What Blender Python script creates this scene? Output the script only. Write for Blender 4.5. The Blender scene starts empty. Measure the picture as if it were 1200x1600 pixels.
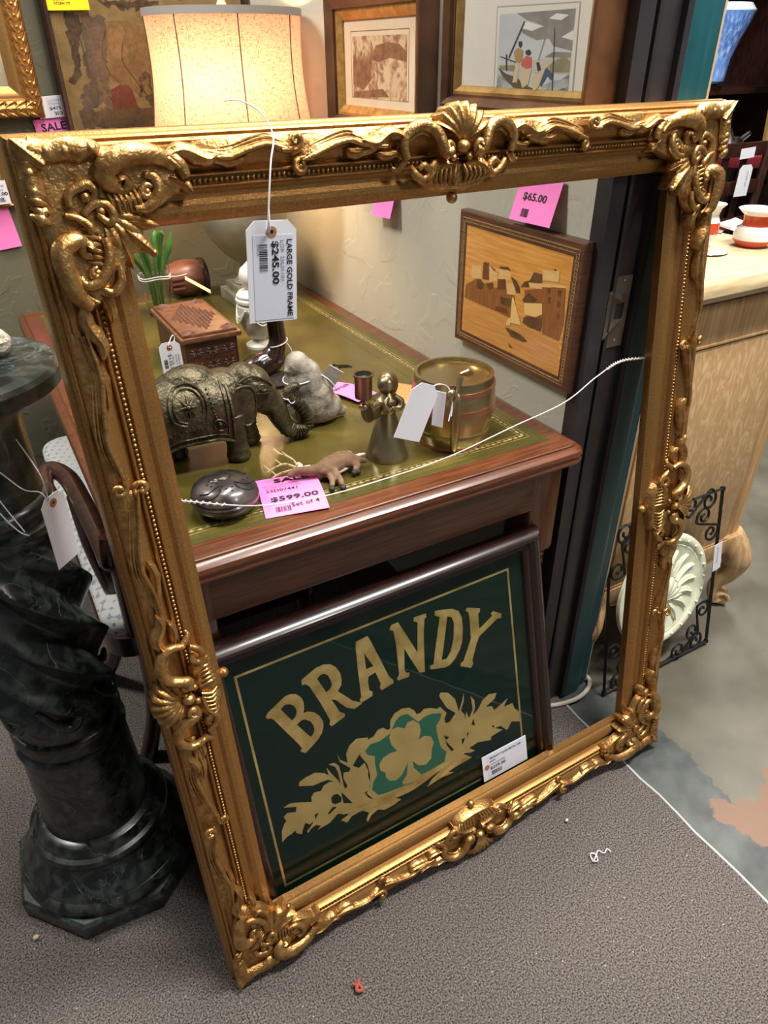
import bpy, bmesh, math, random
from mathutils import Vector, Matrix, geometry
random.seed(7)
SC = bpy.context.scene
COL = SC.collection
PI = math.pi

# ---------------------------------------------------------------- camera
cam_data = bpy.data.cameras.new('camera')
cam = bpy.data.objects.new('camera', cam_data)
COL.objects.link(cam)
cam_data.sensor_fit = 'VERTICAL'
cam_data.sensor_height = 36.0
cam_data.lens = 1109.2 / 1600 * 36.0
cam_data.clip_start = 0.02
RT = Vector((0.86966455, -0.49361005, -0.005717))
DN = Vector((-0.27208402, -0.46964239, -0.8398847))
FW = Vector((0.41189058, 0.73197345, -0.54273475))
mw = Matrix.Identity(4)
for i in range(3):
    mw[i][0], mw[i][1], mw[i][2] = RT[i], -DN[i], -FW[i]
mw[0][3], mw[1][3], mw[2][3] = 0.0, 0.0, 1.37
cam.matrix_world = mw
SC.camera = cam

# ---------------------------------------------------------------- world, lamps, exposure
SC.view_settings.view_transform = 'Standard'
SC.view_settings.look = 'None'
SC.view_settings.gamma = 1.0
SC.view_settings.exposure = 0.0
SC.view_settings.use_curve_mapping = False
world = bpy.data.worlds.new('room_ambient')
SC.world = world
world.use_nodes = True
bg = world.node_tree.nodes['Background']
bg.inputs[0].default_value = (0.80, 0.86, 0.95, 1)
bg.inputs[1].default_value = 0.17

def area(name, loc, target, sx, sy, power, color):
    d = bpy.data.lights.new(name, 'AREA')
    d.shape = 'RECTANGLE'; d.size = sx; d.size_y = sy; d.energy = power; d.color = color
    o = bpy.data.objects.new(name, d); COL.objects.link(o)
    o.location = loc
    o.rotation_euler = (Vector(target) - Vector(loc)).to_track_quat('-Z', 'Y').to_euler()
    return o
area('ceiling_lamp', (0.55, 1.35, 3.0), (0.5, 1.3, 0), 0.25, 1.2, 42, (1.0, 0.95, 0.87))
area('ceiling_lamp', (1.35, 0.35, 3.0), (1.25, 0.35, 0), 0.3, 1.2, 125, (1.0, 0.97, 0.92))
area('ceiling_lamp', (-0.75, 1.85, 3.0), (0.9, 1.5, 0.95), 0.3, 0.9, 80, (1.0, 0.97, 0.91))
area('ceiling_lamp', (2.6, 1.6, 3.0), (2.4, 1.4, 0), 0.3, 1.2, 80, (1.0, 0.97, 0.92))
area('ceiling_lamp', (1.3, -1.0, 3.0), (1.0, 0.3, 0.3), 0.3, 1.2, 34, (1.0, 0.95, 0.88))

# ---------------------------------------------------------------- materials
MATS = {}
def mat(name, c1, c2=None, rough=0.5, metal=0.0, scale=8.0, stretch=(1, 1, 1), detail=4.0, bump=0.0, bscale=None,
        coat=0.0, coat_rough=0.1, c3=None, lo=0.35, hi=0.65, distort=0.0, spec=None, trans=0.0, r2=None):
    m = bpy.data.materials.new(name); m.use_nodes = True
    nt = m.node_tree; b = nt.nodes['Principled BSDF']
    b.inputs['Base Color'].default_value = (*c1, 1)
    b.inputs['Roughness'].default_value = rough
    b.inputs['Metallic'].default_value = metal
    b.inputs['Coat Weight'].default_value = coat
    b.inputs['Coat Roughness'].default_value = coat_rough
    if spec is not None: b.inputs['Specular IOR Level'].default_value = spec
    if trans: b.inputs['Transmission Weight'].default_value = trans
    tc = nt.nodes.new('ShaderNodeTexCoord'); mp = nt.nodes.new('ShaderNodeMapping')
    mp.inputs['Scale'].default_value = stretch
    nt.links.new(tc.outputs['Object'], mp.inputs['Vector'])
    if c2 is not None:
        n = nt.nodes.new('ShaderNodeTexNoise')
        n.inputs['Scale'].default_value = scale; n.inputs['Detail'].default_value = detail
        n.inputs['Distortion'].default_value = distort
        nt.links.new(mp.outputs[0], n.inputs['Vector'])
        r = nt.nodes.new('ShaderNodeValToRGB')
        r.color_ramp.elements[0].position = lo; r.color_ramp.elements[1].position = hi
        r.color_ramp.elements[0].color = (*c1, 1); r.color_ramp.elements[1].color = (*c2, 1)
        if c3 is not None:
            e = r.color_ramp.elements.new((lo + hi) / 2); e.color = (*c3, 1)
        nt.links.new(n.outputs['Fac'], r.inputs[0]); nt.links.new(r.outputs[0], b.inputs['Base Color'])
        if r2 is not None:
            mr = nt.nodes.new('ShaderNodeMapRange')
            mr.inputs['From Min'].default_value = lo; mr.inputs['From Max'].default_value = hi
            mr.inputs['To Min'].default_value = rough; mr.inputs['To Max'].default_value = r2
            nt.links.new(n.outputs['Fac'], mr.inputs[0]); nt.links.new(mr.outputs[0], b.inputs['Roughness'])
    if bump:
        n2 = nt.nodes.new('ShaderNodeTexNoise'); n2.inputs['Scale'].default_value = bscale or scale
        n2.inputs['Detail'].default_value = 3
        nt.links.new(mp.outputs[0], n2.inputs['Vector'])
        bp = nt.nodes.new('ShaderNodeBump'); bp.inputs['Strength'].default_value = bump; bp.inputs['Distance'].default_value = 0.004
        nt.links.new(n2.outputs['Fac'], bp.inputs['Height']); nt.links.new(bp.outputs[0], b.inputs['Normal'])
    MATS[name] = m
    return m
def srgb(r, g, b):
    f = lambda c: (c / 255 / 12.92) if c / 255 <= 0.04045 else ((c / 255 + 0.055) / 1.055) ** 2.4
    return (f(r), f(g), f(b))

# gilding
GOLD = mat('old_gilding', (0.36, 0.175, 0.050), (0.50, 0.275, 0.092), rough=0.44, metal=0.82, scale=300, detail=3, bump=0.14, bscale=520, r2=0.36, lo=0.30, hi=0.72)
GOLDO = mat('bright_gilding', (0.35, 0.17, 0.048), (0.62, 0.38, 0.14), rough=0.45, metal=0.85, scale=80, detail=10, bump=0.35, bscale=200, r2=0.28, lo=0.34, hi=0.66)
LEAF = mat('gold_leaf', (0.52, 0.36, 0.10), (0.86, 0.66, 0.26), rough=0.30, metal=0.8, scale=22, detail=5, lo=0.35, hi=0.65)
LEAFM = mat('matt_gold_leaf', (0.45, 0.33, 0.11), (0.52, 0.39, 0.14), rough=0.55, metal=0.5, scale=14, lo=0.4, hi=0.6)
# woods
MAHOG = mat('red_mahogany', (0.060, 0.015, 0.005), (0.135, 0.040, 0.013), rough=0.34, scale=7, stretch=(1.5, 30, 30), detail=6, coat=0.4, coat_rough=0.15, bump=0.05, bscale=40)
MAHOGY = mat('red_mahogany_lengthwise', (0.060, 0.015, 0.005), (0.135, 0.040, 0.013), rough=0.32, scale=7, stretch=(30, 1.5, 30), detail=6, coat=0.4, coat_rough=0.15)
DARKW = mat('dark_rosewood', (0.008, 0.004, 0.003), (0.032, 0.010, 0.008), rough=0.30, scale=8, stretch=(3, 30, 30), detail=6, coat=0.5, coat_rough=0.12)
CHAIRW = mat('dark_chair_wood', (0.02, 0.007, 0.005), (0.05, 0.016, 0.010), rough=0.3, scale=10, stretch=(8, 8, 2), coat=0.4)
EBONY = mat('polished_ebony', (0.012, 0.006, 0.005), (0.035, 0.014, 0.010), rough=0.2, scale=12, coat=0.6, coat_rough=0.06)
WALNUT = mat('brown_walnut', (0.055, 0.021, 0.008), (0.12, 0.050, 0.018), rough=0.4, scale=16, stretch=(1, 1, 1), detail=9)
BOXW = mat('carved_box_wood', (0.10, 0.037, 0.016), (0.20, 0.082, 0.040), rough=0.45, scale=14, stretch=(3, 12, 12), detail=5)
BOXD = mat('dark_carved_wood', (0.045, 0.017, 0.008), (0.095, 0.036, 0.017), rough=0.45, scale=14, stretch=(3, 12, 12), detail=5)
OAK = mat('pale_oak', srgb(168, 132, 92), srgb(202, 168, 124), rough=0.45, scale=5, stretch=(20, 20, 1.6), detail=7, c3=srgb(186, 150, 106))
OAKT = mat('pale_oak_top', srgb(168, 147, 110), srgb(196, 177, 140), rough=0.45, scale=5, stretch=(2, 22, 20), detail=7)
# walls, floor
def wall_mat(name, a, b, bump=0.5):
    m = mat(name, a, b, rough=0.75, scale=3.0, detail=5, lo=0.3, hi=0.7)
    nt = m.node_tree; bs = nt.nodes['Principled BSDF']
    tc = nt.nodes.new('ShaderNodeTexCoord')
    n = nt.nodes.new('ShaderNodeTexNoise'); n.inputs['Scale'].default_value = 9; n.inputs['Detail'].default_value = 8; n.inputs['Distortion'].default_value = 1.2
    v = nt.nodes.new('ShaderNodeTexNoise'); v.inputs['Scale'].default_value = 26; v.inputs['Detail'].default_value = 2
    nt.links.new(tc.outputs['Object'], n.inputs['Vector']); nt.links.new(tc.outputs['Object'], v.inputs['Vector'])
    cr = nt.nodes.new('ShaderNodeValToRGB'); cr.color_ramp.elements[0].position = 0.54; cr.color_ramp.elements[1].position = 0.60
    nt.links.new(n.outputs['Fac'], cr.inputs[0])
    ad = nt.nodes.new('ShaderNodeMath'); ad.operation = 'MULTIPLY_ADD'; ad.inputs[1].default_value = 0.35
    nt.links.new(v.outputs['Fac'], ad.inputs[0]); nt.links.new(cr.outputs[0], ad.inputs[2])
    bp = nt.nodes.new('ShaderNodeBump'); bp.inputs['Strength'].default_value = bump; bp.inputs['Distance'].default_value = 0.003
    nt.links.new(ad.outputs[0], bp.inputs['Height']); nt.links.new(bp.outputs[0], bs.inputs['Normal'])
    return m
PLASTER = wall_mat('pale_grey_plaster', srgb(178, 176, 160), srgb(186, 184, 168), 0.22)
OLIVE = wall_mat('olive_grey_plaster', srgb(92, 92, 74), srgb(102, 101, 82), 0.35)
BLACKP = mat('charcoal_paint', srgb(42, 39, 42), srgb(50, 46, 48), rough=0.38, scale=20)
TEAL = mat('teal_paint', srgb(18, 68, 74), srgb(26, 80, 86), rough=0.45, scale=6, stretch=(4, 4, 1), bump=0.1, bscale=60)
STEEL = mat('worn_steel', srgb(120, 112, 100), srgb(150, 140, 126), rough=0.42, metal=0.8, scale=30)
BLACK = mat('black_void', (0.004, 0.004, 0.004), rough=0.8)
CREAMP = mat('cream_rubber', srgb(196, 190, 172), rough=0.6)
DARKBACK = mat('dark_shop_wall', srgb(44, 34, 28), srgb(60, 46, 36), rough=0.8, scale=4)
# stones and metals
MARBLE = mat('dark_green_marble', (0.005, 0.008, 0.007), (0.052, 0.066, 0.056), rough=0.30, scale=42, detail=14, coat=0.25, coat_rough=0.2, lo=0.42, hi=0.72, distort=0.6)
def veins(m, scale=5.0, width=0.02, col=(0.25, 0.28, 0.27), strength=0.5):
    nt = m.node_tree; b = nt.nodes['Principled BSDF']
    src = b.inputs['Base Color'].links[0].from_socket
    tc = nt.nodes.new('ShaderNodeTexCoord')
    n = nt.nodes.new('ShaderNodeTexNoise'); n.inputs['Scale'].default_value = scale; n.inputs['Detail'].default_value = 5; n.inputs['Distortion'].default_value = 1.5
    nt.links.new(tc.outputs['Object'], n.inputs['Vector'])
    s = nt.nodes.new('ShaderNodeMath'); s.operation = 'SUBTRACT'; s.inputs[1].default_value = 0.5
    a = nt.nodes.new('ShaderNodeMath'); a.operation = 'ABSOLUTE'
    mr = nt.nodes.new('ShaderNodeMapRange'); mr.inputs['From Min'].default_value = 0.0; mr.inputs['From Max'].default_value = width
    mr.inputs['To Min'].default_value = strength; mr.inputs['To Max'].default_value = 0.0
    nt.links.new(n.outputs['Fac'], s.inputs[0]); nt.links.new(s.outputs[0], a.inputs[0]); nt.links.new(a.outputs[0], mr.inputs[0])
    mx = nt.nodes.new('ShaderNodeMix'); mx.data_type = 'RGBA'
    nt.links.new(mr.outputs[0], mx.inputs['Factor']); nt.links.new(src, mx.inputs['A']); mx.inputs['B'].default_value = (*col, 1)
    nt.links.new(mx.outputs['Result'], b.inputs['Base Color'])
veins(MARBLE, 7.0, 0.006, (0.16, 0.19, 0.18), 0.55)
BRONZE = mat('antique_bronze', (0.034, 0.029, 0.015), (0.095, 0.078, 0.040), rough=0.42, metal=0.6, scale=40, detail=8, bump=0.6, bscale=150)
BRASS = mat('old_brass', (0.42, 0.33, 0.16), (0.56, 0.45, 0.23), rough=0.27, metal=0.95, scale=10, lo=0.3, hi=0.7)
ABRASS = mat('dull_brass', (0.30, 0.245, 0.135), (0.42, 0.35, 0.20), rough=0.30, metal=0.9, scale=12)
COPPER = mat('copper', (0.50, 0.22, 0.13), (0.60, 0.29, 0.18), rough=0.3, metal=0.9, scale=12)
GREYSTONE = mat('grey_carved_stone', srgb(96, 90, 78), srgb(158, 150, 134), rough=0.7, scale=40, detail=10, bump=0.5, bscale=120)
SOAP = mat('dark_soapstone', (0.020, 0.016, 0.015), (0.11, 0.085, 0.08), rough=0.28, scale=26, detail=7, coat=0.3, lo=0.4, hi=0.75)
LAMPST = mat('grey_lamp_stone', srgb(120, 116, 96), srgb(158, 152, 130), rough=0.4, scale=10, detail=5)
WHITEST = mat('white_marble', srgb(205, 203, 190), srgb(225, 223, 212), rough=0.4, scale=12)
CORK = mat('cork_mat', srgb(170, 118, 66), srgb(206, 154, 96), rough=0.9, scale=160, bump=0.4)
IRON = mat('black_wrought_iron', (0.012, 0.012, 0.013), rough=0.45, metal=0.3)
CREAM = mat('cream_plaster', srgb(212, 214, 186), srgb(226, 228, 204), rough=0.7, scale=30)
PAPER = mat('white_card', srgb(226, 226, 232), rough=0.6)
LABEL = mat('label_paper', srgb(214, 216, 230), rough=0.5)
KRAFT = mat('brown_eyelet', srgb(160, 112, 70), rough=0.7)
PINK = mat('pink_card', srgb(250, 132, 206), rough=0.6)
YELLOW = mat('yellow_card', srgb(252, 218, 10), rough=0.6)
INK = mat('black_ink', (0.010, 0.010, 0.012), rough=0.6)
GREYINK = mat('grey_ink', (0.16, 0.16, 0.19), rough=0.6)
COTTON = mat('white_cotton', srgb(225, 222, 226), rough=0.85)
GREEN = mat('plant_green', srgb(40, 84, 28), srgb(74, 116, 44), rough=0.4, scale=20)
# ---------------------------------------------------------------- mesh helpers
def catmull(pts, sub=6, closed=False):
    P = [Vector(p) for p in pts]; n = len(P); out = []
    if n < 3: return P
    rng = range(n) if closed else range(n - 1)
    for i in rng:
        if closed: p0, p1, p2, p3 = P[(i - 1) % n], P[i], P[(i + 1) % n], P[(i + 2) % n]
        else: p0, p1, p2, p3 = P[max(i - 1, 0)], P[i], P[i + 1], P[min(i + 2, n - 1)]
        for k in range(sub):
            t = k / sub
            out.append(0.5 * ((2 * p1) + (p2 - p0) * t + (2 * p0 - 5 * p1 + 4 * p2 - p3) * t * t + (3 * p1 - p0 - 3 * p2 + p3) * t ** 3))
    if not closed: out.append(P[-1])
    return out

class G:
    """collects geometry, then links it as ONE mesh object"""
    def __init__(s): s.v, s.f, s.m, s.cur = [], [], [], 0
    def add(s, vs, fs):
        o = len(s.v); s.v += [tuple(v) for v in vs]; s.f += [tuple(i + o for i in f) for f in fs]; s.m += [s.cur] * len(fs)
    def box(s, c, d, M=None):
        x, y, z = d[0] / 2, d[1] / 2, d[2] / 2
        vs = [Vector((a, b, e)) for e in (-z, z) for b in (-y, y) for a in (-x, x)]
        vs = [((M @ v) if M else v) + Vector(c) for v in vs]
        s.add(vs, [(0, 2, 3, 1), (4, 5, 7, 6), (0, 1, 5, 4), (2, 6, 7, 3), (0, 4, 6, 2), (1, 3, 7, 5)])
    def bbox(s, c, d, b=0.004):
        """box with chamfered edges"""
        bm = bmesh.new(); bmesh.ops.create_cube(bm, size=1.0)
        for v in bm.verts: v.co = Vector((v.co.x * d[0], v.co.y * d[1], v.co.z * d[2]))
        bmesh.ops.bevel(bm, geom=bm.edges[:], offset=b, segments=2, affect='EDGES', profile=0.6)
        bm.verts.index_update()
        s.add([v.co + Vector(c) for v in bm.verts], [[v.index for v in f.verts] for f in bm.faces]); bm.free()
    def lathe(s, prof, n=32, c=(0, 0, 0), mod=None, M=None, cap=True):
        vs, fs = [], []
        for (r, z) in prof:
            for k in range(n):
                a = 2 * PI * k / n
                rr = mod(r, z, a) if mod else r
                v = Vector((rr * math.cos(a), rr * math.sin(a), z))
                vs.append(((M @ v) if M else v) + Vector(c))
        for i in range(len(prof) - 1):
            for k in range(n):
                fs.append((i * n + k, i * n + (k + 1) % n, (i + 1) * n + (k + 1) % n, (i + 1) * n + k))
        if cap:
            if prof[0][0] > 1e-4: fs.append(tuple(range(n - 1, -1, -1)))
            if prof[-1][0] > 1e-4: fs.append(tuple((len(prof) - 1) * n + k for k in range(n)))
        s.add(vs, fs)
    def tube(s, pts, rad, n=8, up=None, flat=1.0, closed=False):
        P = [Vector(p) for p in pts]; m = len(P)
        if m < 2: return
        if not hasattr(rad, '__len__'): rad = [rad] * m
        if len(rad) != m:
            L = len(rad); rr = []
            for i in range(m):
                t = i / (m - 1) * (L - 1); k = min(int(t), L - 2); rr.append(rad[k] * (1 - (t - k)) + rad[k + 1] * (t - k))
            rad = rr
        vs, fs = [], []; N = None
        for i in range(m):
            if closed: T = P[(i + 1) % m] - P[(i - 1) % m]
            else: T = P[min(i + 1, m - 1)] - P[max(i - 1, 0)]
            if T.length < 1e-9: T = Vector((0, 0, 1))
            T.normalize()
            if up is not None:
                U = Vector(up); N = U - T * U.dot(T)
                if N.length < 1e-6: N = T.orthogonal()
            else:
                if N is None: N = T.orthogonal()
                N = N - T * N.dot(T)
                if N.length < 1e-6: N = T.orthogonal()
            N.normalize(); B = T.cross(N)
            for k in range(n):
                a = 2 * PI * k / n
                vs.append(P[i] + (B * math.cos(a) + N * (math.sin(a) * flat)) * rad[i])
        rows = m if closed else m - 1
        for i in range(rows):
            j = (i + 1) % m
            for k in range(n):
                fs.append((i * n + k, i * n + (k + 1) % n, j * n + (k + 1) % n, j * n + k))
        if not closed:
            fs.append(tuple(range(n - 1, -1, -1))); fs.append(tuple((m - 1) * n + k for k in range(n)))
        s.add(vs, fs)
    def sphere(s, c, r, nu=12, nv=8, M=None):
        if not hasattr(r, '__len__'): r = (r, r, r)
        vs = [Vector((0, 0, -1))]; fs = []
        for i in range(1, nv):
            t = -PI / 2 + PI * i / nv
            for k in range(nu):
                a = 2 * PI * k / nu; vs.append(Vector((math.cos(a) * math.cos(t), math.sin(a) * math.cos(t), math.sin(t))))
        vs.append(Vector((0, 0, 1))); top = len(vs) - 1
        for k in range(nu): fs.append((0, 1 + (k + 1) % nu, 1 + k)); fs.append((top, 1 + (nv - 2) * nu + k, 1 + (nv - 2) * nu + (k + 1) % nu))
        for i in range(nv - 2):
            for k in range(nu):
                fs.append((1 + i * nu + k, 1 + i * nu + (k + 1) % nu, 1 + (i + 1) * nu + (k + 1) % nu, 1 + (i + 1) * nu + k))
        out = []
        for v in vs:
            w = Vector((v.x * r[0], v.y * r[1], v.z * r[2])); out.append(((M @ w) if M else w) + Vector(c))
        s.add(out, fs)
    def plate(s, loops, w0, w1, fr=None):
        """flat cut-out from 2D loops (outer, then holes) between heights w0 (back) and w1 (front); fr maps (a,b,w) to a point"""
        fr = fr or (lambda a, b, w: Vector((a, b, w)))
        L = [[Vector((p[0], p[1], 0)) for p in l] for l in loops]
        tris = geometry.tessellate_polygon(L)
        flat = [p for l in L for p in l]; n = len(flat)
        vs = [fr(p.x, p.y, w1) for p in flat]; fs = []
        for t in tris:
            a, b, c = (flat[i] for i in t)
            cr = (b - a).cross(c - a).z
            fs.append(tuple(t) if cr > 0 else tuple(reversed(t)))
        if abs(w1 - w0) > 1e-6:
            vs += [fr(p.x, p.y, w0) for p in flat]
            fs += [tuple(i + n for i in reversed(f)) for f in fs[:]]
            o = 0
            for l in L:
                k = len(l); ar = sum(l[i].x * l[(i + 1) % k].y - l[(i + 1) % k].x * l[i].y for i in range(k))
                for i in range(k):
                    a, b = o + i, o + (i + 1) % k
                    q = (a, a + n, b + n, b); fs.append(q if ar < 0 else tuple(reversed(q)))
                o += k
        s.add(vs, fs)
    def frame(s, x0, y0, x1, y1, prof):
        """mitred picture-frame rails in the local xy plane; prof = [(inset from outer edge, height)]"""
        n = len(prof); vs, fs = [], []
        for (q, w) in prof:
            vs += [(x0 + q, y0 + q, w), (x1 - q, y0 + q, w), (x1 - q, y1 - q, w), (x0 + q, y1 - q, w)]
        for i in range(n):
            j = (i + 1) % n
            for k in range(4):
                a, b = i * 4 + k, i * 4 + (k + 1) % 4
                fs.append((a, b, j * 4 + (k + 1) % 4, j * 4 + k))
        s.add(vs, fs)
    def rrect(s, x0, x1, y0, y1, prof, rad, seg=5, cap=True):
        """loft rounded rectangles; prof = [(outward offset, z)]"""
        vs, fs = [], []; ring = 4 * (seg + 1)
        for (o, z) in prof:
            r = max(rad + o, 0.0005)
            for (cx, cy, a0) in ((x1 + o - r, y1 + o - r, 0), (x0 - o + r, y1 + o - r, 90), (x0 - o + r, y0 - o + r, 180), (x1 + o - r, y0 - o + r, 270)):
                for k in range(seg + 1):
                    a = math.radians(a0 + 90 * k / seg); vs.append((cx + r * math.cos(a), cy + r * math.sin(a), z))
        for i in range(len(prof) - 1):
            for k in range(ring): fs.append((i * ring + k, i * ring + (k + 1) % ring, (i + 1) * ring + (k + 1) % ring, (i + 1) * ring + k))
        if cap:
            fs.append(tuple(range(ring - 1, -1, -1))); fs.append(tuple((len(prof) - 1) * ring + k for k in range(ring)))
        s.add(vs, fs)
    def text(s, body, M, width=None, height=None, bold=0.0, font_shear=0.0, align='L', depth=0.0):
        """lettering laid in the local xy plane, mapped by M (4x4); fitted to width and/or cap height"""
        cu = bpy.data.curves.new('lettering_curve', 'FONT'); cu.body = body; cu.offset = bold; cu.shear = font_shear; cu.resolution_u = 2
        ob = bpy.data.objects.new('lettering_tmp', cu); COL.objects.link(ob)
        me = bpy.data.meshes.new_from_object(ob)
        bpy.data.objects.remove(ob); bpy.data.curves.remove(cu)
        if not me.vertices: return
        xs = [v.co.x for v in me.vertices]; ys = [v.co.y for v in me.vertices]
        x0, x1, y0, y1 = min(xs), max(xs), min(ys), max(ys)
        sy = (height / (y1 - y0)) if height else None
        sx = (width / (x1 - x0)) if width else None
        if sy is None: sy = sx
        if sx is None: sx = sy
        off = {'L': x0, 'C': (x0 + x1) / 2, 'R': x1}[align]
        vs = [M @ Vector(((v.co.x - off) * sx, (v.co.y - y0) * sy, 0)) for v in me.vertices]
        s.add(vs, [tuple(p.vertices) for p in me.polygons]); bpy.data.meshes.remove(me)
    def obj(s, name, mats, parent=None, smooth=40, recalc=False, loc=None, rot=None):
        me = bpy.data.meshes.new(name)
        me.from_pydata(s.v, [], s.f)
        if recalc:
            bm = bmesh.new(); bm.from_mesh(me); bmesh.ops.recalc_face_normals(bm, faces=bm.faces[:]); bm.to_mesh(me); bm.free()
        for m in (mats if isinstance(mats, (list, tuple)) else [mats]): me.materials.append(m)
        if len(me.materials) > 1 and len(s.m) == len(me.polygons): me.polygons.foreach_set('material_index', s.m)
        if smooth:
            me.shade_smooth(); me.set_sharp_from_angle(angle=math.radians(smooth))
        me.update()
        o = bpy.data.objects.new(name, me); COL.objects.link(o)
        if parent: o.parent = parent
        if loc: o.location = loc
        if rot: o.rotation_euler = rot
        return o
    def blob(s, name, m, parent=None, voxel=0.003, smooth_it=6, **kw):
        """fuse the overlapping lumps into one continuous surface"""
        o = s.obj('fuse_tmp', m, None, 0, recalc=False)
        r = o.modifiers.new('r', 'REMESH'); r.mode = 'VOXEL'; r.voxel_size = voxel
        sm = o.modifiers.new('s', 'SMOOTH'); sm.iterations = smooth_it; sm.factor = 0.5
        dg = bpy.context.evaluated_depsgraph_get()
        me = bpy.data.meshes.new_from_object(o.evaluated_get(dg))
        bpy.data.objects.remove(o)
        me.shade_smooth(); me.name = name
        if not me.materials: me.materials.append(m)
        ob = bpy.data.objects.new(name, me); COL.objects.link(ob)
        if parent: ob.parent = parent
        return ob

def tag(o, label, cat, group=None):
    o['label'] = label; o['category'] = cat
    if group: o['group'] = group
    return o
def thing(name, label, cat, loc=(0, 0, 0), rotz=0.0, group=None, basis=None):
    o = bpy.data.objects.new(name, None); COL.objects.link(o); o.empty_display_size = 0.05
    if basis:
        X, Y, Z = basis; m = Matrix.Identity(4)
        for i in range(3): m[i][0], m[i][1], m[i][2], m[i][3] = X[i], Y[i], Z[i], loc[i]
        o.matrix_world = m
    else:
        o.location = loc; o.rotation_euler = (0, 0, rotz)
    return tag(o, label, cat, group)
def struct(g, name, m, smooth=30):
    o = g.obj(name, m, None, smooth); o['kind'] = 'structure'; return o
def norm(v): v = Vector(v); v.normalize(); return v
def lerp(a, b, t): return a + (b - a) * t
def MT(x, y, z, rot=0.0): return Matrix.Translation((x, y, z)) @ Matrix.Rotation(rot, 4, 'Z')

# price tags -------------------------------------------------------
def price_tag(name, label, cat, c, right, up, w, h, texts=(), color=PAPER, chamfer=0.0, eyelet=False, sticker=None, bars=(), string=None, group=None, bend=0.0):
    """card centred at c; local x = right, y = up, z = facing; texts = (body, x, y, rot, cap height, width, bold, ink)"""
    X = norm(right); Y = norm(Vector(up) - X * Vector(up).dot(X)); Z = X.cross(Y)
    t = thing(name, label, cat, c, basis=(X, Y, Z), group=group)
    g = G(); a, b, k = w / 2, h / 2, chamfer
    if bend:
        n = 8; vs, fs = [], []
        for i in range(n + 1):
            y = -b + h * i / n; z = bend * math.sin(PI * i / n)
            vs += [(-a, y, z), (a, y, z)]
        for i in range(n): fs.append((2 * i, 2 * i + 1, 2 * i + 3, 2 * i + 2))
        vs2 = [(x, y, z - 0.0008) for (x, y, z) in vs]; m_ = len(vs)
        g.add(vs + vs2, fs + [tuple(q + m_ for q in reversed(f)) for f in fs])
        zs = lambda y: bend * math.sin(PI * (y + b) / h)
    else:
        pts = [(-a, -b), (a, -b), (a, b - k), (a - k, b), (-a + k, b), (-a, b - k)] if k else [(-a, -b), (a, -b), (a, b), (-a, b)]
        g.plate([pts], -0.0004, 0.0004); zs = lambda y: 0.0
    g.obj('card', color, t, 0)
    if sticker:
        x0, y0, x1, y1 = sticker
        g = G(); g.plate([[(x0, y0), (x1, y0), (x1, y1), (x0, y1)]], 0.0004, 0.0007); g.obj('label_sticker', LABEL, t, 0)
    for (body, x, y, rot, ht, wd, bold, ink) in texts:
        g = G(); g.text(body, MT(x, y, 0.0011 + zs(y), rot), wd, ht, bold)
        if bend: g.v = [(p[0], p[1], 0.0011 + zs(p[1])) for p in g.v]
        g.obj('lettering' if ink is INK else 'small_print', ink, t, 0)
    for (x, y, dx, dy, n, vert) in bars:
        g = G(); rr = random.Random(n); pos = 0.0; L = dx if vert else dy
        while pos < L:
            bw = L / n * rr.choice((0.35, 0.5, 0.9)); gap = L / n * rr.choice((0.4, 0.6, 0.9))
            bw = min(bw, L - pos)
            q = [(x + pos, y), (x + pos + bw, y), (x + pos + bw, y + dy), (x + pos, y + dy)] if vert else [(x, y + pos), (x + dx, y + pos), (x + dx, y + pos + bw), (x, y + pos + bw)]
            g.add([(p[0], p[1], 0.0011 + zs(p[1])) for p in q], [(0, 1, 2, 3)]); pos += bw + gap
        g.obj('barcode', INK, t, 0)
    if eyelet:
        g = G(); pts = [(0.006 * math.cos(i * PI / 10), 0.006 * math.sin(i * PI / 10)) for i in range(20)]
        hole = [(0.0022 * math.cos(i * PI / 6), 0.0022 * math.sin(i * PI / 6)) for i in range(12)]
        ey = b - 0.0115
        g.plate([[(p[0], p[1] + ey) for p in pts], [(p[0], p[1] + ey) for p in hole]], 0.0004, 0.0010)
        g.obj('eyelet', KRAFT, t, 0)
        g = G(); g.plate([[(p[0], p[1] + ey) for p in hole]], 0.0004, 0.0006); g.obj('eyelet_hole', INK, t, 0)
    if string:
        for pth in string:
            g = G(); P = catmull([Vector(((Vector(p) - Vector(c)).dot(X), (Vector(p) - Vector(c)).dot(Y), (Vector(p) - Vector(c)).dot(Z))) for p in pth], 6); g.tube(P, 0.0009, 6); g.obj('string', COTTON, t)
    return t
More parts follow.
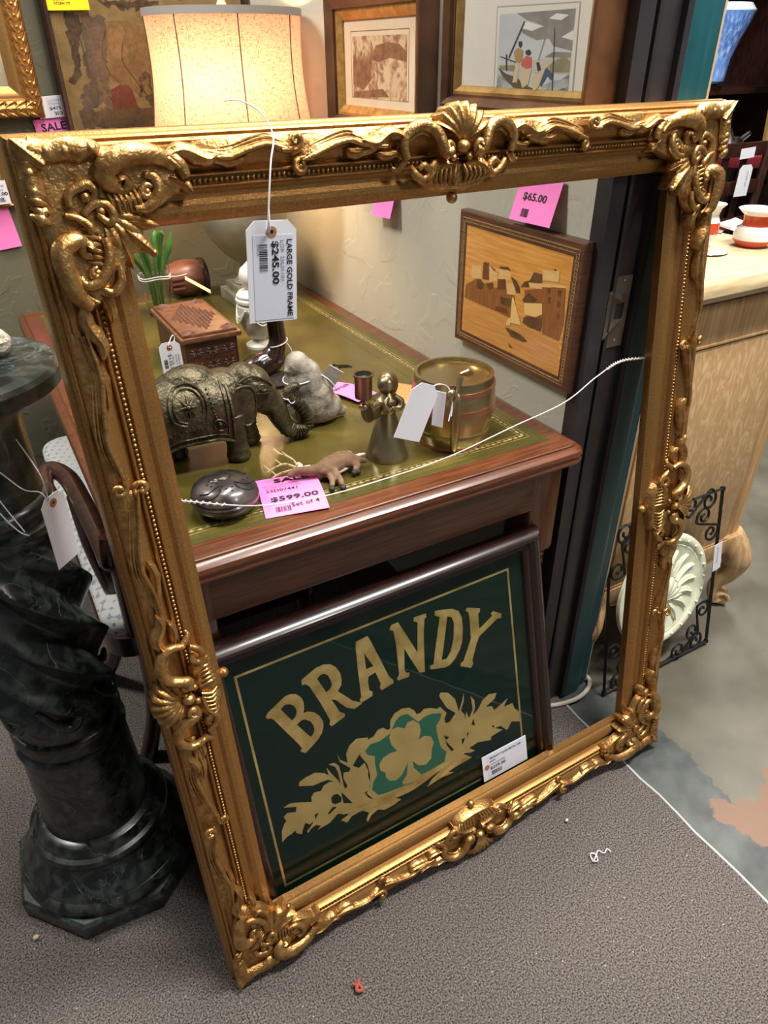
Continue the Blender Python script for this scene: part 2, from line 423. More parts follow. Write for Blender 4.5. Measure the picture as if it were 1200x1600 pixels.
# ---------------------------------------------------------------- traced cut-outs (metres, in the plane of each object)
LETTERS = [[[(0.0485,0.437),(0.0539,0.4428),(0.0886,0.4597),(0.0985,0.4599),(0.1086,0.4552),(0.1165,0.4444),(0.1189,0.4336),(0.117,0.4199),(0.1138,0.4128),(0.1228,0.4127),(0.134,0.4056),(0.1422,0.3942),(0.1467,0.3808),(0.1452,0.3689),(0.1403,0.3587),(0.1317,0.3502),(0.1185,0.3417),(0.1032,0.3337),(0.095,0.3411),(0.0988,0.3467),(0.0934,0.3596),(0.061,0.4249),(0.0567,0.43),(0.0506,0.4319)],[(0.0765,0.4391),(0.0855,0.444),(0.0928,0.4422),(0.1003,0.4355),(0.1034,0.4263),(0.1025,0.4182),(0.0979,0.4119),(0.0918,0.4088)],[(0.0984,0.3969),(0.1094,0.4014),(0.1158,0.3995),(0.1243,0.3904),(0.128,0.3799),(0.1274,0.3702),(0.1239,0.3643),(0.1187,0.3606)]],[[(0.1224,0.4752),(0.1241,0.478),(0.153,0.489),(0.1667,0.4894),(0.1795,0.4846),(0.1892,0.4744),(0.1948,0.4598),(0.1956,0.4472),(0.193,0.4361),(0.1842,0.4266),(0.1988,0.4086),(0.2085,0.3953),(0.2237,0.3844),(0.2256,0.381),(0.2091,0.3773),(0.195,0.3865),(0.1854,0.3999),(0.1779,0.4109),(0.1694,0.4161),(0.1758,0.3994),(0.1803,0.3847),(0.1896,0.3764),(0.1886,0.3705),(0.161,0.3629),(0.1572,0.368),(0.16,0.3768),(0.1488,0.4171),(0.1349,0.4588),(0.1286,0.4665),(0.122,0.4671)],[(0.1508,0.4673),(0.1589,0.4721),(0.1657,0.4715),(0.1714,0.4653),(0.1751,0.454),(0.1756,0.444),(0.171,0.4375),(0.1629,0.4339)]],[[(0.2344,0.5073),(0.2587,0.5093),(0.2627,0.4986),(0.2882,0.4114),(0.2955,0.4005),(0.2951,0.394),(0.2684,0.3901),(0.266,0.3987),(0.2696,0.4031),(0.2625,0.4317),(0.2475,0.4294),(0.2449,0.4202),(0.2446,0.401),(0.2509,0.3951),(0.2488,0.387),(0.2248,0.3831),(0.2225,0.3902),(0.2269,0.3956),(0.229,0.4508),(0.2324,0.4954)],[(0.2469,0.4807),(0.2495,0.471),(0.2607,0.4458),(0.2453,0.4457)]],[[(0.3044,0.506),(0.3082,0.5117),(0.323,0.5121),(0.3541,0.4355),(0.3628,0.4959),(0.3545,0.502),(0.357,0.5089),(0.3828,0.5071),(0.3833,0.4996),(0.3783,0.4971),(0.3725,0.4669),(0.3641,0.3885),(0.3525,0.3914),(0.3278,0.4541),(0.3218,0.4101),(0.3248,0.4033),(0.3316,0.4013),(0.3294,0.393),(0.3052,0.3947),(0.3039,0.3998),(0.3094,0.4065),(0.3123,0.4708),(0.3107,0.4992),(0.3047,0.5024)]],[[(0.4025,0.5039),(0.4058,0.5047),(0.441,0.495),(0.4543,0.4854),(0.4603,0.468),(0.4601,0.4468),(0.4552,0.4179),(0.4474,0.4025),(0.4357,0.3886),(0.4214,0.3791),(0.4082,0.3785),(0.3773,0.3882),(0.3761,0.3956),(0.3848,0.3965),(0.3969,0.4388),(0.4115,0.4886),(0.4014,0.4955)],[(0.4283,0.4835),(0.4373,0.4785),(0.4412,0.4634),(0.4362,0.4319),(0.4267,0.408),(0.4154,0.3957),(0.4042,0.3974),(0.4128,0.4262)]],[[(0.472,0.4832),(0.477,0.4837),(0.5039,0.4719),(0.5032,0.4651),(0.4985,0.4623),(0.4974,0.4288),(0.5316,0.4449),(0.5288,0.4506),(0.5343,0.4541),(0.5538,0.441),(0.5522,0.4322),(0.5426,0.4343),(0.4955,0.4123),(0.4871,0.3985),(0.4732,0.3662),(0.4751,0.359),(0.4681,0.3518),(0.4446,0.3659),(0.4453,0.3719),(0.4533,0.3748),(0.4756,0.4157),(0.4777,0.4613),(0.4765,0.4739),(0.4713,0.4774)]]]
SHIELD = [(0.2041,0.2762),(0.2111,0.2896),(0.2225,0.3007),(0.2371,0.3018),(0.2484,0.3114),(0.2597,0.3109),(0.268,0.3017),(0.2737,0.3023),(0.2762,0.3181),(0.2872,0.3297),(0.3042,0.3324),(0.3202,0.3275),(0.3303,0.3159),(0.334,0.3055),(0.3424,0.3049),(0.3517,0.3098),(0.365,0.3056),(0.3796,0.2966),(0.3875,0.2974),(0.4002,0.2772),(0.3934,0.2663),(0.396,0.2454),(0.3866,0.2284),(0.3908,0.2045),(0.4023,0.1801),(0.3858,0.1665),(0.3559,0.1601),(0.3113,0.1474),(0.2733,0.15),(0.2204,0.1581),(0.2038,0.1873),(0.2142,0.2011),(0.2173,0.2241),(0.2157,0.2495)]
FIELD = [(0.216,0.2803),(0.2286,0.2891),(0.2476,0.2863),(0.2714,0.2915),(0.2818,0.3052),(0.2881,0.314),(0.2988,0.319),(0.3136,0.317),(0.3235,0.3037),(0.3348,0.2878),(0.3529,0.293),(0.3666,0.2916),(0.3884,0.2829),(0.3852,0.2721),(0.373,0.2603),(0.3724,0.2428),(0.3747,0.22),(0.378,0.2038),(0.3888,0.189),(0.3807,0.1692),(0.3568,0.167),(0.3245,0.166),(0.3058,0.1578),(0.2854,0.1617),(0.2485,0.1658),(0.2274,0.1704),(0.2156,0.1896),(0.2213,0.2043),(0.2315,0.2165),(0.2311,0.2447),(0.2335,0.2592),(0.2191,0.2701)]
SHAMROCK = [(0.2811,0.2466),(0.2707,0.2659),(0.2686,0.2843),(0.2757,0.2979),(0.289,0.2982),(0.3042,0.2879),(0.3107,0.2978),(0.3242,0.2971),(0.336,0.2837),(0.3378,0.2671),(0.3316,0.2525),(0.3258,0.2484),(0.3435,0.2508),(0.3581,0.242),(0.3623,0.2263),(0.3557,0.2116),(0.3513,0.1921),(0.3378,0.1846),(0.3211,0.1916),(0.3103,0.2082),(0.31,0.1921),(0.3262,0.1651),(0.3128,0.1576),(0.2825,0.1651),(0.2808,0.1723),(0.2928,0.1832),(0.2995,0.2103),(0.293,0.2012),(0.2826,0.1887),(0.2682,0.1839),(0.2555,0.1891),(0.2481,0.2021),(0.249,0.2123),(0.2391,0.2229),(0.2391,0.237),(0.2478,0.2464),(0.2649,0.2497)]
SPRAY_L = [[(0.0267,0.1756),(0.0307,0.199),(0.0377,0.2111),(0.0432,0.2158),(0.0396,0.2261),(0.0474,0.2308),(0.0633,0.2242),(0.0665,0.2344),(0.0434,0.2451),(0.0552,0.2476),(0.0702,0.2416),(0.0957,0.2284),(0.0965,0.2387),(0.1036,0.2454),(0.1172,0.2418),(0.1236,0.2503),(0.1358,0.2516),(0.1447,0.2473),(0.1345,0.2577),(0.1206,0.26),(0.1042,0.261),(0.0787,0.2739),(0.0814,0.2816),(0.0947,0.2847),(0.1134,0.285),(0.1304,0.2745),(0.1371,0.2656),(0.1359,0.2848),(0.1415,0.2699),(0.1539,0.2443),(0.1566,0.232),(0.1558,0.2621),(0.1525,0.2773),(0.1413,0.2885),(0.1518,0.2869),(0.1596,0.2762),(0.161,0.2567),(0.1615,0.232),(0.1632,0.2202),(0.169,0.2251),(0.1637,0.2444),(0.1659,0.2567),(0.1776,0.2531),(0.1811,0.2593),(0.1631,0.2823),(0.1605,0.3021),(0.1639,0.2871),(0.1774,0.2733),(0.1776,0.2932),(0.1869,0.3069),(0.2029,0.3145),(0.2263,0.3054),(0.2192,0.293),(0.206,0.2811),(0.1927,0.2692),(0.1865,0.2618),(0.1971,0.2507),(0.2105,0.2558),(0.2148,0.2358),(0.2127,0.2231),(0.2149,0.2053),(0.2077,0.1926),(0.1998,0.1914),(0.2051,0.1771),(0.2195,0.1619),(0.2224,0.1559),(0.2727,0.1359),(0.2584,0.131),(0.2342,0.1304),(0.2175,0.1415),(0.2038,0.138),(0.1949,0.1231),(0.1934,0.1297),(0.2019,0.142),(0.1886,0.1554),(0.1656,0.1547),(0.154,0.1459),(0.1435,0.1578),(0.1619,0.1625),(0.1393,0.1757),(0.1201,0.1647),(0.0956,0.164),(0.1091,0.1713),(0.1037,0.1684),(0.0942,0.176),(0.0829,0.173),(0.077,0.1669),(0.0756,0.1719),(0.0838,0.178),(0.0926,0.1866),(0.0826,0.1842),(0.0759,0.1924),(0.0691,0.1814),(0.0648,0.1715),(0.0558,0.1798),(0.0549,0.1871),(0.046,0.183),(0.0378,0.1825)],[(0.1333,0.2178),(0.14,0.2209),(0.1468,0.2184),(0.1534,0.2065),(0.1505,0.1971),(0.1384,0.1985),(0.1324,0.206)],[(0.1542,0.2183),(0.1599,0.2083),(0.1727,0.1815),(0.1545,0.192)],[(0.0962,0.1995),(0.1045,0.1988),(0.0952,0.1878)],[(0.133,0.196),(0.1408,0.1915),(0.1235,0.1836),(0.1204,0.1868)]]
SPRAY_R = [[(0.3884,0.323),(0.3927,0.3286),(0.4093,0.3203),(0.4229,0.3),(0.4272,0.2767),(0.4277,0.2658),(0.4397,0.2887),(0.4452,0.3038),(0.4431,0.287),(0.4333,0.2667),(0.441,0.2541),(0.4413,0.2412),(0.4453,0.2592),(0.4505,0.2404),(0.4618,0.2568),(0.4601,0.2898),(0.4677,0.2756),(0.4675,0.2576),(0.4602,0.243),(0.4743,0.2508),(0.4874,0.2664),(0.5034,0.2734),(0.5239,0.2676),(0.5169,0.2563),(0.4929,0.2474),(0.5078,0.243),(0.5141,0.23),(0.5303,0.2353),(0.5499,0.2427),(0.5372,0.2264),(0.561,0.2257),(0.5654,0.2093),(0.5764,0.1966),(0.5761,0.1719),(0.5548,0.1823),(0.5412,0.1668),(0.5252,0.1854),(0.5096,0.1874),(0.5299,0.1736),(0.5001,0.1714),(0.4973,0.1633),(0.4655,0.1738),(0.4423,0.1707),(0.456,0.1579),(0.4446,0.1582),(0.423,0.1675),(0.4469,0.1456),(0.4213,0.1534),(0.402,0.1485),(0.3827,0.142),(0.4,0.1326),(0.3671,0.1353),(0.3339,0.1311),(0.3463,0.1429),(0.3694,0.1528),(0.382,0.1648),(0.3915,0.182),(0.4066,0.1853),(0.3976,0.201),(0.3866,0.2284),(0.3855,0.247),(0.3734,0.258),(0.4044,0.2538),(0.4206,0.2674),(0.4017,0.2889),(0.3908,0.3149)],[(0.3856,0.2343),(0.4,0.2199),(0.3885,0.2148)],[(0.4271,0.2007),(0.4363,0.1998),(0.4272,0.1859)],[(0.4542,0.224),(0.4612,0.2352),(0.4627,0.2161)],[(0.5028,0.1964),(0.5104,0.1946),(0.5078,0.1883)],[(0.4411,0.2084),(0.4468,0.2093),(0.4416,0.1971)]]
BRANCH = [[(0.1479,0.1712),(0.2189,0.159),(0.2667,0.1519),(0.3048,0.151),(0.3559,0.1601),(0.3854,0.163),(0.4305,0.1673)],[(0.1717,0.1609),(0.2296,0.1529),(0.271,0.1347)],[(0.3637,0.1372),(0.3983,0.1486),(0.4433,0.1475)],[(0.1951,0.1253),(0.2039,0.1385),(0.228,0.1428)]]
MARQ = [('t',[(1.2201,0.9339),(1.1589,0.9464),(1.0603,0.937),(1.0219,0.9291),(0.9711,0.9321),(0.9257,0.9328),(0.9181,0.8693),(1.2186,0.8655)]),('m',[(1.2209,0.9422),(1.2182,0.9654),(1.1865,0.9836),(1.1269,0.9812),(1.0641,0.9909),(1.0506,0.9555),(1.0515,0.9341),(1.0991,0.9373),(1.1532,0.9368),(1.2205,0.938)]),('l',[(1.203,1.0057),(1.1713,1.0137),(1.1683,0.9877),(1.2007,0.9832)]),('d',[(1.1639,1.0205),(1.1456,1.0243),(1.1415,0.9911),(1.1639,0.9887)]),('l',[(1.1451,1.0205),(1.1287,1.0123),(1.1175,1.0096),(1.1176,0.9939),(1.1413,0.9898)]),('d',[(1.164,1.021),(1.1567,1.0238),(1.1248,1.0157),(1.1264,1.0115),(1.1451,1.0205)]),('l',[(1.1125,1.0209),(1.0857,1.0253),(1.0768,1.021),(1.0767,1.0058),(1.1119,1.0004)]),('d',[(1.1129,1.0239),(1.0862,1.0285),(1.0761,1.0216),(1.0854,1.0229),(1.1111,1.0199)]),('d',[(1.114,1),(1.0912,1.0051),(1.0864,0.9856),(1.1136,0.9804)]),('l',[(1.0863,0.9998),(1.0616,1.0017),(1.0567,0.9824),(1.0832,0.9785)]),('k',[(1.0757,1.0137),(1.0588,1.0099),(1.0472,1),(1.0435,0.9895),(1.0555,0.9879),(1.0656,1.0007)]),('k',[(1.0452,1.0004),(1.0352,1.0128),(1.0205,1.0186),(1.0117,1.0351),(0.9894,1.0364),(0.987,1.0226),(1.0185,1.0067)]),('m',[(1.0329,0.9983),(0.9816,1.013),(0.9567,0.9973),(0.9485,0.9526),(0.9731,0.9431),(1.0259,0.9542)]),('l',[(1.0237,1.0142),(0.9275,1.0305),(0.926,1.0266),(0.9609,1.0203),(0.96,1.0157),(1.0184,1.0055)]),('m',[(0.9856,1.0145),(0.926,1.0266),(0.9189,0.9684),(0.9257,0.9328),(0.9713,0.9333)]),('d',[(0.9709,1.0155),(0.9624,1.0187),(0.9623,1.008),(0.9695,1.0074)]),('d',[(0.9446,1.0194),(0.9343,1.0207),(0.9347,1.01),(0.9427,1.0092)]),('d',[(0.9429,1.0007),(0.9331,1.002),(0.9332,0.9912),(0.9414,0.9891)]),('d',[(0.9665,1.0009),(0.9597,1.0038),(0.9591,0.9906),(0.9646,0.9904)]),('d',[(0.939,0.98),(0.9319,0.9806),(0.9316,0.9697),(0.938,0.9692)]),('l',[(0.9888,1.0437),(0.9455,1.0518),(0.9436,1.0326),(0.9858,1.0265)]),('k',[(1.036,0.9799),(1.0207,0.9962),(0.9964,0.9898),(1.0026,0.9807),(1.0292,0.9752)]),('y',[(1.0292,0.9752),(0.9806,0.9863),(0.9773,0.9672),(0.9948,0.9575),(1.0259,0.9542)]),('k',[(1.0253,0.9505),(0.976,0.96),(0.9756,0.9359),(1.0067,0.9348),(1.0293,0.9376)]),('k',[(1.1819,0.9847),(1.1683,0.9877),(1.1579,0.9767),(1.1661,0.968),(1.1802,0.9687)]),('k',[(1.1496,0.9839),(1.128,0.9902),(1.1269,0.9812),(1.1394,0.9743)]),('k',[(1.1033,0.9684),(1.0656,0.9725),(1.0637,0.9599),(1.0973,0.9566)]),('d',[(1.1136,0.947),(1.0793,0.9506),(1.0782,0.9428),(1.1127,0.9404)]),('y',[(1.0659,0.975),(1.0623,0.9785),(1.0325,0.9314),(1.0653,0.9276)]),('y',[(1.0726,0.9336),(1.0627,0.939),(1.0644,0.9211),(1.0771,0.9202)]),('k',[(1.0793,0.9141),(1.07,0.9154),(1.0319,0.9143),(1.0082,0.9066),(1.0218,0.9025),(1.0595,0.9021)]),('d',[(1.066,0.8877),(1.0605,0.8796),(1.05,0.8815),(1.0568,0.8841)]),('d',[(0.9598,1.0534),(0.9524,1.0515),(0.959,1.0489)])]
SHIP = [('line',[(1.1526,1.4339),(0.9549,1.4314),(0.9479,1.3077),(1.1469,1.2905)]),('mat',[(1.1502,1.4317),(0.9568,1.4296),(0.9507,1.3076),(1.1434,1.2907)]),('sky',[(1.1427,1.4221),(0.9621,1.424),(0.958,1.3062),(1.14,1.295)]),('cloud',[(1.1005,1.4226),(0.9629,1.4231),(0.9627,1.398),(0.988,1.3889),(0.9616,1.3843),(0.9607,1.3712),(1.0033,1.3774),(1.0158,1.3874),(1.0448,1.3858),(1.0807,1.3956),(1.0854,1.4008),(1.0509,1.4),(1.0295,1.4035),(1.0719,1.4126)]),('white',[(1.0205,1.413),(1.0041,1.4191),(0.9764,1.4162),(0.9921,1.4101)]),('white',[(0.988,1.3889),(0.9624,1.3961),(0.9617,1.3847)]),('white',[(1.0773,1.4108),(1.0598,1.4083),(1.0332,1.4036),(1.0581,1.3982),(1.0816,1.4018)]),('cloud',[(1.0224,1.3634),(1.002,1.3704),(0.962,1.3693),(0.9625,1.3634),(1.0006,1.363)]),('paper',[(1.1377,1.3534),(1.0517,1.3592),(0.9625,1.3634),(0.9616,1.3417),(1.0489,1.3424),(1.1388,1.3456)]),('rock',[(1.0093,1.3512),(0.9998,1.3584),(0.9831,1.3634),(0.9729,1.3644),(0.9613,1.3575),(0.9613,1.3437),(1.0042,1.3431)]),('rock',[(1.1352,1.3512),(1.0939,1.3526),(1.0926,1.344),(1.1302,1.3457)]),('sea',[(1.1379,1.3389),(1.0853,1.3223),(1.0517,1.3123),(1.0214,1.3155),(0.9616,1.3417),(0.9587,1.3062),(1.14,1.295)]),('seal',[(1.133,1.3345),(1.0849,1.3201),(1.0546,1.3057),(1.0913,1.3077),(1.1244,1.303),(1.1365,1.3118)]),('seal',[(1.0229,1.3239),(0.9951,1.333),(0.9604,1.3357),(0.9601,1.3256),(0.9924,1.3185)]),('boat',[(1.1394,1.3501),(1.1168,1.3404),(1.0872,1.3354),(1.0535,1.3231),(1.0218,1.3176),(1.0205,1.3102),(1.0519,1.3134),(1.0933,1.321),(1.1246,1.3358)]),('pale',[(1.0922,1.3548),(1.0823,1.3559),(1.0842,1.3289),(1.0963,1.3275)]),('coat',[(1.0986,1.3708),(1.0894,1.376),(1.0751,1.3728),(1.0753,1.3612),(1.0804,1.3559),(1.0925,1.3569)]),('dark',[(1.0887,1.3844),(1.081,1.3853),(1.0782,1.3801),(1.0835,1.376),(1.0879,1.3791)]),('red',[(1.0749,1.3591),(1.0662,1.3654),(1.0524,1.3634),(1.0503,1.3508),(1.0612,1.3465),(1.0779,1.3527)]),('dark',[(1.0691,1.3717),(1.0599,1.3741),(1.0541,1.3696),(1.0585,1.3659),(1.0677,1.3675)]),('pale',[(1.0769,1.3463),(1.0499,1.3488),(1.0542,1.3274),(1.0689,1.3205),(1.0765,1.3312)]),('blue',[(1.021,1.3449),(1.0125,1.3491),(0.9966,1.3411),(1.0005,1.3328),(1.0107,1.3389),(1.0229,1.3239),(1.0272,1.327)]),('pale',[(1.0478,1.3361),(1.0262,1.3428),(1.0162,1.3491),(1.0285,1.3238),(1.0404,1.3149)]),('dark',[(1.0398,1.3561),(1.0332,1.3572),(1.0269,1.3469),(1.034,1.3447)]),('pale',[(1.0208,1.3542),(1.0138,1.3563),(1.01,1.3512),(1.016,1.3481)]),('dark',[(1.0786,1.4118),(1.0762,1.4113),(1.1096,1.3622),(1.1121,1.3629)]),('dark',[(1.1341,1.3651),(1.0926,1.3574),(1.0928,1.3561),(1.134,1.3637)]),('dark',[(1.119,1.3676),(1.1161,1.3676),(1.1129,1.3448),(1.1158,1.3448)]),('dark',[(1.0249,1.3876),(1.0238,1.3875),(1.0347,1.3593),(1.0358,1.3593)]),('dark',[(1.0049,1.4009),(1.0038,1.4009),(0.9938,1.3164),(0.9956,1.3163)]),('white',[(1.0395,1.3095),(0.9708,1.3175),(0.9704,1.3155),(1.0371,1.3068)])]
TAP = [('dark',[(0.3944,1.4666),(0.4247,1.4602),(0.4313,1.436),(0.4119,1.3865),(0.4012,1.3211),(0.3837,1.2991),(0.3649,1.3069),(0.3914,1.3505),(0.3868,1.4007)]),('dark',[(0.4842,1.492),(0.6449,1.4953),(0.6427,1.4828),(0.5804,1.4729),(0.5101,1.4787)]),('grey',[(0.4255,1.4636),(0.4925,1.4541),(0.4789,1.3496),(0.4706,1.2896),(0.4512,1.2593),(0.3933,1.2302),(0.391,1.2763),(0.4245,1.3132),(0.4177,1.3576),(0.4297,1.429)]),('grey',[(0.4529,1.267),(0.4804,1.274),(0.4779,1.2192),(0.4465,1.2164)]),('pale',[(0.4952,1.4471),(0.5499,1.4477),(0.6069,1.4302),(0.6123,1.3747),(0.6021,1.3177),(0.5508,1.2721),(0.5207,1.3),(0.4796,1.3122),(0.4866,1.3863)]),('skin',[(0.5153,1.4331),(0.5322,1.4439),(0.5407,1.4225),(0.5299,1.4008),(0.5385,1.3898),(0.5391,1.3714),(0.5154,1.3604),(0.4962,1.3716),(0.5085,1.3899),(0.5095,1.4152)]),('skin',[(0.497,1.4259),(0.504,1.4295),(0.508,1.408),(0.497,1.3753),(0.4916,1.3899)]),('tan',[(0.5355,1.3751),(0.563,1.3824),(0.5859,1.3636),(0.5641,1.3183),(0.5347,1.3264)]),('tan',[(0.4932,1.3569),(0.5197,1.3604),(0.5288,1.3189),(0.504,1.3041),(0.4855,1.3196)]),('red',[(0.4749,1.2895),(0.5032,1.3003),(0.5247,1.298),(0.5345,1.2803),(0.5441,1.2367),(0.5343,1.2089),(0.5107,1.2038),(0.4787,1.2231),(0.4713,1.2509)]),('dark',[(0.5596,1.3184),(0.5795,1.3296),(0.5908,1.3179),(0.5942,1.2867),(0.5838,1.2791),(0.5805,1.3104),(0.5663,1.3068),(0.5576,1.2719),(0.5508,1.2721)]),('dark',[(0.5681,1.2677),(0.5935,1.2828),(0.5917,1.2471),(0.5727,1.2437)]),('brown',[(0.3824,1.2383),(0.5917,1.2471),(0.5816,1.1906),(0.3821,1.1993)])]
CORNER = {'rimtop':[(0.0194,0.0177),(0.0293,0.0205),(0.0415,0.0212),(0.0544,0.0197),(0.0636,0.021),(0.0733,0.0208),(0.0837,0.0251)],'rimleft':[(0.0167,0.0219),(0.0162,0.0322),(0.0152,0.044),(0.015,0.0561),(0.0153,0.0637)],'curl_left':[(0.024,0.0692),(0.0178,0.0717),(0.0154,0.0777),(0.0208,0.0814)],'Ctop':[(0.0954,0.0531),(0.0865,0.0477),(0.0855,0.0383),(0.0942,0.0296),(0.1121,0.0253),(0.1309,0.0256),(0.1457,0.0304),(0.1562,0.0398)],'Ctop2':[(0.15,0.0267),(0.1622,0.037),(0.1669,0.0503)],'looptop':[(0.1233,0.044),(0.1316,0.0462),(0.1357,0.0561),(0.1306,0.0672),(0.1201,0.0745),(0.1076,0.075)],'spiraltop':[(0.1295,0.0557),(0.123,0.0536),(0.1172,0.0596),(0.1205,0.0647),(0.1264,0.0619)],'Cleft':[(0.0509,0.1038),(0.0436,0.0997),(0.0332,0.1019),(0.0263,0.1092),(0.0258,0.124),(0.0285,0.1395),(0.0329,0.1555),(0.0428,0.164)],'loopleft':[(0.0707,0.0994),(0.0726,0.1129),(0.067,0.1292),(0.0553,0.1414),(0.0428,0.1431),(0.0383,0.134)],'spiralleft':[(0.0573,0.1263),(0.0511,0.1306),(0.0532,0.136),(0.0607,0.1335)],'loop2left':[(0.0797,0.1274),(0.0778,0.1427),(0.0682,0.1536),(0.0587,0.1488)],'x1':[(0.056,0.0768),(0.0665,0.0682),(0.0784,0.0676),(0.0844,0.0778),(0.0792,0.0855),(0.0695,0.0764)],'x2':[(0.0452,0.0679),(0.0464,0.0571),(0.0558,0.0516),(0.0662,0.0493),(0.072,0.056),(0.0673,0.0651)],'x3':[(0.0385,0.0752),(0.0504,0.0795),(0.0598,0.0884),(0.0582,0.0948)],'leafin':[(0.0846,0.0843),(0.098,0.0939),(0.1072,0.1083),(0.1246,0.1285)],'leafsideA':[(0.0913,0.085),(0.1116,0.0886),(0.1279,0.0919)],'leafsideB':[(0.0835,0.1108),(0.0898,0.1217),(0.0927,0.1324)]}
# ================================================================ the setting
def floor_mat():
    m = mat('worn_concrete', srgb(82, 79, 68), srgb(112, 107, 94), rough=0.36, scale=5, detail=9, lo=0.3, hi=0.72, r2=0.5)
    nt = m.node_tree; b = nt.nodes['Principled BSDF']; src = b.inputs['Base Color'].links[0].from_socket
    tc = nt.nodes.new('ShaderNodeTexCoord'); sx = nt.nodes.new('ShaderNodeSeparateXYZ'); nt.links.new(tc.outputs['Object'], sx.inputs[0])
    n = nt.nodes.new('ShaderNodeTexNoise'); n.inputs['Scale'].default_value = 7; n.inputs['Detail'].default_value = 9; n.inputs['Roughness'].default_value = 0.6
    nt.links.new(tc.outputs['Object'], n.inputs['Vector'])
    # bluish cement strip along the carpet
    a = nt.nodes.new('ShaderNodeMath'); a.operation = 'MULTIPLY_ADD'; a.inputs[1].default_value = 0.42; nt.links.new(n.outputs['Fac'], a.inputs[0]); nt.links.new(sx.outputs['X'], a.inputs[2])
    r = nt.nodes.new('ShaderNodeMapRange'); r.inputs['From Min'].default_value = 1.345; r.inputs['From Max'].default_value = 1.352; r.inputs['To Min'].default_value = 0.92; r.inputs['To Max'].default_value = 0
    nt.links.new(a.outputs[0], r.inputs[0])
    n3 = nt.nodes.new('ShaderNodeTexNoise'); n3.inputs['Scale'].default_value = 16; n3.inputs['Detail'].default_value = 8; nt.links.new(tc.outputs['Object'], n3.inputs['Vector'])
    rr = nt.nodes.new('ShaderNodeValToRGB'); rr.color_ramp.elements[0].position = .35; rr.color_ramp.elements[1].position = .7
    rr.color_ramp.elements[0].color = (*srgb(50, 55, 55), 1); rr.color_ramp.elements[1].color = (*srgb(84, 89, 88), 1); nt.links.new(n3.outputs['Fac'], rr.inputs[0])
    m1 = nt.nodes.new('ShaderNodeMix'); m1.data_type = 'RGBA'
    nt.links.new(r.outputs[0], m1.inputs['Factor']); nt.links.new(src, m1.inputs['A']); nt.links.new(rr.outputs[0], m1.inputs['B'])
    # old terracotta patch
    d = nt.nodes.new('ShaderNodeVectorMath'); d.operation = 'SUBTRACT'; d.inputs[1].default_value = (1.235, 0.425, 0); nt.links.new(tc.outputs['Object'], d.inputs[0])
    d2 = nt.nodes.new('ShaderNodeVectorMath'); d2.operation = 'MULTIPLY'; d2.inputs[1].default_value = (0.62, 1.15, 0); nt.links.new(d.outputs[0], d2.inputs[0])
    ln = nt.nodes.new('ShaderNodeVectorMath'); ln.operation = 'LENGTH'; nt.links.new(d2.outputs[0], ln.inputs[0])
    a2 = nt.nodes.new('ShaderNodeMath'); a2.operation = 'MULTIPLY_ADD'; a2.inputs[1].default_value = 0.26; nt.links.new(n.outputs['Fac'], a2.inputs[0]); nt.links.new(ln.outputs['Value'], a2.inputs[2])
    r2 = nt.nodes.new('ShaderNodeMapRange'); r2.inputs['From Min'].default_value = 0.214; r2.inputs['From Max'].default_value = 0.218; r2.inputs['To Min'].default_value = 1; r2.inputs['To Max'].default_value = 0
    nt.links.new(a2.outputs[0], r2.inputs[0])
    m2 = nt.nodes.new('ShaderNodeMix'); m2.data_type = 'RGBA'; nt.links.new(r2.outputs[0], m2.inputs['Factor']); nt.links.new(m1.outputs['Result'], m2.inputs['A'])
    m2.inputs['B'].default_value = (*srgb(122, 92, 74), 1)
    nt.links.new(m2.outputs['Result'], b.inputs['Base Color'])
    return m
def carpet_mat():
    m = mat('brown_grey_carpet', srgb(48, 43, 41), srgb(132, 124, 119), rough=0.95, scale=330, detail=5, bump=0.4, bscale=520, lo=0.36, hi=0.68, spec=0.1)
    nt = m.node_tree; b = nt.nodes['Principled BSDF']; src = b.inputs['Base Color'].links[0].from_socket
    tc = nt.nodes.new('ShaderNodeTexCoord'); v = nt.nodes.new('ShaderNodeTexVoronoi'); v.inputs['Scale'].default_value = 42; v.inputs['Randomness'].default_value = 1
    nt.links.new(tc.outputs['Object'], v.inputs['Vector'])
    r = nt.nodes.new('ShaderNodeMapRange'); r.inputs['From Min'].default_value = 0.05; r.inputs['From Max'].default_value = 0.07; r.inputs['To Min'].default_value = 0.55; r.inputs['To Max'].default_value = 0
    nt.links.new(v.outputs['Distance'], r.inputs[0])
    mx = nt.nodes.new('ShaderNodeMix'); mx.data_type = 'RGBA'; nt.links.new(r.outputs[0], mx.inputs['Factor']); nt.links.new(src, mx.inputs['A']); mx.inputs['B'].default_value = (*srgb(190, 184, 178), 1)
    nt.links.new(mx.outputs['Result'], b.inputs['Base Color'])
    return m
CONC = floor_mat(); CARP = carpet_mat()
g = G(); g.box((1.5, 1.0, -0.03), (9, 8, 0.05)); struct(g, 'floor', CONC)
g = G(); g.box((-1.0, 0.6, -0.0025), (3.988, 5.2, 0.005)); struct(g, 'carpet', CARP)
g = G()
pts = [(0.9955 + 0.002 * math.sin(i * 1.7) + 0.001 * math.sin(i * 4.1), -1.0 + i * 0.05, -0.001) for i in range(38)]
g.tube(pts, 0.0035, 6); struct(g, 'trim_1', mat('pale_seam_edging', srgb(176, 176, 172), rough=0.7))
g = G(); g.box((1.5, 1.0, 3.15), (9, 8, 0.06)); struct(g, 'ceiling', mat('dark_ceiling', srgb(90, 88, 84), rough=0.9))
g = G(); g.box((-0.9, 2.46, 1.55), (3.62, 0.08, 3.1)); struct(g, 'wall_back', OLIVE)
g = G(); g.box((0.955, 1.70, 1.55), (0.10, 1.60, 3.1)); struct(g, 'wall_right', PLASTER)
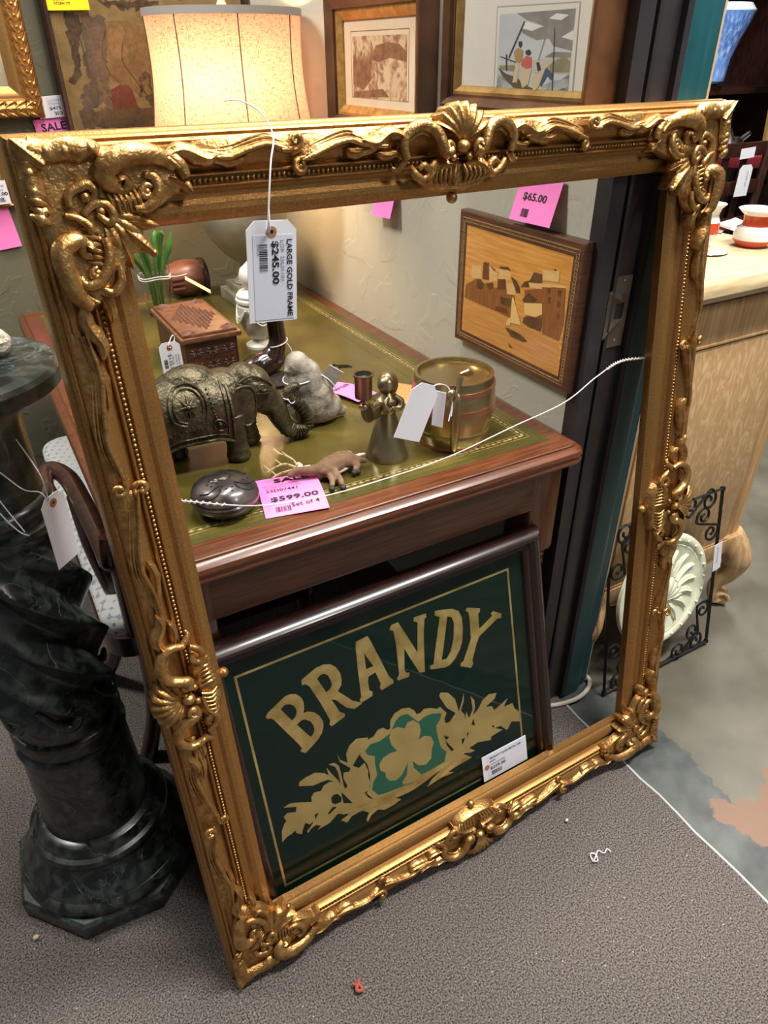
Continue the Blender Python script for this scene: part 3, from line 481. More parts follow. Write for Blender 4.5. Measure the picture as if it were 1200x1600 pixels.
g = G(); g.box((3.4, 3.35, 1.55), (5.0, 0.1, 3.1)); struct(g, 'wall_far', DARKBACK)
g = G(); g.box((5.95, 0.2, 1.55), (0.1, 6.2, 3.1)); struct(g, 'wall_far_right', DARKBACK)

# steel door frame standing in the end of the wall
g = G()
prof = [(0.903, 0.905), (0.903, 0.872), (0.934, 0.872), (0.934, 0.884), (0.946, 0.884), (0.946, 0.876), (0.951, 0.874), (0.953, 0.880), (1.000, 0.884), (1.000, 0.873), (1.010, 0.871), (1.010, 0.905)]
n = len(prof)
g.add([(x, y, 0.0) for x, y in prof] + [(x, y, 3.1) for x, y in prof], [(i, (i + 1) % n, n + (i + 1) % n, n + i) for i in range(n)] + [tuple(range(n)), tuple(range(2 * n - 1, n - 1, -1))])
dj = g.obj('door_1', BLACKP, None, 30, recalc=True); dj['kind'] = 'structure'
g = G()
P_ = [(0.936, 1.023), (0.9573, 1.026), (0.958, 1.046), (0.994, 1.046), (0.994, 0.920), (0.958, 0.920), (0.9573, 0.938), (0.936, 0.942)]
hole = [(0.964, 0.999), (0.984, 0.999), (0.984, 0.970), (0.964, 0.970)]
g.plate([P_, hole], 0.0, 0.0016, lambda a, b, w: Vector((a, 0.8838 - 0.0024 - w + (0 if a > 0.957 else -0.0075), b)))
sp_ = g.obj('strike_plate', STEEL, dj, 20)
g = G(); g.box((0.974, 0.8826, 0.9845), (0.0205, 0.001, 0.0295)); g.obj('latch_hole', BLACK, dj, 0)
g = G()
for z in (1.036, 0.930):
    g.sphere((0.977, 0.8800, z), (0.004, 0.0012, 0.004), 12, 6)
    g.box((0.977, 0.8788, z), (0.006, 0.0006, 0.001))
g.obj('screw', STEEL, dj)
# teal post beside it
g = G()
prof = [(1.010, 0.905), (1.010, 0.872), (1.050, 0.872), (1.062, 0.876), (1.068, 0.882), (1.088, 0.884), (1.092, 0.89), (1.092, 0.96), (1.010, 0.96)]
n = len(prof)
g.add([(x, y, 0.0) for x, y in prof] + [(x, y, 3.1) for x, y in prof], [(i, (i + 1) % n, n + (i + 1) % n, n + i) for i in range(n)] + [tuple(range(n)), tuple(range(2 * n - 1, n - 1, -1))])
tp = g.obj('trim_2', TEAL, None, 30, recalc=True); tp['kind'] = 'structure'
g = G(); g.box((1.0945, 0.92, 1.55), (0.005, 0.07, 3.1)); struct(g, 'trim_3', mat('tan_edge', srgb(170, 156, 130), rough=0.7))
g = G()
g.tube(catmull([(0.925, 0.880, 0.006), (0.945, 0.866, 0.006), (0.985, 0.852, 0.006), (1.03, 0.846, 0.006), (1.07, 0.855, 0.006), (1.098, 0.875, 0.006), (1.104, 0.905, 0.006)], 6), 0.0055, 8)
tag(g.obj('hose', CREAMP), 'cream rubber hose curled round the foot of the teal post', 'hose')

# ================================================================ the large gilt frame
FW_, FH_ = 1.042, 1.314
FO = Vector((0.0586, 0.6455, 0.0085))
a_, t_ = math.radians(0.77), math.radians(82)
FU = Vector((math.cos(a_), math.sin(a_), 0))
FV = Vector((-math.sin(a_) * math.cos(t_), math.cos(a_) * math.cos(t_), math.sin(t_)))
FN = FU.cross(FV)
FR = thing('picture_frame', 'large empty carved gold picture frame leaning in front of the desk and brandy sign', 'picture frame', FO, basis=(FU, FV, FN))
prof = [(0, -0.050), (0.0, -0.018), (0.0015, -0.013), (0.004, -0.012), (0.0055, -0.009), (0.0065, -0.006), (0.009, -0.0045), (0.0115, -0.006), (0.0125, -0.004), (0.0155, -0.002), (0.0185, -0.003),
        (0.0200, -0.001), (0.026, 0.0005), (0.032, -0.0015), (0.038, -0.0055), (0.044, -0.0105), (0.0480, -0.0130), (0.0486, -0.0085), (0.0500, -0.0068), (0.0515, -0.0068), (0.0528, -0.0085), (0.0532, -0.0122),
        (0.0600, -0.0122), (0.0604, -0.0085), (0.0618, -0.0065), (0.0632, -0.0065), (0.0645, -0.0085), (0.0655, -0.0150), (0.070, -0.0190), (0.075, -0.0195), (0.081, -0.0165), (0.088, -0.0165), (0.094, -0.0195), (0.098, -0.0245), (0.1005, -0.0260), (0.1002, -0.0290), (0.090, -0.0300), (0.090, -0.050)]
prof = [(s_ * 0.955, w_) for s_, w_ in prof]
g = G(); g.frame(0, 0, FW_, FH_, prof); g.obj('moulding', GOLD, FR, 25, recalc=True)
# bead course
g = G(); q = 0.0541
def bead_row(x0, y0, x1, y1):
    L = math.hypot(x1 - x0, y1 - y0); n = int(L / 0.0062)
    for i in range(n + 1):
        t = i / n; g.sphere((lerp(x0, x1, t), lerp(y0, y1, t), -0.0100), (0.0029, 0.0029, 0.0035), 6, 4)
bead_row(q, q, FW_ - q, q); bead_row(q, FH_ - q, FW_ - q, FH_ - q); bead_row(q, q, q, FH_ - q); bead_row(FW_ - q, q, FW_ - q, FH_ - q)
g.obj('bead_course', GOLDO, FR, 60)

UPW = (0, 0, 1)
def orn(g, fm, pts, rad, h=0.004, flat=0.9, sub=6, n=8):
    """relief scroll: pts = (a, b[, lift]) on the rail, mapped by fm to frame space"""
    P = catmull([fm(p[0], p[1], p[2] if len(p) > 2 else h) for p in pts], sub)
    g.tube(P, rad, n, up=UPW, flat=flat)
def spiral(c, r0, a0, turns, r1=0.002, n=14, lift=0.006):
    out = []
    for i in range(n + 1):
        t = i / n; a = a0 + turns * 2 * PI * t; r = lerp(r0, r1, t)
        out.append((c[0] + r * math.cos(a), c[1] + r * math.sin(a), lift + 0.006 * t))
    return out
def acanthus(g, fm, spine, width, lift=0.006, arch=0.007, lobes=4, depth=0.012, curl=0.0):
    """curled leaf with lobed edges and a raised midrib"""
    S = catmull([Vector((p[0], p[1], 0)) for p in spine], 5); m = len(S); K = 8
    vs, fs = [], []
    for i, p in enumerate(S):
        t = i / (m - 1)
        T = S[min(i + 1, m - 1)] - S[max(i - 1, 0)]; T.normalize(); B = Vector((-T.y, T.x, 0))
        w = width * (math.sin(PI * min(1, t * 0.92 + 0.08)) ** 0.7) * (0.78 + 0.22 * abs(math.cos(lobes * PI * t)))
        if t > 0.97: w *= 0.25
        for k in range(K + 1):
            s_ = -1 + 2 * k / K
            hh = lift + arch * (1 - s_ * s_) + 0.0016 * math.cos(3 * PI * s_) + curl * t * t
            c = p + B * (s_ * w); vs.append(fm(c.x, c.y, hh))
    for i in range(m - 1):
        for k in range(K): fs.append((i * (K + 1) + k, i * (K + 1) + k + 1, (i + 1) * (K + 1) + k + 1, (i + 1) * (K + 1) + k))
    o = len(vs)
    for i, p in enumerate(S):
        vs.append(Vector(vs[i * (K + 1)]) - Vector((0, 0, depth))); vs.append(Vector(vs[i * (K + 1) + K]) - Vector((0, 0, depth)))
    for i in range(m - 1):
        fs.append((i * (K + 1), (i + 1) * (K + 1), o + 2 * i + 2, o + 2 * i)); fs.append((i * (K + 1) + K, o + 2 * i + 1, o + 2 * i + 3, (i + 1) * (K + 1) + K))
        fs.append((o + 2 * i, o + 2 * i + 2, o + 2 * i + 3, o + 2 * i + 1))
    g.add(vs, fs)
def shell(g, fm, c, ang, R, half, ribs=7, lift=0.004, dome=0.012, rib=0.003, depth=0.014):
    nr, na = 7, ribs * 6; vs, fs = [], []
    for i in range(nr + 1):
        t = i / nr
        for k in range(na + 1):
            s_ = -1 + 2 * k / na; a = ang + s_ * half; w = abs(math.cos(ribs * PI * (s_ + 1) / 2))
            r = R * (0.12 + 0.88 * t) * (1 - 0.10 * (1 - w) * t)
            h = lift + dome * math.sin(PI * (0.15 + 0.75 * t)) + rib * w * t
            vs.append(fm(c[0] + r * math.cos(a), c[1] + r * math.sin(a), h))
    N = na + 1
    for i in range(nr):
        for k in range(na): fs.append((i * N + k, i * N + k + 1, (i + 1) * N + k + 1, (i + 1) * N + k))
    o = len(vs); ring = [nr * N + k for k in range(N)]
    for k in range(N): vs.append(Vector(vs[ring[k]]) - Vector((0, 0, depth)))
    for k in range(na): fs.append((ring[k], ring[k + 1], o + k + 1, o + k))
    g.add(vs, fs)

CORNER_MASS = [(0.013, 0.014), (0.05, 0.012), (0.10, 0.016), (0.15, 0.022), (0.172, 0.040), (0.165, 0.058), (0.140, 0.074), (0.118, 0.082), (0.108, 0.094), (0.115, 0.112), (0.095, 0.120), (0.086, 0.135), (0.076, 0.152), (0.056, 0.164), (0.036, 0.170), (0.022, 0.150), (0.016, 0.10), (0.013, 0.05)]
def corner(fm):
    g = G(); K = CORNER
    # modelled ground of the ornament
    pts = CORNER_MASS; cx, cy = 0.07, 0.07
    ring = catmull([(p[0], p[1], 0) for p in pts], 4, closed=True); n = len(ring); vs, fs = [], []
    levels = [(1.0, -0.012), (1.0, -0.002), (0.93, 0.003), (0.7, 0.004), (0.4, 0.003), (0.1, 0.003)]
    for (s_, h) in levels:
        for p in ring: vs.append(fm(cx + (p.x - cx) * s_, cy + (p.y - cy) * s_, h))
    for i in range(len(levels) - 1):
        for k in range(n): fs.append((i * n + k, i * n + (k + 1) % n, (i + 1) * n + (k + 1) % n, (i + 1) * n + k))
    fs.append(tuple((len(levels) - 1) * n + k for k in range(n))); g.add(vs, fs)
    # ribbed outer rim
    rim = catmull([(p[0], p[1] - 0.002, 0.008) for p in K['rimtop']], 5)
    orn(g, fm, [(p[0], p[1] - 0.003, 0.0055) for p in K['rimtop']], [0.0125, 0.0115, 0.0105, 0.0115, 0.0125, 0.0115, 0.008], flat=0.78)
    orn(g, fm, [(p[0] + 0.001, p[1], 0.0055) for p in K['rimleft']], [0.0115, 0.0105, 0.0105, 0.0105, 0.008], flat=0.78)
    for i in range(7):
        t = i / 6; x = 0.026 + t * 0.050; k = 1.0 + 0.35 * math.sin(i * 2.3)
        orn(g, fm, [(x - 0.003, 0.010 + 0.003 * (i % 2), 0.008), (x + 0.001, 0.018, 0.0115), (x + 0.005 * k, 0.027, 0.0085)], [0.0026, 0.0046 * k, 0.0012], sub=4, n=8, flat=0.75)
        orn(g, fm, [(0.007 + 0.003 * (i % 2), x - 0.003, 0.008), (0.016, x + 0.001, 0.0110), (0.0245, x + 0.005 * k, 0.0085)], [0.0026, 0.0044 * k, 0.0012], sub=4, n=8, flat=0.75)
    acanthus(g, fm, [(0.030, 0.030), (0.018, 0.018), (0.006, 0.006)], 0.013, lift=0.008, arch=0.008, lobes=3)
    # big C scrolls
    orn(g, fm, [(p[0], p[1], 0.009 + 0.006 * math.sin(i * 0.5)) for i, p in enumerate(K['Ctop'])], [0.0075, 0.0100, 0.0115, 0.0120, 0.0115, 0.0100, 0.0080, 0.005], flat=0.78)
    orn(g, fm, [(p[0], p[1], 0.006) for p in K['Ctop2']], [0.0065, 0.0075, 0.0055])
    orn(g, fm, [(p[0] + 0.004, p[1] + 0.001, 0.012) for p in K['Ctop'][2:]], [0.002, 0.0032, 0.0032, 0.003, 0.003, 0.002], flat=1.0)
    orn(g, fm, [(p[0], p[1], 0.009 + 0.005 * math.sin(i * 0.45)) for i, p in enumerate(K['Cleft'])], [0.0065, 0.0085, 0.0100, 0.0108, 0.0105, 0.0095, 0.0078, 0.005], flat=0.78)
    orn(g, fm, [(p[0] + 0.008, p[1] - 0.002, 0.007) for p in K['Cleft'][2:]], [0.003, 0.0035, 0.0035, 0.0035, 0.003, 0.002])
    orn(g, fm, spiral((0.1000, 0.0500), 0.008, 2.6, -0.9), [0.005, 0.0055, 0.006])
    orn(g, fm, spiral((0.0520, 0.1080), 0.007, 1.2, 0.9), [0.005, 0.0055, 0.006])
    for key, r in (('looptop', 0.0058), ('spiraltop', 0.0036), ('loopleft', 0.0058), ('spiralleft', 0.0036), ('loop2left', 0.0044), ('x1', 0.0048), ('x2', 0.0050), ('x3', 0.0042), ('curl_left', 0.0058)):
        orn(g, fm, [(p[0], p[1], 0.008) for p in K[key]], [r * 0.7, r, r * 1.1, r, r * 0.6])
    for (x, y, r) in ((0.0617, 0.0605, 0.006), (0.0735, 0.0740, 0.006), (0.1230, 0.0600, 0.005), (0.0560, 0.1320, 0.005), (0.066, 0.100, 0.003), (0.100, 0.036, 0.004)):
        g.sphere(fm(x, y, 0.006), (r, r, r * 0.9), 10, 7)
    # woven bars between the loops
    for i in range(6):
        x = 0.082 + i * 0.0055; orn(g, fm, [(x, 0.056, 0.006), (x + 0.004, 0.066, 0.010), (x + 0.006, 0.078, 0.006)], [0.0016, 0.0022, 0.0016], sub=3, n=6)
        y = 0.088 + i * 0.0065; orn(g, fm, [(0.050, y, 0.006), (0.060, y + 0.003, 0.009), (0.068, y + 0.006, 0.006)], [0.0014, 0.002, 0.0014], sub=3, n=6)
    # leaf with a beak reaching into the opening
    shell(g, fm, (0.074, 0.074), PI / 4, 0.046, 0.80, ribs=5, lift=-0.004, dome=0.010, rib=0.003, depth=0.020)
    acanthus(g, fm, [(0.094, 0.094), (0.106, 0.106), (0.1205, 0.1215)], 0.0085, lift=-0.002, arch=0.009, lobes=2, depth=0.020)
    acanthus(g, fm, [(0.088, 0.086), (0.108, 0.088), (0.130, 0.094)], 0.009, lift=-0.004, arch=0.009, lobes=3, depth=0.016)
    acanthus(g, fm, [(0.086, 0.090), (0.090, 0.112), (0.094, 0.133)], 0.009, lift=-0.004, arch=0.009, lobes=3, depth=0.016)
    g.sphere(fm(0.119, 0.120, 0.001), (0.0045, 0.0045, 0.005), 10, 7)
    # leaves running out on to the rails
    acanthus(g, fm, [(0.148, 0.030), (0.168, 0.024), (0.192, 0.034), (0.205, 0.030)], 0.010, lift=0.002, arch=0.008, lobes=4)
    acanthus(g, fm, [(0.150, 0.048), (0.165, 0.056), (0.172, 0.066)], 0.008, lift=-0.002, arch=0.008, lobes=3)
    acanthus(g, fm, [(0.036, 0.160), (0.034, 0.182), (0.044, 0.206), (0.040, 0.222)], 0.010, lift=0.002, arch=0.009, lobes=4)
    acanthus(g, fm, [(0.056, 0.156), (0.062, 0.170), (0.060, 0.184)], 0.008, lift=-0.003, arch=0.008, lobes=3)
    return g
def band(g, fm, path, lift=0.0, fade=0.25):
    """fold of carved drapery: a swelling surface from the outer moulding up to an undulating ridge"""
    S = catmull([(p[0], p[1], 0) for p in path], 8); m = len(S); vs, fs = [], []
    for i, p in enumerate(S):
        t = i / (m - 1); e = min(1, t / fade, (1 - t) / fade); e = max(0.0, e) ** 0.6
        T = S[min(i + 1, m - 1)] - S[max(i - 1, 0)]; T.normalize(); B = Vector((-T.y, T.x, 0))
        if B.y < 0: B = -B
        w = 0.5 + 0.5 * math.sin(i * 0.9)
        for (q, h) in ((-0.95, -0.004), (-0.7, 0.0005), (-0.40, 0.0015), (-0.15, 0.0055 + 0.0006 * w), (0.0, 0.0085), (0.06, 0.0080)):
            y = p.y + (p.y - 0.0115) * q if q < 0 else p.y + q * 0.02
            vs.append(fm(p.x, y, lift + h * e - 0.003 * (1 - e)))
        vs.append(fm(p.x + B.x * 0.004, p.y + B.y * 0.004, lift + 0.004 * e - 0.003)); vs.append(fm(p.x + B.x * 0.0045, p.y + B.y * 0.0045, lift - 0.014))
    K = 8
    for i in range(m - 1):
        for k in range(K - 1): fs.append((i * K + k, i * K + k + 1, (i + 1) * K + k + 1, (i + 1) * K + k))
    g.add(vs, fs)
    n = max(4, m // 2)
    for k in range(3):   # lengthwise folds in the gilding
        d = 0.0035 + 0.0035 * k
        orn(g, fm, [(p.x, max(0.013, p.y - d), lift + 0.0035 - 0.0012 * k) for p in S[3 + 2 * k:-4 - 3 * k:4]], [0.0004, 0.0015, 0.0013, 0.0004], sub=3, n=6)
def running(fm, p0, p1):
    """undulating ridge from corner leaf (p0) to cartouche (p1), broken by a pair of opposed curls"""
    g = G(); L = p1 - p0; pm = p0 + 0.52 * L
    A = [(p0 - 0.015, 0.030), (p0 + 0.10 * L, 0.034), (p0 + 0.22 * L, 0.028), (p0 + 0.34 * L, 0.0235), (pm - 0.08 * L, 0.029), (pm - 0.004, 0.031)]
    Bp = [(pm + 0.004, 0.042), (pm + 0.10 * L, 0.037), (pm + 0.24 * L, 0.028), (pm + 0.34 * L, 0.025), (p1 - 0.05 * L, 0.031), (p1 + 0.02, 0.034)]
    for P_ in (A, Bp):
        band(g, fm, P_); orn(g, fm, [(p[0], p[1], 0.0065) for p in P_], [0.0012, 0.0030, 0.0034, 0.0030, 0.0028, 0.0022], flat=0.9)
    orn(g, fm, [(pm - 0.020, 0.030, 0.007), (pm - 0.008, 0.031, 0.0075)] + spiral((pm - 0.004, 0.0225), 0.0085, PI / 2, -1.1, lift=0.007, n=9)[:-1], [0.0026, 0.0040, 0.0042, 0.0036, 0.0028], sub=3)
    g.sphere(fm(pm - 0.004, 0.0225, 0.009), (0.0036, 0.0036, 0.0036), 10, 7)
    orn(g, fm, [(pm + 0.020, 0.040, 0.002), (pm + 0.010, 0.040, 0.001)] + spiral((pm + 0.004, 0.0485), 0.0080, -PI / 2, -1.1, lift=-0.003, n=9)[:-1], [0.0026, 0.0040, 0.0042, 0.0036, 0.0028], sub=3)
    g.sphere(fm(pm + 0.004, 0.0485, -0.001), (0.0034, 0.0034, 0.0034), 10, 7)
    acanthus(g, fm, [(p0 - 0.012, 0.026), (p0 + 0.12 * L, 0.036), (p0 + 0.22 * L, 0.033)], 0.0085, lift=0.000, arch=0.006, lobes=4)
    acanthus(g, fm, [(p1 + 0.02, 0.030), (p1 - 0.10 * L, 0.038), (p1 - 0.17 * L, 0.034)], 0.0080, lift=0.000, arch=0.006, lobes=4)
    return g
def cartouche(fm):
    g = G()
    shell(g, fm, (0, 0.036), -PI / 2, 0.046, 1.05, ribs=7, lift=0.006, dome=0.014, rib=0.004, depth=0.024)
    g.sphere(fm(0, 0.040, 0.012), (0.010, 0.008, 0.009), 12, 8)
    for s in (-1, 1):
        f2 = lambda p, q_, h, s=s: fm(s * p, q_, h)
        orn(g, f2, [(0.018, 0.044, 0.014), (0.028, 0.046, 0.014), (0.033, 0.036, 0.015), (0.040, 0.022, 0.013), (0.058, 0.014, 0.011), (0.076, 0.020, 0.009), (0.084, 0.034, 0.008), (0.080, 0.050, 0.007)], [0.0065, 0.007, 0.0075, 0.0078, 0.0078, 0.007, 0.006, 0.0045], flat=1.1)
        orn(g, f2, spiral((0.024, 0.040), 0.007, 0.9, 1.0, lift=0.012), [0.0055, 0.005, 0.0045])
        orn(g, f2, [(0.046, 0.026, 0.008), (0.060, 0.022, 0.009), (0.074, 0.030, 0.006)], [0.002, 0.0034, 0.002])
        orn(g, f2, [(0.074, 0.058, 0.003), (0.066, 0.068, 0.003), (0.054, 0.074, 0.002), (0.046, 0.066, 0.004), (0.054, 0.058, 0.005), (0.062, 0.062, 0.004)], [0.004, 0.0055, 0.0055, 0.0050, 0.0045, 0.003])
        orn(g, f2, [(0.080, 0.050, 0.004), (0.090, 0.060, 0.000), (0.098, 0.058, -0.002)], [0.005, 0.0045, 0.002])
        acanthus(g, f2, [(0.078, 0.028), (0.100, 0.020), (0.122, 0.030), (0.140, 0.026)], 0.010, lift=0.003, arch=0.008, lobes=4)
        acanthus(g, f2, [(0.084, 0.040), (0.104, 0.044), (0.118, 0.040)], 0.007, lift=-0.002, arch=0.007, lobes=3)
        acanthus(g, f2, [(0.008, 0.058), (0.034, 0.062), (0.052, 0.078)], 0.011, lift=-0.002, arch=0.011, lobes=4, depth=0.02)
        for i in range(6):
            x = 0.006 + i * 0.007; orn(g, f2, [(x, 0.060, 0.004), (x + 0.004, 0.074, 0.006), (x * 0.9, 0.088 - i * 0.0015, -0.004)], [0.0018, 0.0024, 0.0016], sub=3, n=6)
        g.sphere(f2(0.012, 0.052, 0.008), (0.005, 0.005, 0.005), 10, 7)
    # pierced leaf pad and bud towards the opening
    vs = [(0.052 * math.cos(i * PI / 12), 0.074 + 0.018 * math.sin(i * PI / 12)) for i in range(24)]
    g.add([fm(a, b, -0.024) for a, b in vs] + [fm(a, b, -0.006) for a, b in vs] + [fm(a * 0.8, 0.074 + (b - 0.074) * 0.8, 0.001) for a, b in vs],
          [(i, (i + 1) % 24, 24 + (i + 1) % 24, 24 + i) for i in range(24)] + [(24 + i, 24 + (i + 1) % 24, 48 + (i + 1) % 24, 48 + i) for i in range(24)] + [tuple(48 + i for i in range(24))])
    g.sphere(fm(0, 0.099, -0.016), (0.0075, 0.0075, 0.008), 12, 8)
    return g
maps = {'tl': lambda a, b, h: Vector((a, FH_ - b, h)), 'tr': lambda a, b, h: Vector((FW_ - a, FH_ - b, h)), 'bl': lambda a, b, h: Vector((a, b, h)), 'br': lambda a, b, h: Vector((FW_ - a, b, h))}
for k in maps: corner(maps[k]).obj('corner_ornament', GOLDO, FR, 50, recalc=True)
sw = lambda f: (lambda p, q_, h: f(q_, p, h))
for k, f in maps.items():
    running(f, 0.195, 0.395).obj('running_scroll', GOLDO, FR, 50, recalc=True)
    running(sw(f), 0.205, 0.530).obj('running_scroll', GOLDO, FR, 50, recalc=True)
for fm in (lambda p, q_, h: Vector((FW_ / 2 + p, FH_ - q_, h)), lambda p, q_, h: Vector((FW_ / 2 + p, q_, h)), lambda p, q_, h: Vector((q_, FH_ / 2 - 0.03 + p, h)), lambda p, q_, h: Vector((FW_ - q_, FH_ / 2 - 0.03 + p, h))):
    cartouche(fm).obj('centre_cartouche', GOLDO, FR, 50, recalc=True)
# braided hanging wire slung across the back
g = G()
WP = catmull([(0.085, 0.892, -0.052), (0.1024, 0.883, -0.055), (0.1996, 0.8463, -0.055), (0.3029, 0.8303, -0.055), (0.407, 0.8285, -0.055), (0.527, 0.8337, -0.055), (0.658, 0.8531, -0.055), (0.7707, 0.8702, -0.055), (0.8437, 0.9006, -0.055), (0.9044, 0.9174, -0.055), (0.9868, 0.9074, -0.052)], 8)
g.tube(WP, 0.0010, 6)
for seg, c in (((0.085, 0.16), 0), ((0.86, 0.99), 1)):
    part = [p for p in WP if seg[0] < p.x < seg[1]]
    P = []
    fine = catmull(part, 10)
    for i, p in enumerate(fine): P.append(p + Vector((0, 0.0022 * math.sin(i * 0.9), 0.0020 * math.cos(i * 0.9))))
    g.tube(P, 0.0009, 5)
g.obj('hanging_wire', mat('braided_wire', srgb(214, 206, 198), rough=0.5), FR)
price_tag('price_tag', 'white price tag for the large gold frame hanging on cotton in its opening', 'price tag', (0.29, 0.765, 1.1656), (0.998, 0, -0.069), (-0.01, 0, 1), 0.058, 0.109,
    texts=[('LARGE GOLD FRAME', 0.0172, 0.0350, -PI / 2, 0.0064, 0.0845, 0.022, INK), ('LOF  23L01101', 0.0098, 0.0340, -PI / 2, 0.0044, 0.043, 0.0, GREYINK), ('$245.00', -0.0015, 0.0335, -PI / 2, 0.0094, 0.046, 0.026, INK), ('4709628', -0.0175, 0.031, -PI / 2, 0.0022, 0.012, 0.0, GREYINK)],
    chamfer=0.0095, eyelet=True, sticker=(-0.022, -0.052, 0.025, 0.040), bars=[(-0.0150, 0.002, 0.0095, 0.029, 22, False)],
    string=[[(0.2875, 0.763, 1.2085), (0.2880, 0.760, 1.216), (0.2905, 0.760, 1.235), (0.3000, 0.768, 1.275), (0.3130, 0.788, 1.298), (0.309, 0.806, 1.318), (0.297, 0.835, 1.3285), (0.291, 0.868, 1.327)],
            [(0.2895, 0.763, 1.2085), (0.2898, 0.760, 1.216), (0.2905, 0.7605, 1.235)]])
# ================================================================ pub sign under the desk
def pane_mat():
    m = bpy.data.materials.new('thin_glass'); m.use_nodes = True; nt = m.node_tree
    for n in list(nt.nodes): nt.nodes.remove(n)
    out = nt.nodes.new('ShaderNodeOutputMaterial'); mix = nt.nodes.new('ShaderNodeMixShader')
    tr = nt.nodes.new('ShaderNodeBsdfTransparent'); gl = nt.nodes.new('ShaderNodeBsdfGlossy'); gl.inputs['Roughness'].default_value = 0.02
    lw = nt.nodes.new('ShaderNodeLayerWeight'); lw.inputs['Blend'].default_value = 0.5
    pw = nt.nodes.new('ShaderNodeMath'); pw.operation = 'POWER'; pw.inputs[1].default_value = 5.0
    ma = nt.nodes.new('ShaderNodeMath'); ma.operation = 'MULTIPLY_ADD'; ma.inputs[1].default_value = 0.9; ma.inputs[2].default_value = 0.022
    nt.links.new(lw.outputs['Facing'], pw.inputs[0]); nt.links.new(pw.outputs[0], ma.inputs[0])
    nt.links.new(ma.outputs[0], mix.inputs[0]); nt.links.new(tr.outputs[0], mix.inputs[1]); nt.links.new(gl.outputs[0], mix.inputs[2]); nt.links.new(mix.outputs[0], out.inputs[0])
    return m
PANE = pane_mat()
GREENP = mat('bottle_green_paint', (0.0010, 0.0120, 0.0078), rough=0.6, spec=0.05)
EMER = mat('emerald_paint', (0.004, 0.095, 0.052), rough=0.4)
a2, t2 = math.radians(0.87), math.radians(75)
SU = Vector((math.cos(a2), math.sin(a2), 0)); SV = Vector((-math.sin(a2) * math.cos(t2), math.cos(a2) * math.cos(t2), math.sin(t2))); SN = SU.cross(SV)
SIGN = thing('pub_sign', 'dark green glass brandy sign in dark wood frame leaning under the desk front', 'sign', (0.18, 0.70, 0.0045), basis=(SU, SV, SN))
g = G(); g.frame(-0.046, -0.002, 0.654, 0.602, [(0, -0.016), (0, 0.002), (0.003, 0.010), (0.008, 0.017), (0.015, 0.021), (0.022, 0.019), (0.027, 0.013), (0.029, 0.009), (0.032, 0.010), (0.036, 0.010), (0.040, 0.006), (0.042, 0.000), (0.042, -0.016)])
g.obj('sign_frame', DARKW, SIGN, 30, recalc=True)
g = G(); g.box((0.304, 0.30, -0.008), (0.62, 0.53, 0.008)); g.obj('painted_panel', GREENP, SIGN, 0)
cnt = 0
def foil(nm, loops, m, w):
    g = G(); g.plate(loops, w - 0.0003, w); return g.obj(nm, m, SIGN, 0)
for L, ch in zip(LETTERS, 'BRANDY'):
    o = foil('gold_letter', L, LEAF, -0.0034); o['label'] = 'gold letter ' + ch
foil('shield', [SHIELD], LEAFM, -0.0037)
foil('shield_field', [FIELD], EMER, -0.0035)
foil('shamrock', [SHAMROCK], LEAFM, -0.0031)
foil('leaf_spray', SPRAY_L, LEAFM, -0.0035)
foil('leaf_spray', SPRAY_R, LEAFM, -0.0035)
g = G()
def ribbon2(g, pts, wd, w):
    P = catmull([(p[0], p[1], 0) for p in pts], 6); m = len(P); vs = []
    for i, p in enumerate(P):
        T = P[min(i + 1, m - 1)] - P[max(i - 1, 0)]; T.normalize(); B = Vector((-T.y, T.x, 0)); t = i / (m - 1)
        k = wd * (0.25 + 0.75 * math.sin(PI * min(1, max(0, t))))
        vs += [(p.x + B.x * k, p.y + B.y * k, w), (p.x - B.x * k, p.y - B.y * k, w)]
    g.add(vs, [(2 * i, 2 * i + 1, 2 * i + 3, 2 * i + 2) for i in range(m - 1)])
for L, wd in zip(BRANCH, (0.0085, 0.0065, 0.0055, 0.004)): ribbon2(g, L, wd, -0.0029 - 0.0001 * (wd < 0.008))
g.obj('branch', LEAF, SIGN, 0)
g = G(); x0, y0, x1, y1, b = 0.0125, 0.0785, 0.5805, 0.5325, 0.0042
g.plate([[(x0, y0), (x1, y0), (x1, y1), (x0, y1)], [(x0 + b, y0 + b), (x1 - b, y0 + b), (x1 - b, y1 - b), (x0 + b, y1 - b)]], -0.0039, -0.0036); g.obj('gold_border', LEAF, SIGN, 0)
g = G(); g.box((0.304, 0.30, 0.0), (0.618, 0.528, 0.003)); g.obj('glass_pane', PANE, SIGN, 0)
sl = lambda u, v, w: Vector((0.18, 0.70, 0.0045)) + SU * u + SV * v + SN * w
c_ = sl(0.5240, 0.1065, 0.0030)
price_tag('price_tag', 'white price tag taped to lower right corner of the brandy sign', 'price tag', c_, SU, SV, 0.117, 0.0625,
    texts=[('"BRANDY" GLASS METAL PUB', -0.040, 0.0175, 0, 0.0050, 0.083, 0.012, INK), ('SIGN', -0.040, 0.0100, 0, 0.0042, 0.014, 0.012, INK), ('CON 23L02002', -0.040, 0.0020, 0, 0.0046, 0.040, 0.0, GREYINK), ('$259.00', -0.040, -0.0095, 0, 0.0085, 0.040, 0.02, INK)],
    sticker=(-0.046, -0.029, 0.054, 0.029), bars=[(-0.037, -0.0225, 0.026, 0.010, 18, True)])
TAPE = mat('clear_tape', srgb(120, 130, 140), rough=0.15); 
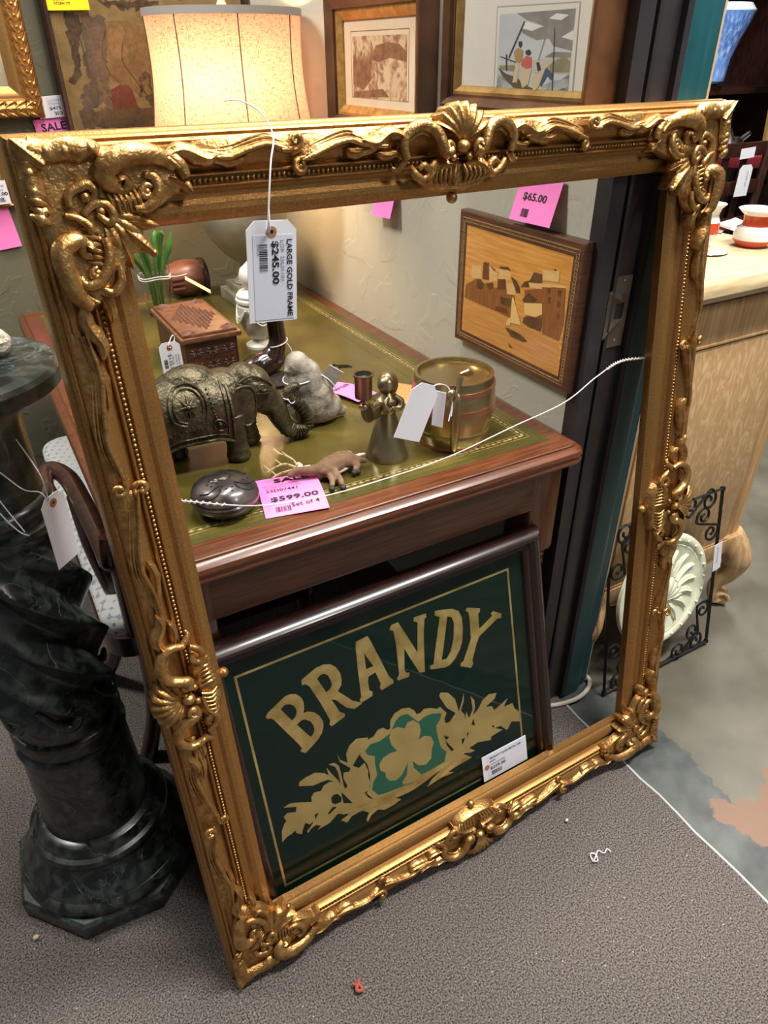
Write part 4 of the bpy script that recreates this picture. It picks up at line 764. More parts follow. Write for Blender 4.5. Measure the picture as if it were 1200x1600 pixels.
for i, (u, v, w_, h_) in enumerate(((0.468, 0.095, 0.012, 0.055), (0.586, 0.090, 0.010, 0.06))):
    g = G(); g.add([sl(u - w_ / 2, v - h_ / 2, 0.0021), sl(u + w_ / 2, v - h_ / 2, 0.0021), sl(u + w_ / 2, v + h_ / 2, 0.0021), sl(u - w_ / 2, v + h_ / 2, 0.0021)], [(0, 1, 2, 3)])
    o = g.obj('tape_strip', PANE, None, 0); tag(o, ('strip of clear tape on the left end of the sign price tag', 'strip of clear tape on the right end of the sign price tag')[i], 'tape')
g = G(); g.plate([[(0.006 * math.cos(i * PI / 8) + 0.4765, 0.006 * math.sin(i * PI / 8) + 0.108) for i in range(16)]], 0.0037, 0.0042, sl)
eye_ = g.obj('eyelet', KRAFT, None, 0)
pt_ = [o for o in COL.objects if o.get('label', '').startswith('white price tag taped')][0]
X_, Y_, Z_ = SU, SV, SN
mi = Matrix.Identity(4)
for i in range(3): mi[i][0], mi[i][1], mi[i][2], mi[i][3] = X_[i], Y_[i], Z_[i], c_[i]
eye_.data.transform(mi.inverted()); eye_.parent = pt_

# ================================================================ writing desk
DESK = thing('writing_desk', 'mahogany writing desk with green leather top against the right wall', 'desk', (0.48, 1.53, 0))
dx, dy = 0.48, 1.53
X0, X1, Y0, Y1 = 0.092 - dx, 0.886 - dx, 0.846 - dy, 2.225 - dy
g = G(); g.rrect(X0, X1, Y0, Y1, [(-0.03, 0.722), (0.004, 0.722), (0.012, 0.7245), (0.017, 0.7285), (0.0185, 0.733), (0.0165, 0.7375), (0.0165, 0.7405), (0.0185, 0.745), (0.0165, 0.7515), (0.011, 0.7555), (0.004, 0.7575), (0.0025, 0.7560), (0.0005, 0.7560), (0.0, 0.7590), (-0.002, 0.760)], 0.012)
g.obj('desk_top', MAHOG, DESK, 25)
LX0, LX1, LY0, LY1 = 0.129 - dx, 0.857 - dx, 0.8855 - dy, 2.185 - dy
LEATH = mat('green_leather', srgb(64, 57, 24), srgb(106, 91, 42), rough=0.16, scale=6, detail=7, bump=0.04, bscale=160, lo=0.3, hi=0.75, r2=0.30, c3=srgb(82, 73, 31))
g = G(); g.box(((LX0 + LX1) / 2, (LY0 + LY1) / 2, 0.7600), (LX1 - LX0, LY1 - LY0, 0.0012)); g.obj('leather_inset', LEATH, DESK, 0)
TOOL = mat('gilt_tooling', (0.34, 0.26, 0.08), (0.62, 0.52, 0.26), rough=0.4, metal=0.5, scale=160, lo=0.4, hi=0.6)
DTOOL = mat('blind_tooling', srgb(44, 54, 22), rough=0.5)
def tool_rect(g, ins, wd, z):
    x0, x1, y0, y1 = LX0 + ins, LX1 - ins, LY0 + ins, LY1 - ins
    g.plate([[(x0, y0), (x1, y0), (x1, y1), (x0, y1)], [(x0 + wd, y0 + wd), (x1 - wd, y0 + wd), (x1 - wd, y1 - wd), (x0 + wd, y1 - wd)]], z, z)
g = G()
for ins, wd in ((0.027, 0.0011), (0.0415, 0.0011)): tool_rect(g, ins, wd, 0.76075)
def leaf_row(g, xa, ya, xb, yb):
    L = math.hypot(xb - xa, yb - ya); n = int(L / 0.0125); ux, uy = (xb - xa) / L, (yb - ya) / L
    for i in range(n):
        t = (i + 0.5) / n; cx, cy = lerp(xa, xb, t), lerp(ya, yb, t); s_ = 1 if i % 2 else -1
        pts = []
        for (a, b) in ((-0.0062, 0), (-0.001, 0.0036 * s_ + 0.001), (0.0062, 0.0012 * s_), (0.001, -0.0026 * s_ + 0.001)):
            pts.append((cx + ux * a - uy * b, cy + uy * a + ux * b))
        if sum(pts[k][0] * pts[(k + 1) % 4][1] - pts[(k + 1) % 4][0] * pts[k][1] for k in range(4)) < 0: pts.reverse()
        g.add([(p[0], p[1], 0.76078) for p in pts], [(0, 1, 2, 3)])
i_ = 0.035
leaf_row(g, LX0 + i_, LY0 + i_, LX1 - i_, LY0 + i_); leaf_row(g, LX1 - i_, LY0 + i_, LX1 - i_, LY1 - i_); leaf_row(g, LX1 - i_, LY1 - i_, LX0 + i_, LY1 - i_); leaf_row(g, LX0 + i_, LY1 - i_, LX0 + i_, LY0 + i_)
g.obj('gilt_tooling', TOOL, DESK, 0)
g = G()
for ins, wd in ((0.003, 0.0012), (0.011, 0.0012), (0.072, 0.0008)): tool_rect(g, ins, wd, 0.76072)
n = 150
for i in range(n):
    x = lerp(LX0 + 0.006, LX1 - 0.006, i / n)
    g.add([(x, LY0 + 0.005, 0.76073), (x + 0.002, LY0 + 0.005, 0.76073), (x + 0.002, LY0 + 0.0105, 0.76073), (x, LY0 + 0.0105, 0.76073)], [(0, 1, 2, 3)])
g.obj('blind_tooling', DTOOL, DESK, 0)
AY = 0.874 - dy
for nm, c, d, m in (('apron', ((0.188 + 0.818) / 2 - dx, AY + 0.011, 0.6705), (0.64, 0.022, 0.106), MAHOG), ('apron', ((0.188 + 0.818) / 2 - dx, 2.19 - dy, 0.6705), (0.64, 0.022, 0.106), MAHOG),
                    ('apron', (0.139 - dx, 1.53 - dy, 0.6705), (0.022, 1.24, 0.106), MAHOGY), ('apron', (0.880 - dx, 1.53 - dy, 0.6705), (0.022, 1.24, 0.106), MAHOGY)):
    g = G(); g.bbox(c, d, 0.002); g.obj(nm, m, DESK, 25)
def leg(x, y):
    g = G(); w = 0.037
    g.rrect(x - w, x + w, y - w, y + w, [(-0.012, 0.497), (-0.003, 0.503), (0, 0.515), (0, 0.7235)], 0.006, 3)
    g.lathe([(0.022, 0.0), (0.024, 0.05), (0.016, 0.062), (0.018, 0.075), (0.026, 0.30), (0.031, 0.395), (0.026, 0.405), (0.031, 0.413), (0.033, 0.421), (0.028, 0.428), (0.032, 0.440), (0.034, 0.448), (0.033, 0.458), (0.036, 0.466), (0.037, 0.474), (0.031, 0.481), (0.037, 0.488), (0.038, 0.494), (0.034, 0.501)], 28, (x, y, 0))
    return g
for (x, y) in ((0.8545, 0.905), (0.151, 0.905), (0.8545, 2.165), (0.151, 2.165)):
    leg(x - dx, y + 0.006 - dy).obj('leg', MAHOG if False else mat('leg_mahogany', (0.075, 0.020, 0.008), (0.16, 0.05, 0.018), rough=0.3, scale=7, stretch=(30, 30, 1.5), coat=0.4) if 'leg_mahogany' not in MATS else MATS['leg_mahogany'], DESK, 25)

TZ = 0.7606
# ------------------------------------------------ elephant
EL = thing('elephant_figurine', 'bronze elephant figurine with ornate saddle cloth standing on the green leather', 'figurine', (0.275, 1.14, TZ + 0.0012), math.radians(-4))
g = G(); z0 = 0.0
g.sphere((-0.045, 0, 0.098), (0.085, 0.056, 0.058)); g.sphere((0.0, 0, 0.105), (0.075, 0.054, 0.058)); g.sphere((-0.010, 0, 0.140), (0.050, 0.036, 0.035)); g.sphere((0.045, 0, 0.110), (0.045, 0.048, 0.050))
for (x, y) in ((0.048, -0.030), (0.082, 0.024), (-0.085, -0.030), (-0.052, 0.026)):
    g.tube([(x, y, 0.090), (x + 0.002, y, 0.055), (x + 0.004, y, 0.030), (x + 0.004, y, 0.012)], [0.026, 0.0215, 0.0185, 0.0185], 14)
    g.lathe([(0.019, 0.0), (0.0225, 0.004), (0.0225, 0.010), (0.019, 0.015), (0.021, 0.020), (0.0185, 0.026)], 16, (x + 0.005, y, 0))
g.sphere((0.095, 0, 0.118), (0.038, 0.040, 0.040)); g.sphere((0.082, 0, 0.140), (0.028, 0.030, 0.024)); g.sphere((0.108, -0.002, 0.100), (0.034, 0.032, 0.032)); g.sphere((0.122, 0, 0.085), (0.026, 0.026, 0.026))
TR_ = catmull([(0.118, 0, 0.095), (0.135, 0, 0.070), (0.147, 0, 0.040), (0.160, -0.001, 0.021), (0.176, -0.002, 0.0160), (0.190, -0.003, 0.022), (0.193, -0.003, 0.040), (0.183, -0.003, 0.064), (0.168, -0.002, 0.080), (0.160, -0.001, 0.094), (0.172, 0, 0.102)], 6)
g.tube(TR_, [0.026, 0.022, 0.018, 0.015, 0.0135, 0.0125, 0.0115, 0.0105, 0.0095, 0.0095, 0.0095], 12)
g.sphere((0.176, 0, 0.102), (0.012, 0.010, 0.009))
g.tube(catmull([(-0.125, 0, 0.120), (-0.140, 0, 0.09), (-0.138, 0.004, 0.05)], 5), [0.008, 0.006, 0.005], 8)
g.tube(catmull([(0.125, -0.014, 0.080), (0.135, -0.018, 0.050), (0.150, -0.016, 0.026), (0.164, -0.014, 0.015)], 5), [0.012, 0.010, 0.009, 0.006], 8)
g.blob('body', BRONZE, EL, 0.0032, 5)
g = G()
for i, p in enumerate(TR_):
    if 16 <= i <= 52 and i % 2 == 0:
        q_ = TR_[i + 1]; T = (TR_[i + 1] - TR_[i - 1]).normalized(); N = T.orthogonal().normalized(); B = T.cross(N); r = lerp(0.0165, 0.0098, (i - 16) / 36)
        g.tube([p + (N * math.cos(a) + B * math.sin(a)) * r for a in [2 * PI * k / 14 for k in range(14)]], 0.0012, 4, closed=True)
g.obj('trunk_rings', BRONZE, EL)
def ear(s):
    g = G(); P = catmull([(0.075, 0, 0.138), (0.055, 0, 0.135), (0.046, 0, 0.110), (0.056, 0, 0.080), (0.074, 0, 0.066), (0.088, 0, 0.080), (0.092, 0, 0.110), (0.088, 0, 0.130)], 4, closed=True)
    n = len(P); c = Vector((0.074, s * 0.047, 0.105))
    out = [Vector((p.x, s * (0.040 + 0.010 * (0.09 - p.x) / 0.04), p.z)) for p in P]
    g.add([c] + out + [p - Vector((0, s * 0.005, 0)) for p in out], [(0, 1 + i, 1 + (i + 1) % n) for i in range(n)] + [(1 + i, 1 + n + i, 1 + n + (i + 1) % n, 1 + (i + 1) % n) for i in range(n)])
    g.tube(out, 0.0022, 6, closed=True)
    return g
for s in (-1, 1): ear(s).obj('ear', BRONZE, EL, 60, recalc=True)
g = G()   # saddle cloth follows the flanks
NX, NA = 18, 24; vs = []; fs = []
def flank(x, a, off=0.0):
    hw = 0.059 + off; top = 0.160 + off - 0.9 * max(0, abs(x + 0.015) - 0.03) ** 1.3
    if abs(a) < 1: return Vector((x, hw * math.sin(a * PI / 2) * 0.98, top - 0.055 * (1 - math.cos(a * PI / 2))))
    return Vector((x, math.copysign(hw * 0.98 - 0.004 * (abs(a) - 1), a), top - 0.055 - (abs(a) - 1) * 0.052))
for i in range(NX + 1):
    x = lerp(-0.105, 0.046, i / NX)
    for k in range(NA + 1): vs.append(flank(x, lerp(-2.0, 2.0, k / NA)))
for i in range(NX):
    for k in range(NA): fs.append((i * (NA + 1) + k, i * (NA + 1) + k + 1, (i + 1) * (NA + 1) + k + 1, (i + 1) * (NA + 1) + k))
g.add(vs, fs)
for s in (-1, 1):
    def edge(pts, r): g.tube([flank(x, s * a, 0.0015) for x, a in pts], r, 6)
    edge([(lerp(-0.105, 0.046, i / 20), 1.95) for i in range(21)], 0.0032); edge([(0.045, lerp(0.2, 1.97, i / 12)) for i in range(13)], 0.0030); edge([(0.036, lerp(0.2, 1.78, i / 12)) for i in range(13)], 0.0016); edge([(lerp(-0.105, 0.036, i / 20), 1.76) for i in range(21)], 0.0016)
    for i in range(46): edge([(lerp(-0.104, 0.045, i / 45), 1.80), (lerp(-0.104, 0.045, i / 45), 1.92)], 0.0011)
    for R_ in (0.031, 0.024):
        edge([(-0.025 + R_ * math.cos(t), 0.80 + R_ * 15.5 * math.sin(t)) for t in [2.2 + 4.9 * k / 26 - 0.4 for k in range(27)]], 0.0022 if R_ > 0.03 else 0.0013)
    edge([(0.022 + 0.0105 * math.cos(t), 1.42 + 0.20 * math.sin(t)) for t in [2 * PI * k / 18 for k in range(19)]], 0.0016)
    edge([(0.022 + 0.006 * math.cos(t), 1.42 + 0.11 * math.sin(t)) for t in [2 * PI * k / 14 for k in range(15)]], 0.0013)
    for (x, a) in ((0.022, 1.42), (-0.025, 0.80)): g.sphere(flank(x, s * a, 0.002), 0.0042, 10, 7)
    for k in range(8):
        t = 2 * PI * k / 8; g.tube([flank(-0.025 + 0.004 * math.cos(t), s * (0.80 + 0.06 * math.sin(t)), 0.002), flank(-0.025 + 0.014 * math.cos(t), s * (0.80 + 0.20 * math.sin(t)), 0.0015)], [0.003, 0.0008], 6)
    for k in range(6): x = -0.075 + k * 0.013; edge([(x, 1.42), (x + 0.004, 1.55), (x + 0.008, 1.42)], 0.0013)
    for k in range(9): g.sphere(flank(0.010 + 0.001 * k, s * (0.5 + 0.09 * k), 0.001), 0.0020, 6, 5)
g.obj('saddle_cloth', BRONZE, EL, 60)
for s in (-1, 1):
    g = G()
    g.sphere((0.108, s * 0.0380, 0.122), (0.0060, 0.0035, 0.0034), 10, 7)
    for dz, r in ((0.005, 0.0016), (-0.004, 0.0014), (0.010, 0.0012)): g.tube(catmull([(0.094, s * 0.0400, 0.121 + dz * 0.4), (0.106, s * 0.0392, 0.122 + dz * 1.2), (0.121, s * 0.0345, 0.116 + dz * 0.4)], 4), r, 6)
    g.tube(catmull([(0.066, s * 0.036, 0.142), (0.086, s * 0.0345, 0.149), (0.108, s * 0.0315, 0.141), (0.128, s * 0.020, 0.122)], 5), 0.0022, 6)
    g.obj('eye', BRONZE, EL)
g = G(); g.tube(catmull([(0.158, -0.010, 0.086), (0.163, -0.013, 0.077), (0.171, -0.010, 0.080), (0.168, 0.0, 0.092), (0.160, 0.008, 0.088)], 5, closed=True), 0.0009, 6, closed=True); g.tube([(0.150, -0.010, 0.088), (0.158, -0.012, 0.084)], 0.0008, 6)
g.obj('string', COTTON, EL)

# ------------------------------------------------ carved box with its tag
BX = thing('carved_wooden_box', 'chip-carved brown wooden box with a flat lid on the desk', 'box', (0.412, 1.618, TZ))
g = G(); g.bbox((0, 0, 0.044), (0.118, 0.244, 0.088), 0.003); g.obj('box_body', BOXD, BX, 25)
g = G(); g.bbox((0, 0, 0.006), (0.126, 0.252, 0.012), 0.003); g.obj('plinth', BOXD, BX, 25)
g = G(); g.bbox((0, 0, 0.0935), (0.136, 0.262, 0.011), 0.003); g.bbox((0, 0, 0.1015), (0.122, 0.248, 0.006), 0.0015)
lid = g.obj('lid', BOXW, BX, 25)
g = G()
for i in range(13):
    for j in range(27):
        x, y = -0.054 + i * 0.009, -0.117 + j * 0.009
        if abs(x) / 0.050 + abs(y) / 0.105 > 1.0: continue
        s_ = 0.0045 if (i + j) % 2 else 0.0036
        g.add([(x - s_, y, 0.1045), (x, y - s_, 0.1045), (x + s_, y, 0.1045), (x, y + s_, 0.1045), (x, y, 0.1102)], [(0, 1, 4), (1, 2, 4), (2, 3, 4), (3, 0, 4)])
for sx in (-1, 1):
    for sy in (-1, 1):
        for k in range(7):
            a = (0.05 + 0.9 * k / 6) * PI / 2; L = 0.036 if k % 2 else 0.028
            c = Vector((sx * 0.056, sy * 0.119, 0)); d = Vector((-sx * math.cos(a), -sy * math.sin(a), 0)); n_ = Vector((-d.y, d.x, 0))
            g.add([c + Vector((0, 0, .1045)), c + d * L * 0.5 + n_ * 0.0045 + Vector((0, 0, .1045)), c + d * L + Vector((0, 0, .1045)), c + d * L * 0.5 - n_ * 0.0045 + Vector((0, 0, .1045)), c + d * L * 0.55 + Vector((0, 0, .1105))], [(0, 1, 4), (1, 2, 4), (2, 3, 4), (3, 0, 4)])
for (a, b) in (((-0.059, -0.122), (0.059, -0.122)), ((-0.059, 0.122), (0.059, 0.122)), ((-0.059, -0.122), (-0.059, 0.122)), ((0.059, -0.122), (0.059, 0.122))):
    g.tube([(a[0], a[1], 0.1045), (b[0], b[1], 0.1045)], 0.0013, 6)
g.obj('chip_carving', BOXW, lid, 20, recalc=True)
g = G()
for cx in (-0.036, 0.0, 0.036):
    for cz in (0.030, 0.062):
        for k in range(10):
            a = 2 * PI * k / 10; d = Vector((math.cos(a), 0, math.sin(a))); n_ = Vector((-d.z, 0, d.x)); c = Vector((cx, -0.1222, cz)); L = 0.0165
            g.add([c, c + d * L * 0.55 + n_ * 0.0028, c + d * L, c + d * L * 0.55 - n_ * 0.0028, c + d * L * 0.5 + Vector((0, -0.0022, 0))], [(0, 1, 4), (1, 2, 4), (2, 3, 4), (3, 0, 4)])
for z in (0.014, 0.078): g.tube([(-0.056, -0.1222, z), (0.056, -0.1222, z)], 0.0014, 6)
for x in (-0.0555, 0.0555): g.tube([(x, -0.1222, 0.014), (x, -0.1222, 0.078)], 0.0014, 6)
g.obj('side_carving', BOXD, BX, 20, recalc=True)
price_tag('price_tag', 'white price tag reading $135.00 hanging from the carved wooden box', 'price tag', (0.3136, 1.462, 0.8347), (1, 0, 0.018), (-0.13, 0, 0.99), 0.044, 0.070,
    texts=[('CARVED BOX', 0.0135, 0.008, -PI / 2, 0.0035, 0.026, 0, GREYINK), ('WOODEN', 0.008, 0.008, -PI / 2, 0.0035, 0.022, 0, GREYINK), ('CON 23L', 0.002, 0.008, -PI / 2, 0.0035, 0.022, 0, GREYINK), ('$135.00', -0.0070, 0.010, -PI / 2, 0.0085, 0.040, 0.012, GREYINK)],
    chamfer=0.008, eyelet=True, bars=[(-0.0165, -0.020, 0.008, 0.020, 14, False)],
    string=[[(0.3115, 1.459, 0.859), (0.3125, 1.458, 0.868), (0.325, 1.47, 0.880), (0.330, 1.475, 0.872), (0.322, 1.468, 0.862), (0.313, 1.459, 0.858)]])

# ------------------------------------------------ white urn, lamp, vase, keg behind the box
def lathe_thing(name, label, cat, loc, parts, group=None, rotz=0):
    t = thing(name, label, cat, loc, rotz, group)
    for pn, prof, m in parts: g = G(); g.lathe(prof, 36); g.obj(pn, m, t, 40)
    return t
UR = lathe_thing('marble_urn', 'white marble urn draped with a carved swag behind the dark bird', 'urn', (0.571, 1.64, TZ), [
    ('foot', [(0.0, 0), (0.032, 0), (0.032, 0.006), (0.026, 0.010), (0.014, 0.016), (0.012, 0.020)], WHITEST),
    ('bowl', [(0.011, 0.019), (0.022, 0.024), (0.034, 0.042), (0.042, 0.066), (0.044, 0.084), (0.045, 0.104), (0.042, 0.106), (0.042, 0.111), (0.046, 0.113), (0.046, 0.119), (0.042, 0.122), (0.043, 0.128), (0.037, 0.136), (0.024, 0.142), (0.0, 0.143)], WHITEST),
    ('finial', [(0.0, 0.142), (0.022, 0.143), (0.030, 0.156), (0.033, 0.172), (0.028, 0.188), (0.016, 0.198), (0.008, 0.206), (0.0, 0.208)], WHITEST)])
g = G()
for k in range(4):
    for j in range(3):
        g.tube([((0.0455 + 0.001 * j) * math.cos(a), (0.0455 + 0.001 * j) * math.sin(a), 0.100 - (0.022 + 0.007 * j) * math.sin(PI * i / 10)) for i, a in [(i, k * PI / 2 - 2.3 + 1.4 * i / 10) for i in range(11)]], 0.0022, 6)
g.obj('swag', WHITEST, UR)

LAMP = thing('table_lamp', 'lit table lamp with grey stone urn base and linen drum shade', 'lamp', (0.70, 2.03, TZ))
g = G(); g.bbox((0, 0, 0.016), (0.145, 0.145, 0.032), 0.004); g.bbox((0, 0, 0.042), (0.115, 0.115, 0.020), 0.004); g.obj('plinth', LAMPST, LAMP, 25)
g = G(); g.lathe([(0.048, 0.052), (0.050, 0.056), (0.040, 0.064), (0.026, 0.074), (0.022, 0.086), (0.027, 0.094), (0.022, 0.099), (0.030, 0.108), (0.060, 0.130), (0.092, 0.165), (0.115, 0.205), (0.122, 0.235), (0.118, 0.262), (0.100, 0.290), (0.070, 0.310), (0.050, 0.325), (0.045, 0.345), (0.055, 0.352), (0.030, 0.362), (0.014, 0.368), (0.012, 0.46)], 40); g.obj('urn_base', LAMPST, LAMP, 40)
RS = lambda t: 0.193 - 0.010 * math.sin(PI * t) + 0.012 * (1 - t) - 0.004 * t
def shade_mat():
    m = bpy.data.materials.new('linen_shade'); m.use_nodes = True; nt = m.node_tree
    b = nt.nodes['Principled BSDF']; out = nt.nodes['Material Output']
    tc = nt.nodes.new('ShaderNodeTexCoord'); mp = nt.nodes.new('ShaderNodeMapping'); mp.inputs['Scale'].default_value = (0.6, 0.6, 3.5)
    nt.links.new(tc.outputs['Object'], mp.inputs[0])
    n = nt.nodes.new('ShaderNodeTexNoise'); n.inputs['Scale'].default_value = 170; n.inputs['Detail'].default_value = 4; nt.links.new(mp.outputs[0], n.inputs['Vector'])
    mp2 = nt.nodes.new('ShaderNodeMapping'); mp2.inputs['Scale'].default_value = (3.0, 3.0, 0.8); nt.links.new(tc.outputs['Object'], mp2.inputs[0])
    n2 = nt.nodes.new('ShaderNodeTexNoise'); n2.inputs['Scale'].default_value = 170; n2.inputs['Detail'].default_value = 3; nt.links.new(mp2.outputs[0], n2.inputs['Vector'])
    ad = nt.nodes.new('ShaderNodeMath'); ad.operation = 'MINIMUM'; nt.links.new(n.outputs['Fac'], ad.inputs[0]); nt.links.new(n2.outputs['Fac'], ad.inputs[1])
    r = nt.nodes.new('ShaderNodeValToRGB'); r.color_ramp.elements[0].position = 0.30; r.color_ramp.elements[1].position = 0.46
    r.color_ramp.elements[0].color = (*srgb(92, 70, 60), 1); r.color_ramp.elements[1].color = (*srgb(158, 128, 114), 1); nt.links.new(ad.outputs[0], r.inputs[0])
    tr = nt.nodes.new('ShaderNodeBsdfTranslucent'); df = nt.nodes.new('ShaderNodeBsdfDiffuse'); mx = nt.nodes.new('ShaderNodeMixShader'); mx.inputs[0].default_value = 0.55
    nt.links.new(r.outputs[0], tr.inputs[0]); nt.links.new(r.outputs[0], df.inputs[0]); nt.links.new(df.outputs[0], mx.inputs[1]); nt.links.new(tr.outputs[0], mx.inputs[2]); nt.links.new(mx.outputs[0], out.inputs[0])
    return m
LINEN = shade_mat()
g = G(); zs0, zs1 = 0.435, 0.700
P = [(RS(i / 12), lerp(zs0, zs1, i / 12)) for i in range(13)]
g.lathe(P, 64, cap=False); sh = g.obj('lamp_shade', LINEN, LAMP, 60)
TRIMT = mat('grey_trim_tape', srgb(150, 144, 138), rough=0.8); SEAMC = mat('seam_cord', srgb(90, 74, 66), rough=0.8)
for zz, t in ((zs0 + 0.004, 0), (zs1 - 0.006, 1)):
    g = G(); g.lathe([(RS(t) + 0.0005, zz - 0.008), (RS(t) + 0.0025, zz - 0.008), (RS(t) + 0.0025, zz + 0.008), (RS(t) + 0.0005, zz + 0.008), (RS(t) + 0.0005, zz - 0.008)], 64, cap=False)
    g.obj('shade_trim', TRIMT, sh, 40)
for k in range(8):
    g = G(); a = math.radians(-99 + 45 * k); g.tube([((RS(i / 12) + 0.001) * math.cos(a), (RS(i / 12) + 0.001) * math.sin(a), lerp(zs0, zs1, i / 12)) for i in range(13)], 0.0015, 5)
    g.obj('shade_seam', SEAMC, sh)
g = G(); g.tube([(0, 0, 0.36), (0, 0, 0.705)], 0.005, 8)
for k in range(3):
    a = 2 * PI * k / 3; g.tube([(0, 0, 0.690), (0.187 * math.cos(a), 0.187 * math.sin(a), 0.692)], 0.0018, 6)
g.obj('harp', BRASS, LAMP)
g = G(); g.lathe([(0.010, 0.700), (0.012, 0.704), (0.006, 0.708), (0.012, 0.712), (0.007, 0.724), (0.002, 0.734), (0, 0.735)], 20); g.obj('finial', mat('lamp_finial', srgb(210, 190, 150), rough=0.4), LAMP)
g = G(); g.sphere((0, 0, 0.545), (0.030, 0.030, 0.038)); bm_ = bpy.data.materials.new('lit_bulb'); bm_.use_nodes = True
bm_.node_tree.nodes['Principled BSDF'].inputs['Emission Color'].default_value = (1, 0.72, 0.38, 1); bm_.node_tree.nodes['Principled BSDF'].inputs['Emission Strength'].default_value = 6
g.obj('bulb', bm_, LAMP)
ld = bpy.data.lights.new('bulb_light', 'POINT'); ld.energy = 15.0; ld.color = (1.0, 0.63, 0.33); ld.shadow_soft_size = 0.045
lo_ = bpy.data.objects.new('bulb_light', ld); COL.objects.link(lo_); lo_.location = (0.66, 1.97, TZ + 0.545)

VA = thing('glass_vase', 'small clear glass tumbler vase of green stems behind the carved box', 'vase', (0.428, 2.03, TZ))
GLASS = mat('clear_glass', (0.9, 0.95, 0.92), rough=0.02, trans=1.0)
g = G(); g.lathe([(0, 0), (0.030, 0), (0.036, 0.06), (0.044, 0.125), (0.0425, 0.125), (0.034, 0.06), (0.028, 0.008), (0, 0.008)], 28); g.obj('glass', GLASS, VA)
g = G()
for k in range(6):
    a = k * 1.05; g.tube(catmull([(0.012 * math.cos(a), 0.012 * math.sin(a), 0.012), (0.02 * math.cos(a), 0.02 * math.sin(a), 0.10), (0.05 * math.cos(a), 0.04 * math.sin(a), 0.17 + 0.02 * (k % 3)), (0.065 * math.cos(a), 0.05 * math.sin(a), 0.21)], 5), [0.003, 0.003, 0.010, 0.002], 8, flat=1)
g.obj('green_stems', GREEN, VA)
g = G()
for dz in (0.100, 0.106): g.tube([(0.0425 * math.cos(a), 0.0425 * math.sin(a), dz + 0.003 * math.sin(3 * a)) for a in [2 * PI * k / 24 for k in range(24)]], 0.0012, 5, closed=True)
g.tube(catmull([(0.03, -0.03, 0.103), (0.055, -0.04, 0.104), (0.078, -0.045, 0.108)], 4), 0.0012, 5)
g.obj('string', COTTON, VA)
price_tag('price_tag', 'narrow cream tag tied to the glass vase, seen nearly edge-on', 'price tag', (0.525, 1.96, 0.842), (0.80, -0.2, -0.56), (0.2, 0.95, 0.1), 0.075, 0.03, color=mat('cream_card', srgb(222, 204, 160), rough=0.6))
KG = thing('wooden_keg', 'little red-brown wooden keg lying on the desk by the back wall', 'keg', (0.545, 2.165, TZ))
RX = Matrix.Rotation(PI / 2, 4, 'Y')
g = G(); g.lathe([(0, -0.050), (0.040, -0.050), (0.050, -0.02), (0.052, 0.01), (0.047, 0.045), (0, 0.045)], 28, (0, 0, 0.0515), M=RX); g.obj('keg_body', mat('keg_wood', (0.14, 0.045, 0.022), (0.20, 0.07, 0.035), rough=0.35, scale=10, stretch=(2, 20, 20)), KG)
g = G(); g.lathe([(0.046, 0.044), (0.051, 0.044), (0.053, 0.050), (0.051, 0.060), (0.044, 0.060), (0.042, 0.050), (0.046, 0.044)], 28, (0, 0, 0.0515), M=RX, cap=False); g.obj('rim', CHAIRW, KG)
g = G()
for k in range(3): g.tube([(-0.048, -0.040, 0.060 - 0.014 * k), (-0.015, -0.047, 0.062 - 0.014 * k)], [0.0065, 0.006], 8)
g.obj('carved_pegs', mat('peg_wood', (0.10, 0.034, 0.02), rough=0.3), KG)

# ------------------------------------------------ dark bird, stone bird
EB = thing('ebony_bird', 'slender dark ebony bird carving behind the stone bird', 'figurine', (0.492, 1.395, TZ))
g = G(); g.sphere((-0.010, 0, 0.048), (0.052, 0.030, 0.028), M=Matrix.Rotation(-0.25, 4, 'Y')); g.sphere((0.020, 0, 0.058), (0.030, 0.026, 0.028))
g.tube(catmull([(0.022, 0, 0.060), (0.034, 0, 0.090), (0.036, 0, 0.120), (0.032, 0, 0.150), (0.030, 0, 0.172)], 5), [0.024, 0.019, 0.017, 0.018, 0.016], 12)
g.sphere((0.028, 0, 0.180), (0.018, 0.016, 0.016)); g.tube([(0.034, 0, 0.184), (0.064, 0, 0.176)], [0.008, 0.002], 8)
g.tube(catmull([(-0.040, 0, 0.045), (-0.070, 0, 0.030), (-0.085, 0, 0.018)], 4), [0.022, 0.015, 0.008], 10)
g.blob('body', EBONY, EB, 0.0026, 8)
g = G()
for k in range(9):
    a = PI + (k - 4) * 0.32; g.tube([(0.036 + 0.0175 * math.cos(a + PI / 2 * 0), 0.0175 * math.sin(a), 0.095), (0.033 + 0.0178 * math.cos(a), 0.0178 * math.sin(a), 0.160)], 0.0016, 5)
g.obj('neck_fluting', EBONY, EB)
g = G(); g.lathe([(0.0, 0.0), (0.034, 0.0), (0.038, 0.008), (0.032, 0.016), (0.026, 0.026), (0.0, 0.032)], 18, (0.012, 0, 0), mod=lambda r, z, a: r * (1 + 0.10 * math.sin(5 * a + z * 60))); g.obj('base', mat('rough_dark_wood', (0.02, 0.011, 0.009), (0.05, 0.028, 0.022), rough=0.7, scale=60, bump=0.6), EB)
g = G(); g.tube([(0.0345 + 0.0215 * math.cos(a), 0.0215 * math.sin(a), 0.092 + 0.006 * math.cos(a)) for a in [2 * PI * k / 20 for k in range(20)]], 0.0011, 5, closed=True); g.tube(catmull([(0.052, -0.008, 0.089), (0.060, -0.014, 0.070), (0.052, -0.016, 0.045)], 4), 0.0011, 5); g.obj('string', COTTON, EB)
SB = thing('stone_bird', 'squat grey carved stone bird with a white string round its neck', 'figurine', (0.500, 1.175, TZ))
